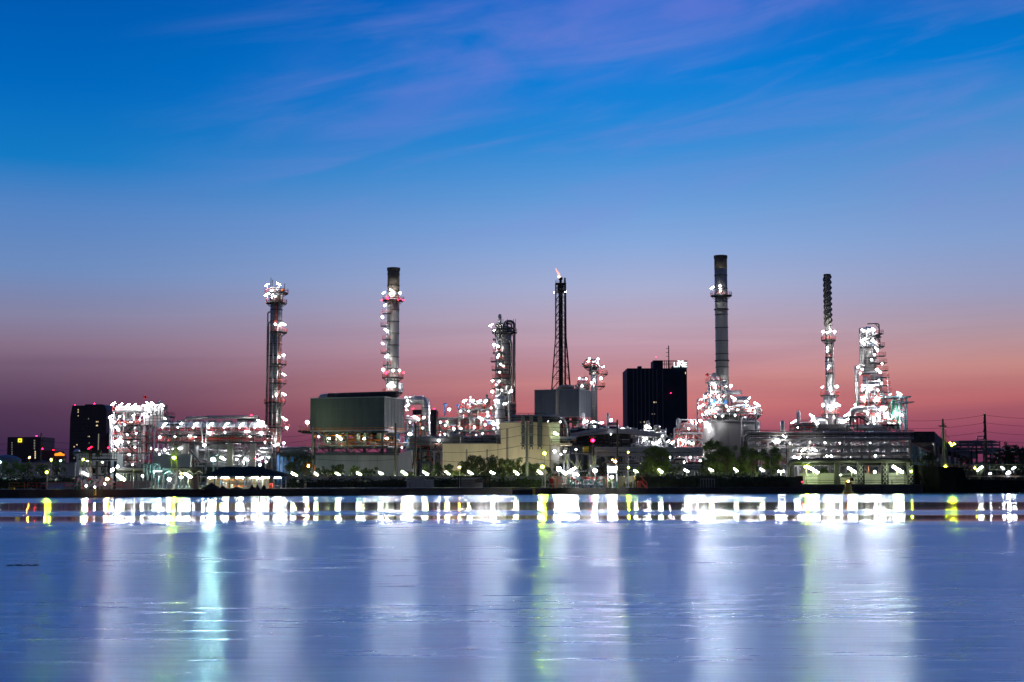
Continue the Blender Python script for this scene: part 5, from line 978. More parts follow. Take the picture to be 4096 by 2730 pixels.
lamps(t, Y-2, [(3501,1824,'blob',.5),(3308,1825,'blob',.6),(3318,1822,'\\',.7),(3178,1830,'blob',.9),(3193,1833,'blob',1.2),(3205,1828,'blob',.8),(3262,1740,'blob',.5),(3300,1742,'blob',.6),(3340,1742,'blob',.6),(3380,1742,'blob',.6),(3420,1742,'blob',.6),(3460,1741,'blob',.6),(3505,1742,'blob',.7),(3545,1741,'blob',.6),(3561,1743,'blob',.6),(3160,1775,'blob',.4),(3240,1770,'blob',.5),(3300,1772,'blob',.5),(3360,1772,'blob',.5),(3420,1772,'blob',.5),(3480,1772,'blob',.5),
  (3130,1840,'blob',.4,'O'),(3150,1805,'blob',.4,'O'),(3230,1830,'blob',.4),(3270,1850,'blob',.5),(3340,1852,'blob',.5),(3400,1830,'blob',.5),(3425,1820,'blob',.4),(3520,1850,'blob',.4),(3560,1800,'blob',.3)], pole=1)
for px in range(3090, 3640, 55):
    for py in (1755, 1815): lamp(t, px, py, Y+8, 'blob', 'W', .9, 1)
Y = 490; t = thing('process_structure', 'red-railed decks with slanting lamps between round tank and spiral stack', 'process structure', (X(3220,Y,1720), Y, ZL))
frame(t, X(3172,Y,1710), X(3245,Y,1710), Y-4, Y+4, [Z(1717,Y), Z(1702,Y)], 2, 1, 'galv', 'grey_steel', 'red', brace=0); deck(t, X(3205,Y,1690), X(3245,Y,1690), Y-4, Y+3, Z(1694,Y), 'grey_steel', 'red'); clutter(t, X(3172,Y,1710), X(3260,Y,1710), Y-4, Y+3, Z(1722,Y), Z(1692,Y), 14, 8, 3, 132, ('white_steel','red','galv'))
frame(t, X(3385,Y,1700), X(3440,Y,1700), Y-6, Y-1, [Z(1702,Y), Z(1668,Y)], 2, 1, 'dark_steel', 'grey_steel', 'red'); frame(t, X(3440,Y,1700), X(3560,Y,1700), Y-8, Y+4, [Z(1702,Y)], 4, 1, 'galv', 'dark_steel', 'red', brace=0)
stair(t, P(3432,1665,Y-9), P(3488,1700,Y-9), 1, 'dark_steel', 'dark_steel'); MB().rev(X(3470,Y,1715), Y-4, [(5.5,Z(1722,Y)),(5.3,Z(1705,Y)),(3,Z(1699,Y)),(.3,Z(1697,Y))], 20).build('vessel', 'alu', t, True)
# receding long gallery
t = thing('conveyor_gallery', 'long dark covered gallery receding right from the pipe rack', 'gallery', (X(3680,400,1800), 400, ZL))
n = 9; pa = [(3640+ (3850-3640)*i/n, 400+330*i/n) for i in range(n+1)]
for (a, ya), (c, yc) in zip(pa, pa[1:]):
    xa, xc = X(a,ya,1800), X(c,yc,1800); zt = Z(1727,400)
    for o in (0, 7):
        MB().beam((xa+o,ya,ZL), (xa+o,ya,zt-3), .5).build('post', 'grey_steel', t)
    m_ = MB(); h = 2.6
    m_.v += [(xa,ya,zt-3),(xc,yc,zt-3),(xc,yc,zt),(xa,ya,zt),(xa+7,ya,zt-3),(xc+7,yc,zt-3),(xc+7,yc,zt),(xa+7,ya,zt)]; m_.f += [(0,1,2,3),(5,4,7,6),(3,2,6,7),(1,0,4,5),(0,3,7,4),(2,1,5,6)]; m_.build('gallery_span', 'dark_steel', t)
    b = MB(); b.beam((xa,ya-.2,zt-3), (xc,yc-.2,zt-9), .2); b.beam((xa,ya-.2,zt-9), (xc,yc-.2,zt-3), .2); b.beam((xa,ya,zt-9), (xc,yc,zt-9), .4); b.build('truss', 'grey_steel', t)
    for k in range(3): q = (k+.5)/3; x = xa+(xc-xa)*q; y = ya+(yc-ya)*q; MB().beam((x,y-.3,zt-9), (x,y-.3,zt-3.1), .6).build('slat_panel', 'teal_steel', t)
MB().box(X(3712,500,1740), X(3738,500,1740), 499, 501, Z(1744,500), Z(1735,500)).build('roof_vent', 'dark_steel', t)
t = rack('far dim pipe rack receding at the right beyond the ship mast', 3840, 4000, [1768,1780,1795,1810], 520, 8, 5, 'grey_steel', 10, ('grey_steel','galv'), 3, .25, .3)
lamps(t, 519, [(3992,1822,'blob',.2)], pole=1)
t = rack('far dim pipe rack seen low between trees at the far right', 3960, 4110, [1800,1815,1835], 560, 8, 5, 'dark_steel', 12, ('grey_steel','galv'), 3, .25, .3)
t = rack('low pipe trestle left of the green box, with dull pipes against the sky', 1120, 1235, [1797,1810,1822], 450, 8, 4, 'grey_steel', 13, ('galv','grey_steel'), 4, .3, .3); Y = 450
pipe(t, [P(1130,1810,Y-1), P(1190,1808,Y-1), P(1212,1812,Y-1), P(1215,1840,Y-1)], .8, 'grey_steel', br=2)
MB().rev(X(1180,470,1830), 470, [(6,ZL),(6,Z(1823,470)),(4,Z(1815,470)),(1,Z(1812,470))], 20).build('dome_tank', 'blue', t, True)
MB().box(X(1240,470,1880), X(1262,470,1880), 468, 472, ZL, Z(1815,470)).build('shed_wall', 'box_green', t)

Y = 520; t = thing('process_building', 'long dark flat-roofed building behind the central pipe racks', 'building', (X(2500,Y,1780), Y+8, ZL)); MB().box(X(2285,Y,1780), X(2700,Y,1780), Y, Y+16, ZL, Z(1742,Y)).build('wall', 'box_green', t); MB().box(X(2283,Y,1780), X(2702,Y,1780), Y-.3, Y+16.3, Z(1742,Y)+.01, Z(1739,Y)).build('roof', 'dark_steel', t)
for px in range(2300, 2700, 36): MB().box(X(px,Y,1780), X(px+14,Y,1780), Y-.1, Y-.01, Z(1775,Y), Z(1755,Y)).build('window', 'glass_dark', t)
Y = 515; t = thing('warehouse', 'dim grey shed behind the low end of the right-hand pipe rack', 'shed', (X(3300,Y,1800), Y+8, ZL)); MB().box(X(3050,Y,1800), X(3650,Y,1800), Y, Y+14, ZL, Z(1790,Y)).build('wall', 'pale_wall', t); MB().box(X(3048,Y,1800), X(3652,Y,1800), Y-.3, Y+14.3, Z(1790,Y)+.01, Z(1787,Y)).build('roof', 'dark_steel', t)
# ================================================================== VEGETATION
def leaves(b, R, c, rad, n, s):
    for _ in range(n):
        while True:
            p = Vector((R.uniform(-1,1), R.uniform(-1,1), R.uniform(-1,1)))
            if .25 < p.length < 1: break
        p = Vector((c[0]+p.x*rad[0], c[1]+p.y*rad[1], c[2]+p.z*rad[2])); q = s*R.uniform(.5, 1.2)
        u_ = Vector((R.gauss(0,1), R.gauss(0,1), R.gauss(0,1))).normalized(); v_ = u_.cross(Vector((R.gauss(0,1), R.gauss(0,1), R.gauss(0,1)))).normalized()
        b.quad(p-u_*q, p+v_*q*.45, p+u_*q, p-v_*q*.45)
def tree(px, pt, hwp, Y, label, name='tree', m='leaf', dens=1.0, seed=0, group='trees behind the river wall', conifer=False, base=ZL, clumps=None):
    R = random.Random(seed or int(px*7+pt)); x = X(px,Y,1880); zt = Z(pt,Y); w_ = M(hwp,Y); t = thing(name, label, 'tree', (x, Y, base), group); H = zt-base
    b = MB(); b.tube([(x,Y,base-.1),(x+R.uniform(-.2,.2),Y,base+H*.3),(x+R.uniform(-.3,.3),Y,base+H*.6)], .05*H*.5+.05, 7, r1=.08); cl_ = []
    k = clumps or max(16, int(16+w_*6))
    for i in range(k):
        if conifer:
            f_ = i/(k-1); c = (x+R.uniform(-.15,.15), Y, base+H*(.15+.8*f_)); rad = (w_*(1.05-f_*.85), w_*(1.05-f_*.85), H*.13)
        else:
            a = R.uniform(0, 2*math.pi); rr_ = w_*math.sqrt(R.random())*.85; f_ = R.uniform(.22, .93)
            c = (x+rr_*math.cos(a), Y+rr_*math.sin(a)*.8, base+H*f_); q = R.uniform(.16, .32); rad = (w_*q, w_*q, H*.075*R.uniform(.6,1.3)+.18)
            b.tube([(x,Y,base+H*R.uniform(.22,.45)), tuple((u_+v_)/2+R.uniform(-.2,.2) for u_, v_ in zip((x,Y,base+H*.5), c)), c], .1, 5, r1=.03)
        cl_.append((c, rad))
    b.build('trunk', 'bark', t, True); cr = MB()
    for c, rad in cl_: leaves(cr, R, c, rad, int(75*dens*max(.8, rad[0]*rad[2]*2)), .27)
    cr.build('crown', m, t); return t
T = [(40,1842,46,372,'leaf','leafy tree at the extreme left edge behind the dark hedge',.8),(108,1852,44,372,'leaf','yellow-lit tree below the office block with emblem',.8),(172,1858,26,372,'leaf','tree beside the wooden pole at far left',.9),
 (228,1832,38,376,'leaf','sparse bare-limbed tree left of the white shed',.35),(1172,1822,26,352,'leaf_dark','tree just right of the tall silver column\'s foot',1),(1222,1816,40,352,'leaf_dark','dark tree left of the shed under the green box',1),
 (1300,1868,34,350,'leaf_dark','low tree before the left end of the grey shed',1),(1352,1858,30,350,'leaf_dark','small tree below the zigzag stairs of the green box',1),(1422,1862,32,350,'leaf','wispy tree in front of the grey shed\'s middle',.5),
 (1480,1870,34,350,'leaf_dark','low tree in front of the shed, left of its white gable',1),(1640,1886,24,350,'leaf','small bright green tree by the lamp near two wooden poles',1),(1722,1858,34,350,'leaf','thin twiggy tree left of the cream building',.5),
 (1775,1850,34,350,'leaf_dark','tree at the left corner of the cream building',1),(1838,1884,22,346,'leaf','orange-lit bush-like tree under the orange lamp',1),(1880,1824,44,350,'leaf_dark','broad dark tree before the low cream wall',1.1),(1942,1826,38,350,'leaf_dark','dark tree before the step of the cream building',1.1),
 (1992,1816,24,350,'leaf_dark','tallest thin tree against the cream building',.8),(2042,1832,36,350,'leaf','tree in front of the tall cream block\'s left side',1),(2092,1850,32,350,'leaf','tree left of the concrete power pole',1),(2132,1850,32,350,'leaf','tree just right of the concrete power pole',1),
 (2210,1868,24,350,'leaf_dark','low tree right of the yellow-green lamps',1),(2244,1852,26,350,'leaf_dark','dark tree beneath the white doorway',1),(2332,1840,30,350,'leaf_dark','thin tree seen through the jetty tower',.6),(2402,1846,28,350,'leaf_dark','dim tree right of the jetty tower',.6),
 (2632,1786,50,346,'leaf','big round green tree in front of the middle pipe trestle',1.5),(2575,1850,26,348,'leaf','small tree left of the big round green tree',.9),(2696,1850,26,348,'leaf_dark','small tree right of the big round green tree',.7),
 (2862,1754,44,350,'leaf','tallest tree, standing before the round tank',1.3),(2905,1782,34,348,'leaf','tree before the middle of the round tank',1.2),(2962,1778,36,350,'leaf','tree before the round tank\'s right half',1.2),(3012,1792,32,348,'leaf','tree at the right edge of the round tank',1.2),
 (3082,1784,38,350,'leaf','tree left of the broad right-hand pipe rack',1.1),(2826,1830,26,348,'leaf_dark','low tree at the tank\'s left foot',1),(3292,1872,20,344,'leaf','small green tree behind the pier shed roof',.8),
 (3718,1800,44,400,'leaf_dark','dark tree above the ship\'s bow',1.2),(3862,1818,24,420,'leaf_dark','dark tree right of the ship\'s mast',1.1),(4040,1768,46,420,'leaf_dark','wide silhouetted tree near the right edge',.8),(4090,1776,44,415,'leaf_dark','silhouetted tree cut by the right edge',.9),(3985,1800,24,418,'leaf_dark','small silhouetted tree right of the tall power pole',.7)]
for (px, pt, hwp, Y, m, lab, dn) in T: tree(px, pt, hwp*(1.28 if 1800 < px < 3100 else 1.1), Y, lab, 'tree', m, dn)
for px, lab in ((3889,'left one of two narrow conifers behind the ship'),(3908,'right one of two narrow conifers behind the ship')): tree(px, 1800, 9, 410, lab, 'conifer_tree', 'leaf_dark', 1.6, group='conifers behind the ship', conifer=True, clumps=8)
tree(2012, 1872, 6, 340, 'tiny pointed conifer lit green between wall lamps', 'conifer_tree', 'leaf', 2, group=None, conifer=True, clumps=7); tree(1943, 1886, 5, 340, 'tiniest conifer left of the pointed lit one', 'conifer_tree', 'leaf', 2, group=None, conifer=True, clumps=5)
def hedge(px0, px1, Y0, Y1, z1, seed, name='hedge', m='leaf_dark', z0=ZL, dens=1.0):
    R = random.Random(seed); x0, x1 = X(px0,Y0), X(px1,Y0); b = MB(); n = int((x1-x0)*(z1-z0)*26*dens)
    step = 1.5; k = int((x1-x0)/step)+1
    for i in range(k): x = x0+step*i; h = R.uniform(-.35,.3); b.box(x, x+step*.98, Y0+.5, Y1-.4, z0-.1, z1-.35+h)
    for _ in range(n):
        x = R.uniform(x0, x1); f_ = R.random(); z = z0+(z1-z0)*f_+.25*math.sin(x*.9)+.2*math.sin(x*2.3); y = Y0+R.uniform(0, .6) if R.random() < .7 else R.uniform(Y0, Y1)
        if y > Y0+.6: z = z1-.25+R.uniform(-.2,.3)+.25*math.sin(x*.9)
        leaves(b, R, (x,y,z), (.3,.3,.3), 1, .3)
    return tag(b.build(name, m), kind='stuff')
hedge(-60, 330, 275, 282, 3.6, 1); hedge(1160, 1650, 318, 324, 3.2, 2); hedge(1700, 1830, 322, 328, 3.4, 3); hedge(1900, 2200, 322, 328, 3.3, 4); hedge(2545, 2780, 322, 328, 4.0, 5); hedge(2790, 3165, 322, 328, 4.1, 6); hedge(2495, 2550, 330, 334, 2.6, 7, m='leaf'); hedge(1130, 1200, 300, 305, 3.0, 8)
# distant belt of trees and low town behind the plant
R = random.Random(77); b = MB()
for k in range(420):
    x = R.uniform(-420, 420); y = R.uniform(900, 960); h = R.uniform(7, 13); 
    b.ball((x,y,ZL+h*.55), h*.55, 1.3, 1, 1, 7, 5)
    leaves(b, R, (x,y-2,ZL+h*.6), (h*.75,h*.5,h*.55), 26, 1.1)
tag(b.build('distant_woods', 'leaf_dark'), kind='stuff')
# ================================================================== RIVER WALL AND ITS LAMPS
def wallrun(px0, px1, Y, zt, label, m='concrete', wire=True):
    x0, x1 = X(px0,Y), X(px1,Y); t = thing('river_wall', label, 'wall', ((x0+x1)/2, Y, ZL)); MB().box(x0, x1, Y, Y+.3, ZL, zt).build('wall', m, t)
    b = MB(); n = int((x1-x0)/3)
    for i in range(n+1): x = x0+(x1-x0)*i/n; b.beam((x,Y+.15,zt+.001), (x,Y+.15,zt+.75), .09)
    b.build('bracket', 'galv', t)
    if wire:
        pts = []; n = int((x1-x0)*6)
        for i in range(n+1): a = 2*math.pi*i/6*1.0; pts.append((x0+(x1-x0)*i/n, Y+.15+.3*math.cos(a), zt+.45+.32*math.sin(a)))
        MB().tube(pts, .035, 3, caps=False).build('razor_wire', 'galv', t)
    return t
wallrun(1150, 1625, 341, 3.95, 'long river wall with razor wire before the grey shed'); wallrun(1630, 2200, 341, 3.95, 'river wall topped by coiled razor wire below the cream building')
wallrun(2205, 2540, 344, 4.0, 'river wall with razor wire behind the middle jetty'); wallrun(2545, 3160, 341, 4.0, 'river wall behind hedges below the round tank'); wallrun(-80, 320, 330, 4.0, 'river wall at far left behind the dark hedge')
wl = [(22,1913),(100,1912),(172,1911),(247,1910),(1177,1899),(1265,1897),(1351,1897),(1436,1896),(1523,1894),(1617,1893),(1702,1894),(1790,1893),(1881,1892),(1970,1892),(2065,1892),(2160,1891),(2543,1886),(2642,1885),(2746,1884),(2845,1881),(2943,1881),(3048,1881)]
ords = 'leftmost,second,third,fourth,fifth,sixth,seventh,eighth,ninth,tenth,eleventh,twelfth,thirteenth,fourteenth,fifteenth,sixteenth,seventeenth,eighteenth,nineteenth,twentieth,twenty-first,rightmost'.split(',')
for i, (px, py) in enumerate(wl):
    Y = 342.6 if px > 300 else 331.5; p = P(px, py, Y); t = thing('wall_lamp', f'slanting white floodlight on the river wall, {ords[i]} of the row counted from the left', 'lamp', (p.x, Y, p.z-.9), 'slanting floodlights along the river wall')
    MB().beam((p.x,Y+.3,3.0), (p.x,Y+.3,p.z+.2), .1).build('pole', 'galv', t)
    s_ = random.Random(px).choice((.72,.85,1.0,1.12)) if px > 300 else .42; dz_ = random.Random(px+1).uniform(.3,.6); h = MB().beam((p.x-.9*s_,Y+.2,p.z+.8*s_), (p.x+.9*s_,Y+.2,p.z-.2*s_), .3, .12).build('housing', 'galv', t)
    a = Vector((-.75*s_,0,dz_*s_)); a = a*.75; MB().tube([p+a, p, p-a], .12*s_+.03, 7).build('lamp_glass', 'F' if px > 300 else 'W2', h)
# ================================================================== STREET LAMPS
street_lamp(205,1841,300,'YG','yellow-green lamp on a tall thin pole at left, higher of the left pair'); street_lamp(188,1890,262,'YG','yellow-green lamp on a short pole by the grey quay shed, lower of the left pair')
street_lamp(243,1843,390,'T','small white-green lamp on a pole before the low pale wall',.22); street_lamp(853,1839,395,'T','dazzling teal-white lamp before the cooler deck, brightest at left',1.5); street_lamp(118,1831,400,'O','orange street lamp below the office block with emblem',.45)
street_lamp(2178,1815,322,'YG','yellow-green lamp, upper of the bright pair before the cream building',.8); street_lamp(2169,1868,318,'YG','yellow-green lamp, lower of the bright pair before the cream building',.8)
street_lamp(1234,1865,345,'O','orange lamp beside the dark tree left of the grey shed',.6,arm=-1.5,m='orange'); street_lamp(1838,1870,344,'O','orange lamp among trees below the low cream wall',.55)
street_lamp(2461,1847,336,'O','orange lamp beside the wooden pole behind the middle jetty',.75); street_lamp(430,1917,252,'O','orange lamp at the foot of the left jetty tower',.65)
street_lamp(3225,1869,330,'YG','brightest yellow-green lamp, on the right-hand pier',1.15,base=2.0); street_lamp(2380,1884,300,'W','big white globe lamp on a white post right of the middle jetty tower',1.1,m='white_steel')
street_lamp(2371,1763,312,'R','tall post carrying a glowing red light above the middle jetty',1.0,m='brown'); street_lamp(2447,1909,305,'W','white lamp under the lit jetty sign board',.85)
street_lamp(0,1850,360,'T','pale lamp cut by the left edge',.5); street_lamp(677,1918,268,'W','white lamp at the left jetty between sign board and lattice mast',.75)
for px, py, lab in ((2514,1872,'small yellow-green light on the jetty pole, lower'),(2513,1810,'small yellow-green light on the jetty pole, upper')): street_lamp(px, py, 303+(py<1850), 'YG', lab, .3)
# ================================================================== POWER POLES AND CABLES
def pole(px, pt, Y, label, m='wood_pole', arms=(), w_=.32, base=ZL):
    x = X(px,Y,1800); t = thing('power_pole', label, 'utility pole', (x, Y, base)); MB().tube([(x,Y,base-.1),(x,Y,Z(pt,Y))], w_, 8, r1=w_*.65).build('pole', m, t)
    for py, l in arms:
        b = MB(); z = Z(py,Y); b.beam((x-l,Y-.2,z), (x+l,Y-.2,z), .16); b.build('cross_arm', m, t)
        b = MB()
        for s in (-l, l): b.tube([(x+s,Y-.2,z+.08),(x+s,Y-.2,z+.45)], .1, 6)
        b.build('insulator', 'grey_steel', t)
    return t
pole(1582,1694,350,'left one of two wooden poles before the green box'); pole(1662,1693,350,'right one of two wooden poles before the green box'); pole(2470,1680,345,'wooden pole rising above the middle jetty, beside the orange lamp'); pole(1250,1708,352,'pole before the left end of the green box','concrete')
pole(2108,1684,347,'concrete power pole with crossarms before the tall cream block','concrete',((1700,1.4),(1737,1.4),(1779,1.5),(1742,1.3)),.38); pole(163,1733,420,'wooden pole at far left before the two dark towers'); pole(192,1892,256,'thin pole near the grey quay shed','galv',w_=.12); pole(535,1868,262,'thin pole standing at the left jetty','galv',w_=.12)
pole(2180,1870,312,'thin grey pole below the yellow-green lamp pair','galv',w_=.12); pole(1690,1756,426,'slim steel post before the dark pipe rack','galv',w_=.2); pole(3145,1770,344,'thin dark post left of the pier','dark_steel',w_=.12)
t = pole(3943,1656,420,'tall leaning power pole with hanging insulators behind the ship',w_=.55)
for py in (1683,1718,1750): pipe(t, [P(3943,py-8,419.3), P(3938,py-6,419.3), P(3934,py+10,419.3)], .14, 'dark_steel', 'insulator', br=.2)
t = thing('floodlight_mast', 'thin dark T-shaped mast right of the dark trees by the pier', 'utility pole', (X(3083,335,1850), 335, ZL)); MB().tube([(X(3083,335,1850),335,ZL-.1), P(3083,1815,335)], .16, 6).build('pole', 'dark_steel', t); MB().beam(P(3044,1820,335), P(3105,1821,335), .3).build('cross_arm', 'dark_steel', t)
def cable(a, c, sag, label, group='power cables'):
    a, c = P(*a), P(*c); pts = [a+(c-a)*i/12-Vector((0,0,sag*4*(i/12)*(1-i/12))) for i in range(13)]; o = MB().tube(pts, .04, 4); t = o.build('power_cable', 'dark_steel'); tag(t, label, 'cable', group)
L_ = ['topmost','second from top','third from top','lowest']
for k, (a, c, d) in enumerate(((1697,1700,1690),(1735,1737,1712),(1776,1779,1740),(1832,1830,1834))):
    cable((1662,a+25 if k < 3 else 1830,350), (2106,c,347), 1.2, f'{L_[k]} cable running left from the concrete power pole'); cable((2110,c,347), (2470,d,345), 1.0, f'{L_[k]} cable running right from the concrete power pole')
for k, (a, c) in enumerate(((1760,1800),(1790,1822),(1835,1838))): cable((1250,a,352), (1582,c,350), .5, f'{L_[k]} cable between the left pole and the two wooden poles')
for k, py in enumerate((1662,1693,1728,1760)): cable((3620,py+22,430), (3934,py,420), .6, f'{L_[k]} cable running left from the leaning pole'); cable((3946,py,420), (4180,py+14,420), .3, f'{L_[k]} cable running right from the leaning pole')
for k, py in enumerate((1763,1788)): cable((163,py,420), (436,py+12,420), .5, f'{L_[k]} cable crossing before the brown tower'); cable((-60,py+14,420), (163,py,420), .4, f'{L_[k]} cable at the extreme left edge')
for k, py in enumerate((1742,1765)): cable((1130,py+6,400), (1250,py-8,352), .3, f'{L_[k]} cable between silver column and the pole by the green box')
# ================================================================== LEFT JETTY
Y = 262; t = thing('jetty_tower', 'dark steel loading tower on four legs at the left jetty', 'jetty tower', (X(380,Y,1900), Y, ZL))
for px in (323,362,397,436):
    for y in (Y, Y+4): MB().box(X(px,Y,1900)-.22, X(px,Y,1900)+.22, y-.22, y+.22, ZL, Z(1838,Y)-.3).build('leg', 'grey_steel' if px in (323,397) else 'dark_steel', t)
MB().box(X(318,Y,1840), X(442,Y,1840), Y-.6, Y+4.6, Z(1841,Y), Z(1836,Y)).build('deck', 'dark_steel', t); rail_rect(t, X(322,Y,1830), X(440,Y,1830), Y-.5, Y+4.5, Z(1836,Y), 'dark_steel', 1.1, .07, 1.6)
b = MB()
for py in (1866,1902): b.beam(P(320,py,Y-.3), P(440,py,Y-.3), .25)
b.build('beam', 'dark_steel', t); b = MB()
for a, pa, c, pc in ((323,1842,360,1900),(360,1842,325,1900),(397,1842,436,1900),(436,1842,397,1900),(362,1902,323,1960),(397,1902,436,1960)): b.beam(P(a,pa,Y-.25), P(c,pc,Y-.25), .12)
b.build('brace', 'grey_steel', t); b = MB(); b.beam(P(288,1813,Y), P(392,1807,Y), .3).beam(P(392,1808,Y), P(402,1812,Y), .8); b.beam(P(362,1836,Y), P(362,1810,Y), .5); b.build('loading_arm', 'dark_steel', t); MB().box(X(385,Y,1820), X(400,Y,1820), Y-.6, Y+1.5, Z(1828,Y), Z(1807,Y)).build('cabinet', 'dark_steel', t); MB().tube([P(362,1836,Y-.1), P(362,1815,Y-.1), P(366,1900,Y-.1)], .25, 8).build('riser', 'brown', t)
lamps(t, Y-1, [(333,1839,'blob',.28,'YG'),(342,1896,'\\',.5),(349,1899,'blob',.3)], pole=.5, m='dark_steel'); lamp(t, 360, 1792, Y+.5, '/', 'R', .35, 1.2, 'dark_steel')
Y = 400; t = thing('warehouse', 'white corrugated shed behind the left jetty tower', 'shed', (X(375,Y,1850), Y+6, ZL)); MB().box(X(305,Y,1850), X(445,Y,1850), Y, Y+12, ZL, Z(1814,Y)).build('wall', 'white_clad', t); MB().box(X(303,Y,1850), X(447,Y,1850), Y-.4, Y+12.5, Z(1814,Y)+.01, Z(1811,Y)).build('roof', 'grey_steel', t)
lamps(t, Y-6, [(350,1845,'blob',.35),(410,1850,'blob',.35),(430,1880,'blob',.4)], pole=2); MB().ball((X(308,420,1800),420,Z(1812,420)), 1.1).build('ball_tank', 'alu', t, True)
Y = 410; t = thing('warehouse', 'long low pale warehouse behind the left trees', 'shed', (X(230,Y,1870), Y+6, ZL)); MB().box(X(-60,Y,1870), X(300,Y,1870), Y, Y+12, ZL, Z(1856,Y)).build('wall', 'pale_wall', t); MB().box(X(-62,Y,1870), X(301,Y,1870), Y-.4, Y+12.5, Z(1856,Y)+.01, Z(1851,Y)).build('roof', 'galv', t)
Y = 258; t = thing('quay_shed', 'low grey-blue shed on the left quay with a dark red doorway', 'shed', (X(240,Y,1950), Y+2, ZL)); MB().box(X(163,Y,1950), X(322,Y,1950), Y, Y+4, ZL, Z(1931,Y)).build('wall', 'galv', t); MB().box(X(161,Y,1950), X(324,Y,1950), Y-.3, Y+4.3, Z(1931,Y)+.01, Z(1929.5,Y)).build('roof', 'grey_steel', t)
MB().box(X(165,Y,1950), X(190,Y,1950), Y-.1, Y-.01, ZL, Z(1938,Y)).build('opening', 'glass_dark', t); d = MB().box(X(265,Y,1950), X(290,Y,1950), Y-.15, Y-.02, ZL+.5, Z(1936,Y)).build('door', 'white_steel', t); MB().box(X(268,Y,1950), X(287,Y,1950), Y-.2, Y-.16, ZL+.7, Z(1939,Y)).build('door_panel', 'red', d); MB().box(X(196,Y,1950), X(262,Y,1950), Y-.1, Y-.02, ZL, Z(1940,Y)).build('panel', 'blue_clad', t)
def rail_line(px0, px1, Y, z, label, m='orange', h=1.2, step=1.5, name='railing', w_=.08):
    x0, x1 = X(px0,Y,1950), X(px1,Y,1950); b = MB(); n = max(1, int((x1-x0)/step))
    for hh in (h, h*.5): b.beam((x0,Y,z+hh), (x1,Y,z+hh), w_)
    for i in range(n+1): x = x0+(x1-x0)*i/n; b.beam((x,Y,z-.02), (x,Y,z+h), w_)
    return tag(b.build(name, m), label, 'railing')
rail_line(37,98,252.5,ZL,'bright orange railing on the quay at far left'); rail_line(110,330,254,ZL,'dim red railing along the left quay before the grey shed','red'); rail_line(335,520,257,ZL,'red railing among the valves under the left jetty tower','red'); rail_line(700,860,268,ZL,'pale green railing left of the open pavilion','galv'); rail_line(450,620,262,ZL,'pale railing along the left jetty\'s low wall','galv')
tag(MB().box(X(37,252,1970), X(58,252,1970), 251.5, 252.2, ZL, ZL+.35).build('bollard_block', 'yellow'), 'small yellow block below the orange railing', 'block'); tag(MB().box(X(372,250,1975), X(379,250,1975), 250.3, 250.9, .4, 1.6).build('fender', 'yellow'), 'yellow fender on the dark quay face below the left tower', 'fender')
street_lamp(122,1962,252,'YG','tiny low yellow-green lamp beside the orange railing',.12)
def manifold(px0, px1, Y, n, label, seed):
    R = random.Random(seed); x0, x1 = X(px0,Y,1950), X(px1,Y,1950); t = thing('valve_manifold', label, 'valves', ((x0+x1)/2, Y, ZL))
    for i in range(n):
        x = x0+(x1-x0)*(i+.5)/n+R.uniform(-.15,.15); y = Y+R.uniform(-1,1); h = R.uniform(1.0,1.9); b = MB(); b.tube(bend([(x,y,ZL),(x,y,ZL+h),(x+R.choice((-1,1))*R.uniform(.5,.9),y,ZL+h),(x+R.choice((-.8,.8)),y,ZL+h*.4)],.3), .13, 6); b.build('pipe', R.choice(('galv','white_steel','green')), t, True)
        w_ = MB(); w_.tube([(x,y-.25,ZL+h+.3),(x,y-.18,ZL+h+.3)], .3, 9).beam((x,y-.2,ZL+h-.1), (x,y-.2,ZL+h+.3), .08); w_.build('handwheel', R.choice(('red','galv','white_steel')), t)
    MB().tube([(x0,Y-.5,ZL+.6),(x1,Y-.5,ZL+.6)], .22, 8).build('header', 'galv', t, True); return t
t = manifold(300, 450, 257, 18, 'jumble of valves and hand wheels under the left jetty tower', 3); lamps(t, 254, [(420,1937,'blob',.25),(345,1945,'blob',.22),(380,1950,'blob',.2)], pole=1)
# pipe trestle, low wall, sign
Y = 300; t = thing('pipe_trestle', 'black elevated pipe trestle across the left jetty on many thin legs', 'pipe rack', (X(560,Y,1900), Y, ZL))
for k in range(4): MB().tube([P(352+k*2,1876+k*4,Y+k*.8), P(800,1876+k*4,Y+k*.8)], .32, 8).build('pipe', 'dark_steel', t, True)
MB().box(X(350,Y,1890), X(800,Y,1890), Y-.2, Y+2.8, Z(1896,Y), Z(1893,Y)).build('beam', 'dark_steel', t)
for i in range(22): x = X(455+i*16.5,Y,1900); MB().box(x-.12, x+.12, Y+.3, Y+.6, ZL, Z(1896,Y)-.01).build('leg', 'dark_steel', t)
for px, w_ in ((575,12),(600,14),(618,20)): pipe(t, [P(px,1893,Y-1), P(px,1856,Y-1), P(px+w_,1856,Y-1), P(px+w_,1940,Y-1)], .22, 'dark_steel', br=1)
lamps(t, Y-2, [(455,1877,'/',.95),(480,1909,'\\',1.0,'F'),(633,1889,'-',.9,'T'),(752,1903,'\\',.85,'F'),(570,1905,'blob',.4),(725,1895,'blob',.25,'O'),(725,1910,'-',.35)], pole=3)
for px in (660,700,740,780): MB().beam(P(px,1896,Y-.5), P(px+16,1884,Y-.5), .12).beam(P(px+32,1896,Y-.5), P(px+16,1884,Y-.5), .12).build('truss', 'concrete', t)
Y = 285; tag(MB().box(X(440,Y,1930), X(600,Y,1930), Y, Y+.4, ZL, Z(1924,Y)).build('low_wall', 'concrete'), 'long low concrete wall behind the left jetty railing', 'wall')
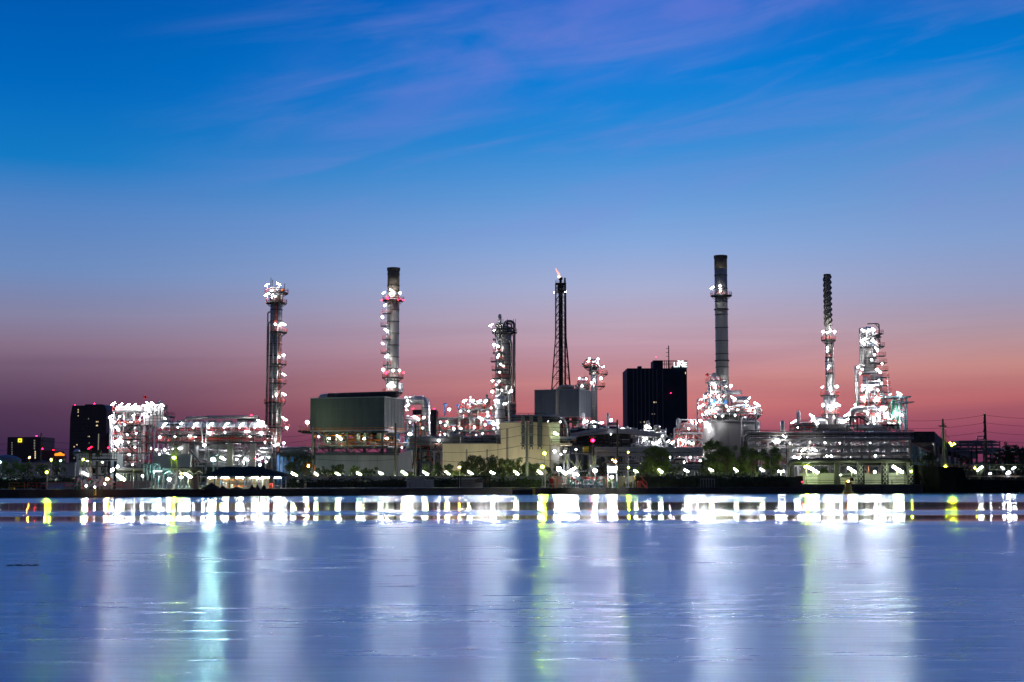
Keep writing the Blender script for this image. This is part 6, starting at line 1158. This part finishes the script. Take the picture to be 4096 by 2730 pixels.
def sign(px0, px1, pt, pb, Y, txt, label, al='CENTER', sz=1.5):
    t = thing('sign_board', label, 'sign', (X((px0+px1)/2,Y,1900), Y, ZL)); bd = MB().box(X(px0,Y,1900), X(px1,Y,1900), Y, Y+.15, Z(pb,Y), Z(pt,Y)).build('board', 'sign_white', t)
    for px in (px0+1, px1-1): MB().box(X(px,Y,1900)-.12, X(px,Y,1900)+.12, Y+.16, Y+.4, ZL, Z(pt,Y)+.6).build('post', 'galv', t)
    lp = P((px0+px1)/2 if al == 'CENTER' else px1-3, pb-(pb-pt)*.2, Y); merge_text(txt, sz, 'lettering', 'ink', t, (lp.x, Y-.03, lp.z), .01, align=al); return t
t = sign(618, 648, 1886, 1905, 275, 'No.10', 'white lit sign board with dark lettering at the left jetty', sz=.75); t = sign(2431, 2468, 1868, 1893, 308, 'C', 'larger white sign board glowing under its lamp at the middle jetty', 'RIGHT', 1.0); lamps(t, 306, [(2449,1873,'-',1.0),(2444,1877,'blob',.9),(2455,1877,'blob',.9)], pole=.1)
tag(MB().box(X(667,266,1950), X(692,266,1950), 266, 267.2, ZL, Z(1937,266)).build('equipment_box', 'sign_white'), 'white equipment box at the foot of the lattice mast', 'cabinet')
# lattice mast with yellow-green lamp
Y = 270; xm = X(697,Y,1900); t = thing('lattice_mast', 'slim lattice mast carrying a bright yellow-green lamp before the coolers', 'mast', (xm, Y, ZL)); h = .5; b = MB(); zt = Z(1700,Y)
for sx in (-1,1):
    for sy in (-1,1): MB().beam((xm+sx*h,Y+sy*h,ZL), (xm+sx*h,Y+sy*h,zt), .11).build('leg', 'grey_steel', t)
z = ZL; k = 0
while z < zt-.5:
    s = 1 if k % 2 else -1; b.beam((xm-s*h,Y-h,z), (xm+s*h,Y-h,z+.7), .07).beam((xm-s*h,Y+h,z), (xm+s*h,Y+h,z+.7), .07); z += .7; k += 1
b.build('lattice', 'grey_steel', t); MB().box(xm-1.6, xm+1.5, Y-.9, Y+.9, zt-.1, zt+.1).build('deck', 'dark_steel', t)
for dx in (-1.2,-.5,.4,1.1): MB().beam((xm+dx,Y,zt+.1), (xm+dx,Y,zt+1.0), .07).build('rod', 'dark_steel', t)
lamps(t, Y-1.2, [(697,1832,'blob',.72,'YG')], pole=0)
# open pavilion
Y = 272; t = thing('pavilion', 'open-sided pavilion with dark hipped tiled roof on slim posts', 'pavilion', (X(975,Y,1940), Y+6, ZL))
xa, xb = X(800,Y,1905), X(1150,Y,1905); ze = Z(1905,Y); ra, rb = X(905,Y+7,1868), X(1040,Y+7,1868); zr = Z(1867,Y+7)
b = MB(); b.v += [(xa,Y,ze),(xb,Y,ze),(xb,Y+14,ze),(xa,Y+14,ze),(ra,Y+7,zr),(rb,Y+7,zr)]; b.f += [(0,1,5,4),(1,2,5),(2,3,4,5),(3,0,4),(3,2,1,0)]; r_ = b.build('roof', 'roof_tile', t); MB().beam((xa,Y-.02,ze-.12), (xb,Y-.02,ze-.12), .15, .22).build('gutter', 'galv', r_)
for px in (827,858,888,918,947,976,1005,1035,1065,1095,1125,1143): x = X(px,Y+.5,1930); MB().box(x-.09, x+.09, Y+.5, Y+.7, ZL, ze-.01).build('post', 'white_steel' if px % 2 else 'grey_steel', t)
MB().beam((X(827,Y+.5,1930),Y+.6,Z(1934,Y)), (X(1143,Y+.5,1930),Y+.6,Z(1934,Y)), .08).build('rail', 'galv', t)
MB().box(X(830,Y+13,1930), X(1075,Y+13,1930), Y+13, Y+13.3, ZL, Z(1912,Y+13)).build('back_wall', 'cream', t)
for px in (850,900,960,1020,1060,1110): lamp(t, px, 1911, Y+4, '-', 'WW', .75, .2)
t = thing('storage_rack', 'orange and blue storage racking standing inside the pavilion', 'shelving', (X(940,Y+8,1940), Y+8, ZL))
for px in (884,947,980,1003): MB().box(X(px,Y+8,1940), X(px+3,Y+8,1940), Y+7.5, Y+9, ZL, Z(1912,Y+8)).build('upright', 'blue', t)
for py in (1920,1945): MB().box(X(885,Y+8,1940), X(1004,Y+8,1940), Y+7.3, Y+7.49, Z(py+2,Y+8), Z(py-1,Y+8)).build('shelf_beam', 'orange', t)
for k, (px, w_, h, m, lab) in enumerate(((900,14,1.2,'sign_white','white crate at the left of the pavilion floor'),(1000,20,2.4,'galv','grey slatted container in the pavilion, left one'),(1040,24,2.4,'galv','grey slatted container in the pavilion, right one'),(790,22,2.2,'pallet','brown crate standing left of the pavilion'),(1085,12,1.0,'red','red crate near the pavilion\'s right end'),(925,10,.8,'sign_white','small white sack-like crate mid pavilion'))):
    x = X(px,Y+5,1940); w2 = M(w_,Y+5)/2; yy = Y+5 if px > 800 else Y+2; c_ = thing('crate', lab, 'crate', (x, yy, ZL)); MB().box(x-w2, x+w2, yy-.8, yy+.8, ZL+.06, ZL+h).build('body', m, c_); b = MB()
    for q in range(int(h/.3)): b.box(x-w2-.03, x+w2+.03, yy-.84, yy-.805, ZL+.1+.3*q, ZL+.2+.3*q)
    b.build('slat', m, c_)
R = random.Random(9); b = MB()
def heap(px, w_, h, label, m='coal', name='gravel_pile', Y=262, seed=0):
    R = random.Random(seed+px); x = X(px,Y,1955); a = M(w_,Y)/2; n = 20; mm = 7; b = MB(); 
    for i in range(mm+1):
        f_ = i/mm
        for j in range(n): q = 2*math.pi*j/n; rr_ = a*(1-f_)*R.uniform(.85,1.12)+.02; b.v.append((x+rr_*math.cos(q), Y+1.5+rr_*.6*math.sin(q), ZL-.1+h*f_**.9*R.uniform(.95,1.05)))
    for i in range(mm):
        for j in range(n): b.f.append((i*n+j, i*n+(j+1)%n, (i+1)*n+(j+1)%n, (i+1)*n+j))
    b.f.append(tuple(range(mm*n, mm*n+n))); return tag(b.build(name, m), label, 'pile')
heap(838,90,1.25,'largest dark heap, in front of the pavilion\'s left end'); heap(885,40,.7,'low dark heap right of the largest one'); heap(940,70,.5,'long flat dark heap before the pavilion middle'); heap(1010,60,.45,'flat dark heap before the grey containers')
for px, lab in ((1002,'round dark boulder, leftmost of three before the pavilion'),(1024,'round dark boulder, middle of three before the pavilion'),(1050,'round dark boulder, rightmost of three before the pavilion')): heap(px, 24, .95, lab, 'coal', 'boulder', 259)
tag(MB().rev(X(782,262,1950), 262, [(.55,ZL),(.55,ZL+2.2),(.6,ZL+2.25),(.6,ZL+2.4),(.5,ZL+2.42)], 12).build('barrel_stack', 'pallet'), 'brown upright drum left of the dark heaps', 'drum')
# ================================================================== MIDDLE JETTY
Y = 304; t = thing('jetty_tower', 'tall dark loading tower with lattice legs at the middle jetty', 'jetty tower', (X(2318,Y,1900), Y, ZL))
for px in (2256,2272,2308,2362):
    for y in (Y, Y+4): MB().box(X(px,Y,1900)-.2, X(px,Y,1900)+.2, y-.2, y+.2, ZL, Z(1814,Y)-.3).build('leg', 'dark_steel', t)
for py, a, c in ((1814,2252,2368),(1885,2252,2366)): MB().box(X(a,Y,py), X(c,Y,py), Y-.5, Y+4.5, Z(py+2,Y), Z(py-1,Y)).build('deck', 'dark_steel', t)
rail_rect(t, X(2254,Y,1800), X(2366,Y,1800), Y-.4, Y+4.4, Z(1813,Y), 'dark_steel', 1.3, .07, 1.5); MB().box(X(2333,Y,1800), X(2356,Y,1800), Y, Y+1.5, Z(1809,Y), Z(1786,Y)).build('cabin', 'yellow', t); MB().box(X(2248,Y,1785), X(2340,Y,1785), Y, Y+.7, Z(1789,Y), Z(1785,Y)).build('loading_arm', 'dark_steel', t)
for px in (2275,2312,2358): MB().box(X(px,Y,1800)-.18, X(px,Y,1800)+.18, Y+.8, Y+1.2, Z(1813,Y), Z(1789,Y)).build('post', 'dark_steel', t)
b = MB()
for a, pa, c, pc in ((2310,1880,2325,1840),(2325,1880,2310,1840),(2366,1880,2382,1818),(2382,1880,2366,1818),(2366,1818,2382,1848),(2382,1818,2366,1848),(2257,1816,2272,1850),(2272,1816,2257,1850),(2275,1835,2305,1870),(2256,1950,2272,1895),(2310,1945,2360,1890)): b.beam(P(a,pa,Y-.3), P(c,pc,Y-.3), .13)
b.beam(P(2366,1816,Y-.3), P(2382,1816,Y-.3), .2).beam(P(2382,1816,Y-.3), P(2382,1885,Y-.3), .2).build('lattice', 'ship_green', t)
lamps(t, Y-1.5, [(2236,1876,'blob',1.3),(2250,1887,'blob',.7),(2262,1895,'blob',.7),(2287,1881,'/',.8),(2278,1888,'blob',.5),(2258,1807,'blob',.55),(2303,1799,'blob',.3)], pole=1.5, m='dark_steel')
Y = 306; t = thing('cabin', 'small white cabin under the middle jetty tower', 'cabin', (X(2300,Y,1920), Y+1, ZL)); MB().box(X(2283,Y,1920), X(2316,Y,1920), Y, Y+2.4, ZL+.4, Z(1893,Y)).build('wall', 'sign_white', t); MB().box(X(2281,Y,1920), X(2318,Y,1920), Y-.2, Y+2.6, Z(1893,Y)+.01, Z(1891,Y)).build('roof', 'galv', t); MB().box(X(2296,Y,1920), X(2306,Y,1920), Y-.06, Y-.01, ZL+.4, Z(1904,Y)).build('door', 'galv', t); MB().box(X(2285,Y,1920), X(2315,Y,1920), Y+.1, Y+2.2, ZL-.01, ZL+.39).build('base', 'concrete', t)
lamps(t, Y-2.5, [(2300,1896,'-',.5),(2312,1901,'blob',.35)], pole=.5)
t = manifold(2285, 2412, 300, 20, 'row of elbowed pipes and hand wheels at the middle jetty', 5)
rail_line(2200,2255,302,ZL+.9,'orange-red railing left of the white cabin','red'); rail_line(2318,2424,303,ZL+.9,'orange-red railing right of the white cabin','orange')
for px, lab in ((2212,'red boarding ladder at the middle jetty, left one'),(2226,'orange boarding ladder at the middle jetty, right one')):
    t = thing('gangway_ladder', lab, 'ladder', (X(px,298,1950), 298, ZL)); stair(t, P(px-4,1957,298), P(px+6,1916,298), .8, 'red', 'orange' if px > 2220 else 'red')
tag(MB().tube([P(2204,1915,299), P(2209,1925,299), P(2212,1927,299)], .5, 8, r1=.9).build('life_buoy_bag', 'flag_red'), 'red bag hanging at the head of the left boarding ladder', 'bag')
t = thing('jetty_platform', 'low pale platform slab left of the middle jetty tower', 'platform', (X(2230,301,1950), 301, ZL)); MB().box(X(2190,300,1950), X(2285,300,1950), 300, 303, ZL+.6, ZL+.9).build('slab', 'concrete', t)
for px in (2195,2225,2255,2280): MB().box(X(px,300,1950)-.15, X(px,300,1950)+.15, 300.5, 302.5, ZL-.02, ZL+.59).build('support', 'galv', t)
t = thing('shelter', 'small pale cantilever shelter at the right of the middle jetty', 'shelter', (X(2515,304,1930), 304, ZL)); MB().beam(P(2496,1907,304), P(2535,1911,304), 1.6, .15).build('roof', 'galv', t)
for px in (2505,2532): MB().box(X(px,304,1930)-.1, X(px,304,1930)+.1, 304, 304.2, ZL, Z(1909,304)).build('post', 'galv', t)
t = thing('stairway', 'red sloping stairway at the right end of the middle jetty', 'stairs', (X(2575,306,1930), 306, ZL)); stair(t, P(2588,1953,306), P(2562,1925,306), 1.2, 'red', 'red'); MB().box(X(2550,306,1930), X(2563,306,1930), 305.2, 306.8, Z(1927,306), Z(1925,306)).build('landing', 'red', t)
for px in (2552,2560): MB().box(X(px,306,1940)-.08, X(px,306,1940)+.08, 305.9, 306.1, ZL, Z(1927,306)).build('post', 'red', t)
t = thing('control_cabinet', 'pale blue-grey cabinet standing under the lit sign board', 'cabinet', (X(2459,302,1940), 302, ZL)); MB().box(X(2450,302,1940), X(2462,302,1940), 302, 303, ZL, Z(1928,302)).build('body', 'sign_white', t); MB().box(X(2462.5,302,1940), X(2469,302,1940), 302, 303, ZL, Z(1928,302)).build('side_body', 'green', t); MB().box(X(2451.5,302,1940), X(2460.5,302,1940), 301.95, 301.99, ZL+.3, Z(1931,302)).build('door', 'galv', t)
tree(2445, 1915, 14, 306, 'small lit bush-like tree before the sign board\'s cabinet', 'tree', 'leaf', 1.2, group=None)
t = thing('pontoon', 'low dark floating pontoon with a yellow end below the middle lamps', 'pontoon', (X(2095,298,1968), 298, .3)); MB().box(X(2050,298,1968), X(2130,298,1968), 296, 298.5, -.3, 1.0).build('hull', 'rubber', t); MB().box(X(2130.5,298,1968), X(2140,298,1968), 296, 298.5, -.3, 1.15).build('end_block', 'yellow', t)
t = thing('dark_shelter', 'dark flat-roofed jetty shelter below the orange-lit tree', 'shelter', (X(1900,312,1930), 312, ZL)); MB().box(X(1815,312,1910), X(1965,312,1910), 311, 315, Z(1911,312), Z(1905,312)).build('roof', 'dark_steel', t)
for px in (1835,1843,1940,1958): MB().box(X(px,312,1940)-.12, X(px,312,1940)+.12, 311.5, 311.8, ZL, Z(1911,312)-.01).build('post', 'dark_steel', t)
for py in (1922,1930): MB().beam(P(1840,py,311.6), P(1960,py,311.6), .2).build('rail', 'brown', t)
MB().box(X(1845,312,1940), X(1930,312,1940), 314, 314.3, ZL, Z(1932,312)).build('back_wall', 'pale_wall', t)
t = thing('quay_fence', 'pale panelled fence below the twiggy tree and wall lamps', 'fence', (X(1680,316,1935), 316, ZL)); MB().box(X(1627,316,1935), X(1735,316,1935), 316, 316.15, ZL, Z(1920,316)).build('panel', 'pale_wall', t)
for k in range(7): x = X(1627+k*18,316,1935); MB().box(x-.06, x+.06, 315.8, 315.98, ZL, Z(1917,316)).build('post', 'galv', t)
t = thing('quay_fence', 'small white barred gate fence on the bank left of the pier', 'fence', (X(2830,318,1940), 318, ZL)); x0, x1 = X(2802,318,1930), X(2858,318,1930); MB().beam((x0,318,Z(1917,318)), (x1,318,Z(1917,318)), .1).build('rail', 'galv', t)
for k in range(6): x = x0+(x1-x0)*k/5; MB().beam((x,318,ZL-.02), (x,318,Z(1917,318)), .09).build('post', 'galv', t)
# jetty walkway rails in the dark strip
rail_line(1160,1640,304,ZL,'dark walkway railing along the unlit bank left of centre','dark_steel',1.0,2.5); rail_line(1980,2190,309,ZL,'dark walkway railing left of the middle jetty','dark_steel',1.0,2.5)
# added floodlights, unseen behind the trees, to brighten the pale walls and tank
for k, (px, Y, tgt) in enumerate(((1300,404,'left part of the grey shed'),(1410,404,'middle of the grey shed'),(1520,404,'right part of the grey shed'),(1800,384,'left end of the low cream wall'),(1875,384,'middle of the low cream wall'),(1950,384,'right end of the low cream wall'),(2030,380,'left bay of the tall cream block'),(2085,380,'second bay of the tall cream block'),(2140,380,'bay below the hanging ducts'),(2190,380,'right bay of the tall cream block'),(2870,445,'left half of the round tank'),(2990,445,'right half of the round tank'))):
    x = X(px,Y,1900); t = thing('added_floodlight', 'unseen ground floodlight added to light the '+tgt, 'lamp', (x, Y, ZL), 'added ground floodlights'); MB().box(x-.3, x+.3, Y-.3, Y+.3, ZL, ZL+.5).box(x-.5, x+.5, Y-.2, Y-.05, ZL+.51, ZL+1.6).build('housing', 'galv', t); g_ = .25 if px < 1700 else .5 if px < 2500 else .2; MB().box(x-g_, x+g_, Y-.04, Y+.1, ZL+.6, ZL+.6+2*g_).build('lamp_glass', 'WW' if px < 2500 else 'W', t)
# ================================================================== RIGHT PIER
Y = 322; t = thing('pier', 'dark concrete pier with pale back wall and shutters at right', 'pier', (X(3420,Y,1955), Y+8, 0)); q0, q1 = X(3150,Y,1955), X(3692,Y,1955)
MB().box(q0, q1, Y, Y+20, -.8, 2.05).build('quay', 'quay', t); MB().box(X(3197,Y+17,1915), X(3690,Y+17,1915), Y+17, Y+17.4, 2.051, Z(1894,Y+17)).build('back_wall', 'pale_wall', t)
for a, c, pt in ((3222,3273,1897),(3552,3618,1893)):
    s_ = MB().box(X(a,Y+16,1915), X(c,Y+16,1915), Y+16.6, Y+16.98, 2.052, Z(pt,Y+16)).build('shutter', 'sign_white', t); b = MB()
    for py in (1906,1918,1929): b.box(X(a,Y+16,1915), X(c,Y+16,1915), Y+16.5, Y+16.59, Z(py,Y+16)-.06, Z(py,Y+16)+.06)
    b.build('shutter_bar', 'galv', s_)
rail_rect(t, X(3225,Y,1935), X(3685,Y,1935), Y+.3, Y+.6, 2.05, 'dark_steel', .9, .09, 6)
for px in (3171,3345,3355,3438,3452,3533,3548,3636,3652): MB().box(X(px,Y+8,1880)-.35, X(px,Y+8,1880)+.35, Y+8, Y+8.7, 2.052, Z(1842,Y+8)).build('post', 'dark_steel', t)
for a, c in ((3438,3452),(3533,3548),(3636,3652)):
    b = MB()
    for k in range(4): b.beam(P(a,1862+k*18,Y+7.8), P(c,1880+k*18,Y+7.8), .14).beam(P(c,1862+k*18,Y+7.8), P(a,1880+k*18,Y+7.8), .14)
    b.build('lattice', 'galv', t)
pipe(t, [P(3150,1935,Y+8.3), P(3150,1844,Y+8.3), P(3640,1843,Y+8.3)], .55, 'dark_steel', 'header', 2.2, 12); pipe(t, [P(3160,1935,Y+9.5), P(3160,1856,Y+9.5), P(3645,1856,Y+9.5)], .35, 'dark_steel', 'header', 1.6, 10); MB().box(X(3165,Y+9,1850), X(3645,Y+9,1850), Y+8.8, Y+12, Z(1862,Y+9), Z(1859,Y+9)).build('roof_slab', 'dark_steel', t)
lamps(t, Y+7, [(3254,1881,'\\',1.1,'F'),(3408,1881,'\\',.9,'F'),(3591,1879,'\\',1.15,'F'),(3499,1889,'blob',.6,'F'),(3125,1886,'-',.7,'W'),(3362,1901,'blob',.3,'F'),(3645,1886,'blob',.25,'YG')], pole=1.4)
lamp(t, 3209, 1928, Y+3, 'blob', 'R', .22, .6); lamp(t, 3182, 1911, Y+5, 'blob', 'O', .16, .4); lamp(t, 3170, 1930, Y+3, 'blob', 'YG', .12, .4)
MB().box(X(3185,Y+5,1915), X(3212,Y+5,1915), Y+5, Y+7, 2.052, Z(1905,Y+5)).build('cabinet', 'dark_steel', t)
t = thing('guard_booth', 'small hip-roofed booth on the pier behind the orange beacon', 'booth', (X(3392,334,1920), 334, 2.05)); MB().box(X(3362,334,1920), X(3420,334,1920), 334, 336.5, 2.052, Z(1908,334)).build('wall', 'concrete', t); MB().ext([(X(3355,334,1908),Z(1908,334)+.01),(X(3427,334,1908),Z(1908,334)+.01),(X(3412,334,1908),Z(1898,334)),(X(3370,334,1908),Z(1898,334))], 333.4, 337).build('roof', 'dark_steel', t); MB().box(X(3400,334,1920), X(3414,334,1920), 333.9, 333.99, Z(1925,334), Z(1912,334)).build('window', 'glass_dark', t)
Y = 314; xb_ = X(3393,Y,1950); t = thing('navigation_beacon', 'stout yellow-brown beacon in the water with an orange light', 'beacon', (xb_, Y, 0)); MB().rev(xb_, Y, [(1.1,-.5),(1.1,.55),(.8,.6),(.62,2.2),(.62,2.6),(.2,2.65)], 16).build('body', 'beacon_paint', t); MB().rev(xb_, Y, [(.8,2.2),(.8,2.3),(.2,2.31)], 14).build('collar', 'dark_steel', t); lamp(t, 3393, 1926, Y-.1, 'blob', 'O', .42, .25)
# ================================================================== SHIP
Y = 327; t = thing('tanker_ship', 'black-hulled tanker moored at right, bow pointing left', 'ship', (X(3900,Y,1960), Y+6, 0))
# stations: (px of deck edge, half beam, z deck, z keel-line start)
bow = [(3637,.05,Z(1850,Y)),(3660,1.6,Z(1855,Y)),(3700,3.6,Z(1862,Y)),(3760,5.2,Z(1867,Y)),(3822,6,Z(1869,Y)),(3850,6,Z(1872,Y)),(3868,6,Z(1918,Y)),(4000,6,Z(1922,Y)),(4300,6,Z(1924,Y))]
b = MB(); yc = Y+6; rows = []
for k, (px, hb, zd) in enumerate(bow):
    x = X(px,Y,1900); stem = [0,8,5,2,.8,.3,0,0,0][k]; wl_x = X([3702,3708,3722,3765,3822,3850,3868,4000,4300][k],Y,1950); wb = [.05,1.2,2.8,4.8,6,6,6,6,6][k]
    rows.append([(x,yc-hb,zd),(x*.75+wl_x*.25,yc-hb*.9-wb*.1,zd*.6),(x*.35+wl_x*.65,yc-(hb*.5+wb*.5),zd*.28),(wl_x,yc-wb,0.35),(wl_x,yc-wb,-1.2),(wl_x,yc+wb,-1.2),(wl_x,yc+wb,.35),(x,yc+hb,zd)])
for r_ in rows: b.v += r_
for i in range(len(rows)-1):
    for j in range(8): j2 = (j+1) % 8; b.f.append((i*8+j, (i+1)*8+j, (i+1)*8+j2, i*8+j2))
b.f.append(tuple(range(7,-1,-1))); b.f.append(tuple((len(rows)-1)*8+j for j in range(8))); b.build('hull', 'hull', t)
MB().ball((X(3706,Y,1955),yc,.1), 1.0, 1.8, 1, .9, 12, 8).build('bulb', 'hull_red', t, True)
b = MB(); 
for (pa, za), (pc, zc) in zip(((3637,1850),(3700,1862),(3780,1867)),((3700,1862),(3780,1867),(3850,1869))):
    for hh in (.5, 1.0): a = P(pa,za,Y+4); c = P(pc,zc,Y+3); b.beam((a.x,a.y,a.z+hh), (c.x,c.y,c.z+hh), .07)
for px in range(3640, 3850, 14): a = P(px,1850+(px-3637)*.1,Y+3.5); b.beam((a.x,a.y,a.z-.6), (a.x,a.y,a.z+1.0), .07)
b.build('railing', 'ship_green', t)
xm = X(3808,Y,1860); MB().tube([(xm,yc,Z(1872,Y)),(xm,yc,Z(1700,Y)),(xm,yc,Z(1672,Y))], .38, 8, r1=.2).build('mast', 'ship_green', t); b = MB(); b.box(xm-.7, xm+.7, yc-.6, yc+.6, Z(1705,Y), Z(1702,Y)); b.beam((xm-1.1,yc,Z(1700,Y)), (xm+.8,yc,Z(1700,Y)), .15); b.beam((xm,yc,Z(1705,Y)), (xm+.6,yc,Z(1688,Y)), .1); b.beam((xm+.6,yc,Z(1872,Y)), (xm+.6,yc,Z(1700,Y)), .12); b.build('crosstree', 'ship_green', t)
b = MB(); b.beam((xm,yc,Z(1712,Y)), P(3760,1752,Y+6), .05).beam((xm,yc,Z(1712,Y)), P(3770,1756,Y+6), .05).beam((xm,yc,Z(1720,Y)), P(3826,1790,Y+6), .05); b.build('stay', 'dark_steel', t)
lamps(t, Y+4.5, [(3800,1773,'blob',.3,'YG'),(3816,1776,'blob',.3,'YG'),(3806,1783,'blob',.2,'YG')], pole=.4, m='ship_green')
zd = Z(1920,Y); rz = Z(1878,Y)
MB().box(X(3868,Y,1880), X(4290,Y,1880), yc-1, yc+1, rz-.12, rz).build('catwalk', 'ship_green', t); rail_rect(t, X(3868,Y,1870), X(4290,Y,1870), yc-1, yc+1, rz, 'ship_green', 1.15, .08, 1.7)
for px in range(3880, 4280, 24): MB().box(X(px,Y,1900)-.12, X(px,Y,1900)+.12, yc-.3, yc, zd, rz-.13).build('stanchion', 'dark_steel', t)
rail_rect(t, X(3872,Y,1910), X(4290,Y,1910), Y+.3, Y+11.7, zd, 'dark_steel', 1.0, .08, 2.0)
for k in range(5): MB().tube([(X(3880,Y,1900),Y+3+k*1.6,zd+.7+.2*(k%2)), (X(4290,Y,1900),Y+3+k*1.6,zd+.7+.2*(k%2))], .16, 6).build('deck_pipe', 'brown', t, True)
for px, m in ((3822,'hull_red'),(3852,'hull_red'),(3905,'hull_red')): MB().ball((X(px,Y,1868),yc-1,Z(1868,Y)), .9, 1,.5,.8).build('winch', m, t, True)
stair(t, P(3915,1915,Y+3), P(3932,1872,Y+3), .9, 'ship_green', 'ship_green')
lamps(t, Y+2, [(3923,1872,'/',.4,'W2'),(3911,1882,'blob',.3,'W2'),(4011,1873,'\\',.35,'W2'),(4055,1873,'/',.4,'W2'),(4035,1891,'blob',.75),(4028,1893,'blob',.35),(3960,1895,'-',.25,'W2')], pole=1)
for px, py, r_ in ((3780,1866,.12),(3900,1874,.12)): lamp(t, px, py, Y+2, 'blob', 'YG', r_, .6, 'ship_green')
# mooring dolphins / shore clutter at far left
t = thing('storage_tank', 'low dark domed tank at the far left edge behind trees', 'tank', (X(25,600,1840), 600, ZL)); MB().rev(X(25,600,1840), 600, [(6,ZL),(6,Z(1838,600)),(4.5,Z(1828,600)),(2,Z(1822,600)),(.3,Z(1820,600))], 24).build('shell', 'box_blue', t, True)

for rt, mb in REST.values(): tag(mb.build('thin_pipes', 'galv', rt), kind='stuff')

t = thing('floating_debris', 'small dark clump of weed drifting on the water at left', 'debris', (-18.2, 53.5, 0)); b = MB(); R = random.Random(5)
for k in range(26): x = -18.2+R.uniform(-.5,.5); y = 53.5+R.uniform(-.25,.25); b.ball((x,y,.01), R.uniform(.03,.09), 1.6, 1, .35, 6, 4)
b.build('weed', 'leaf_dark', t)
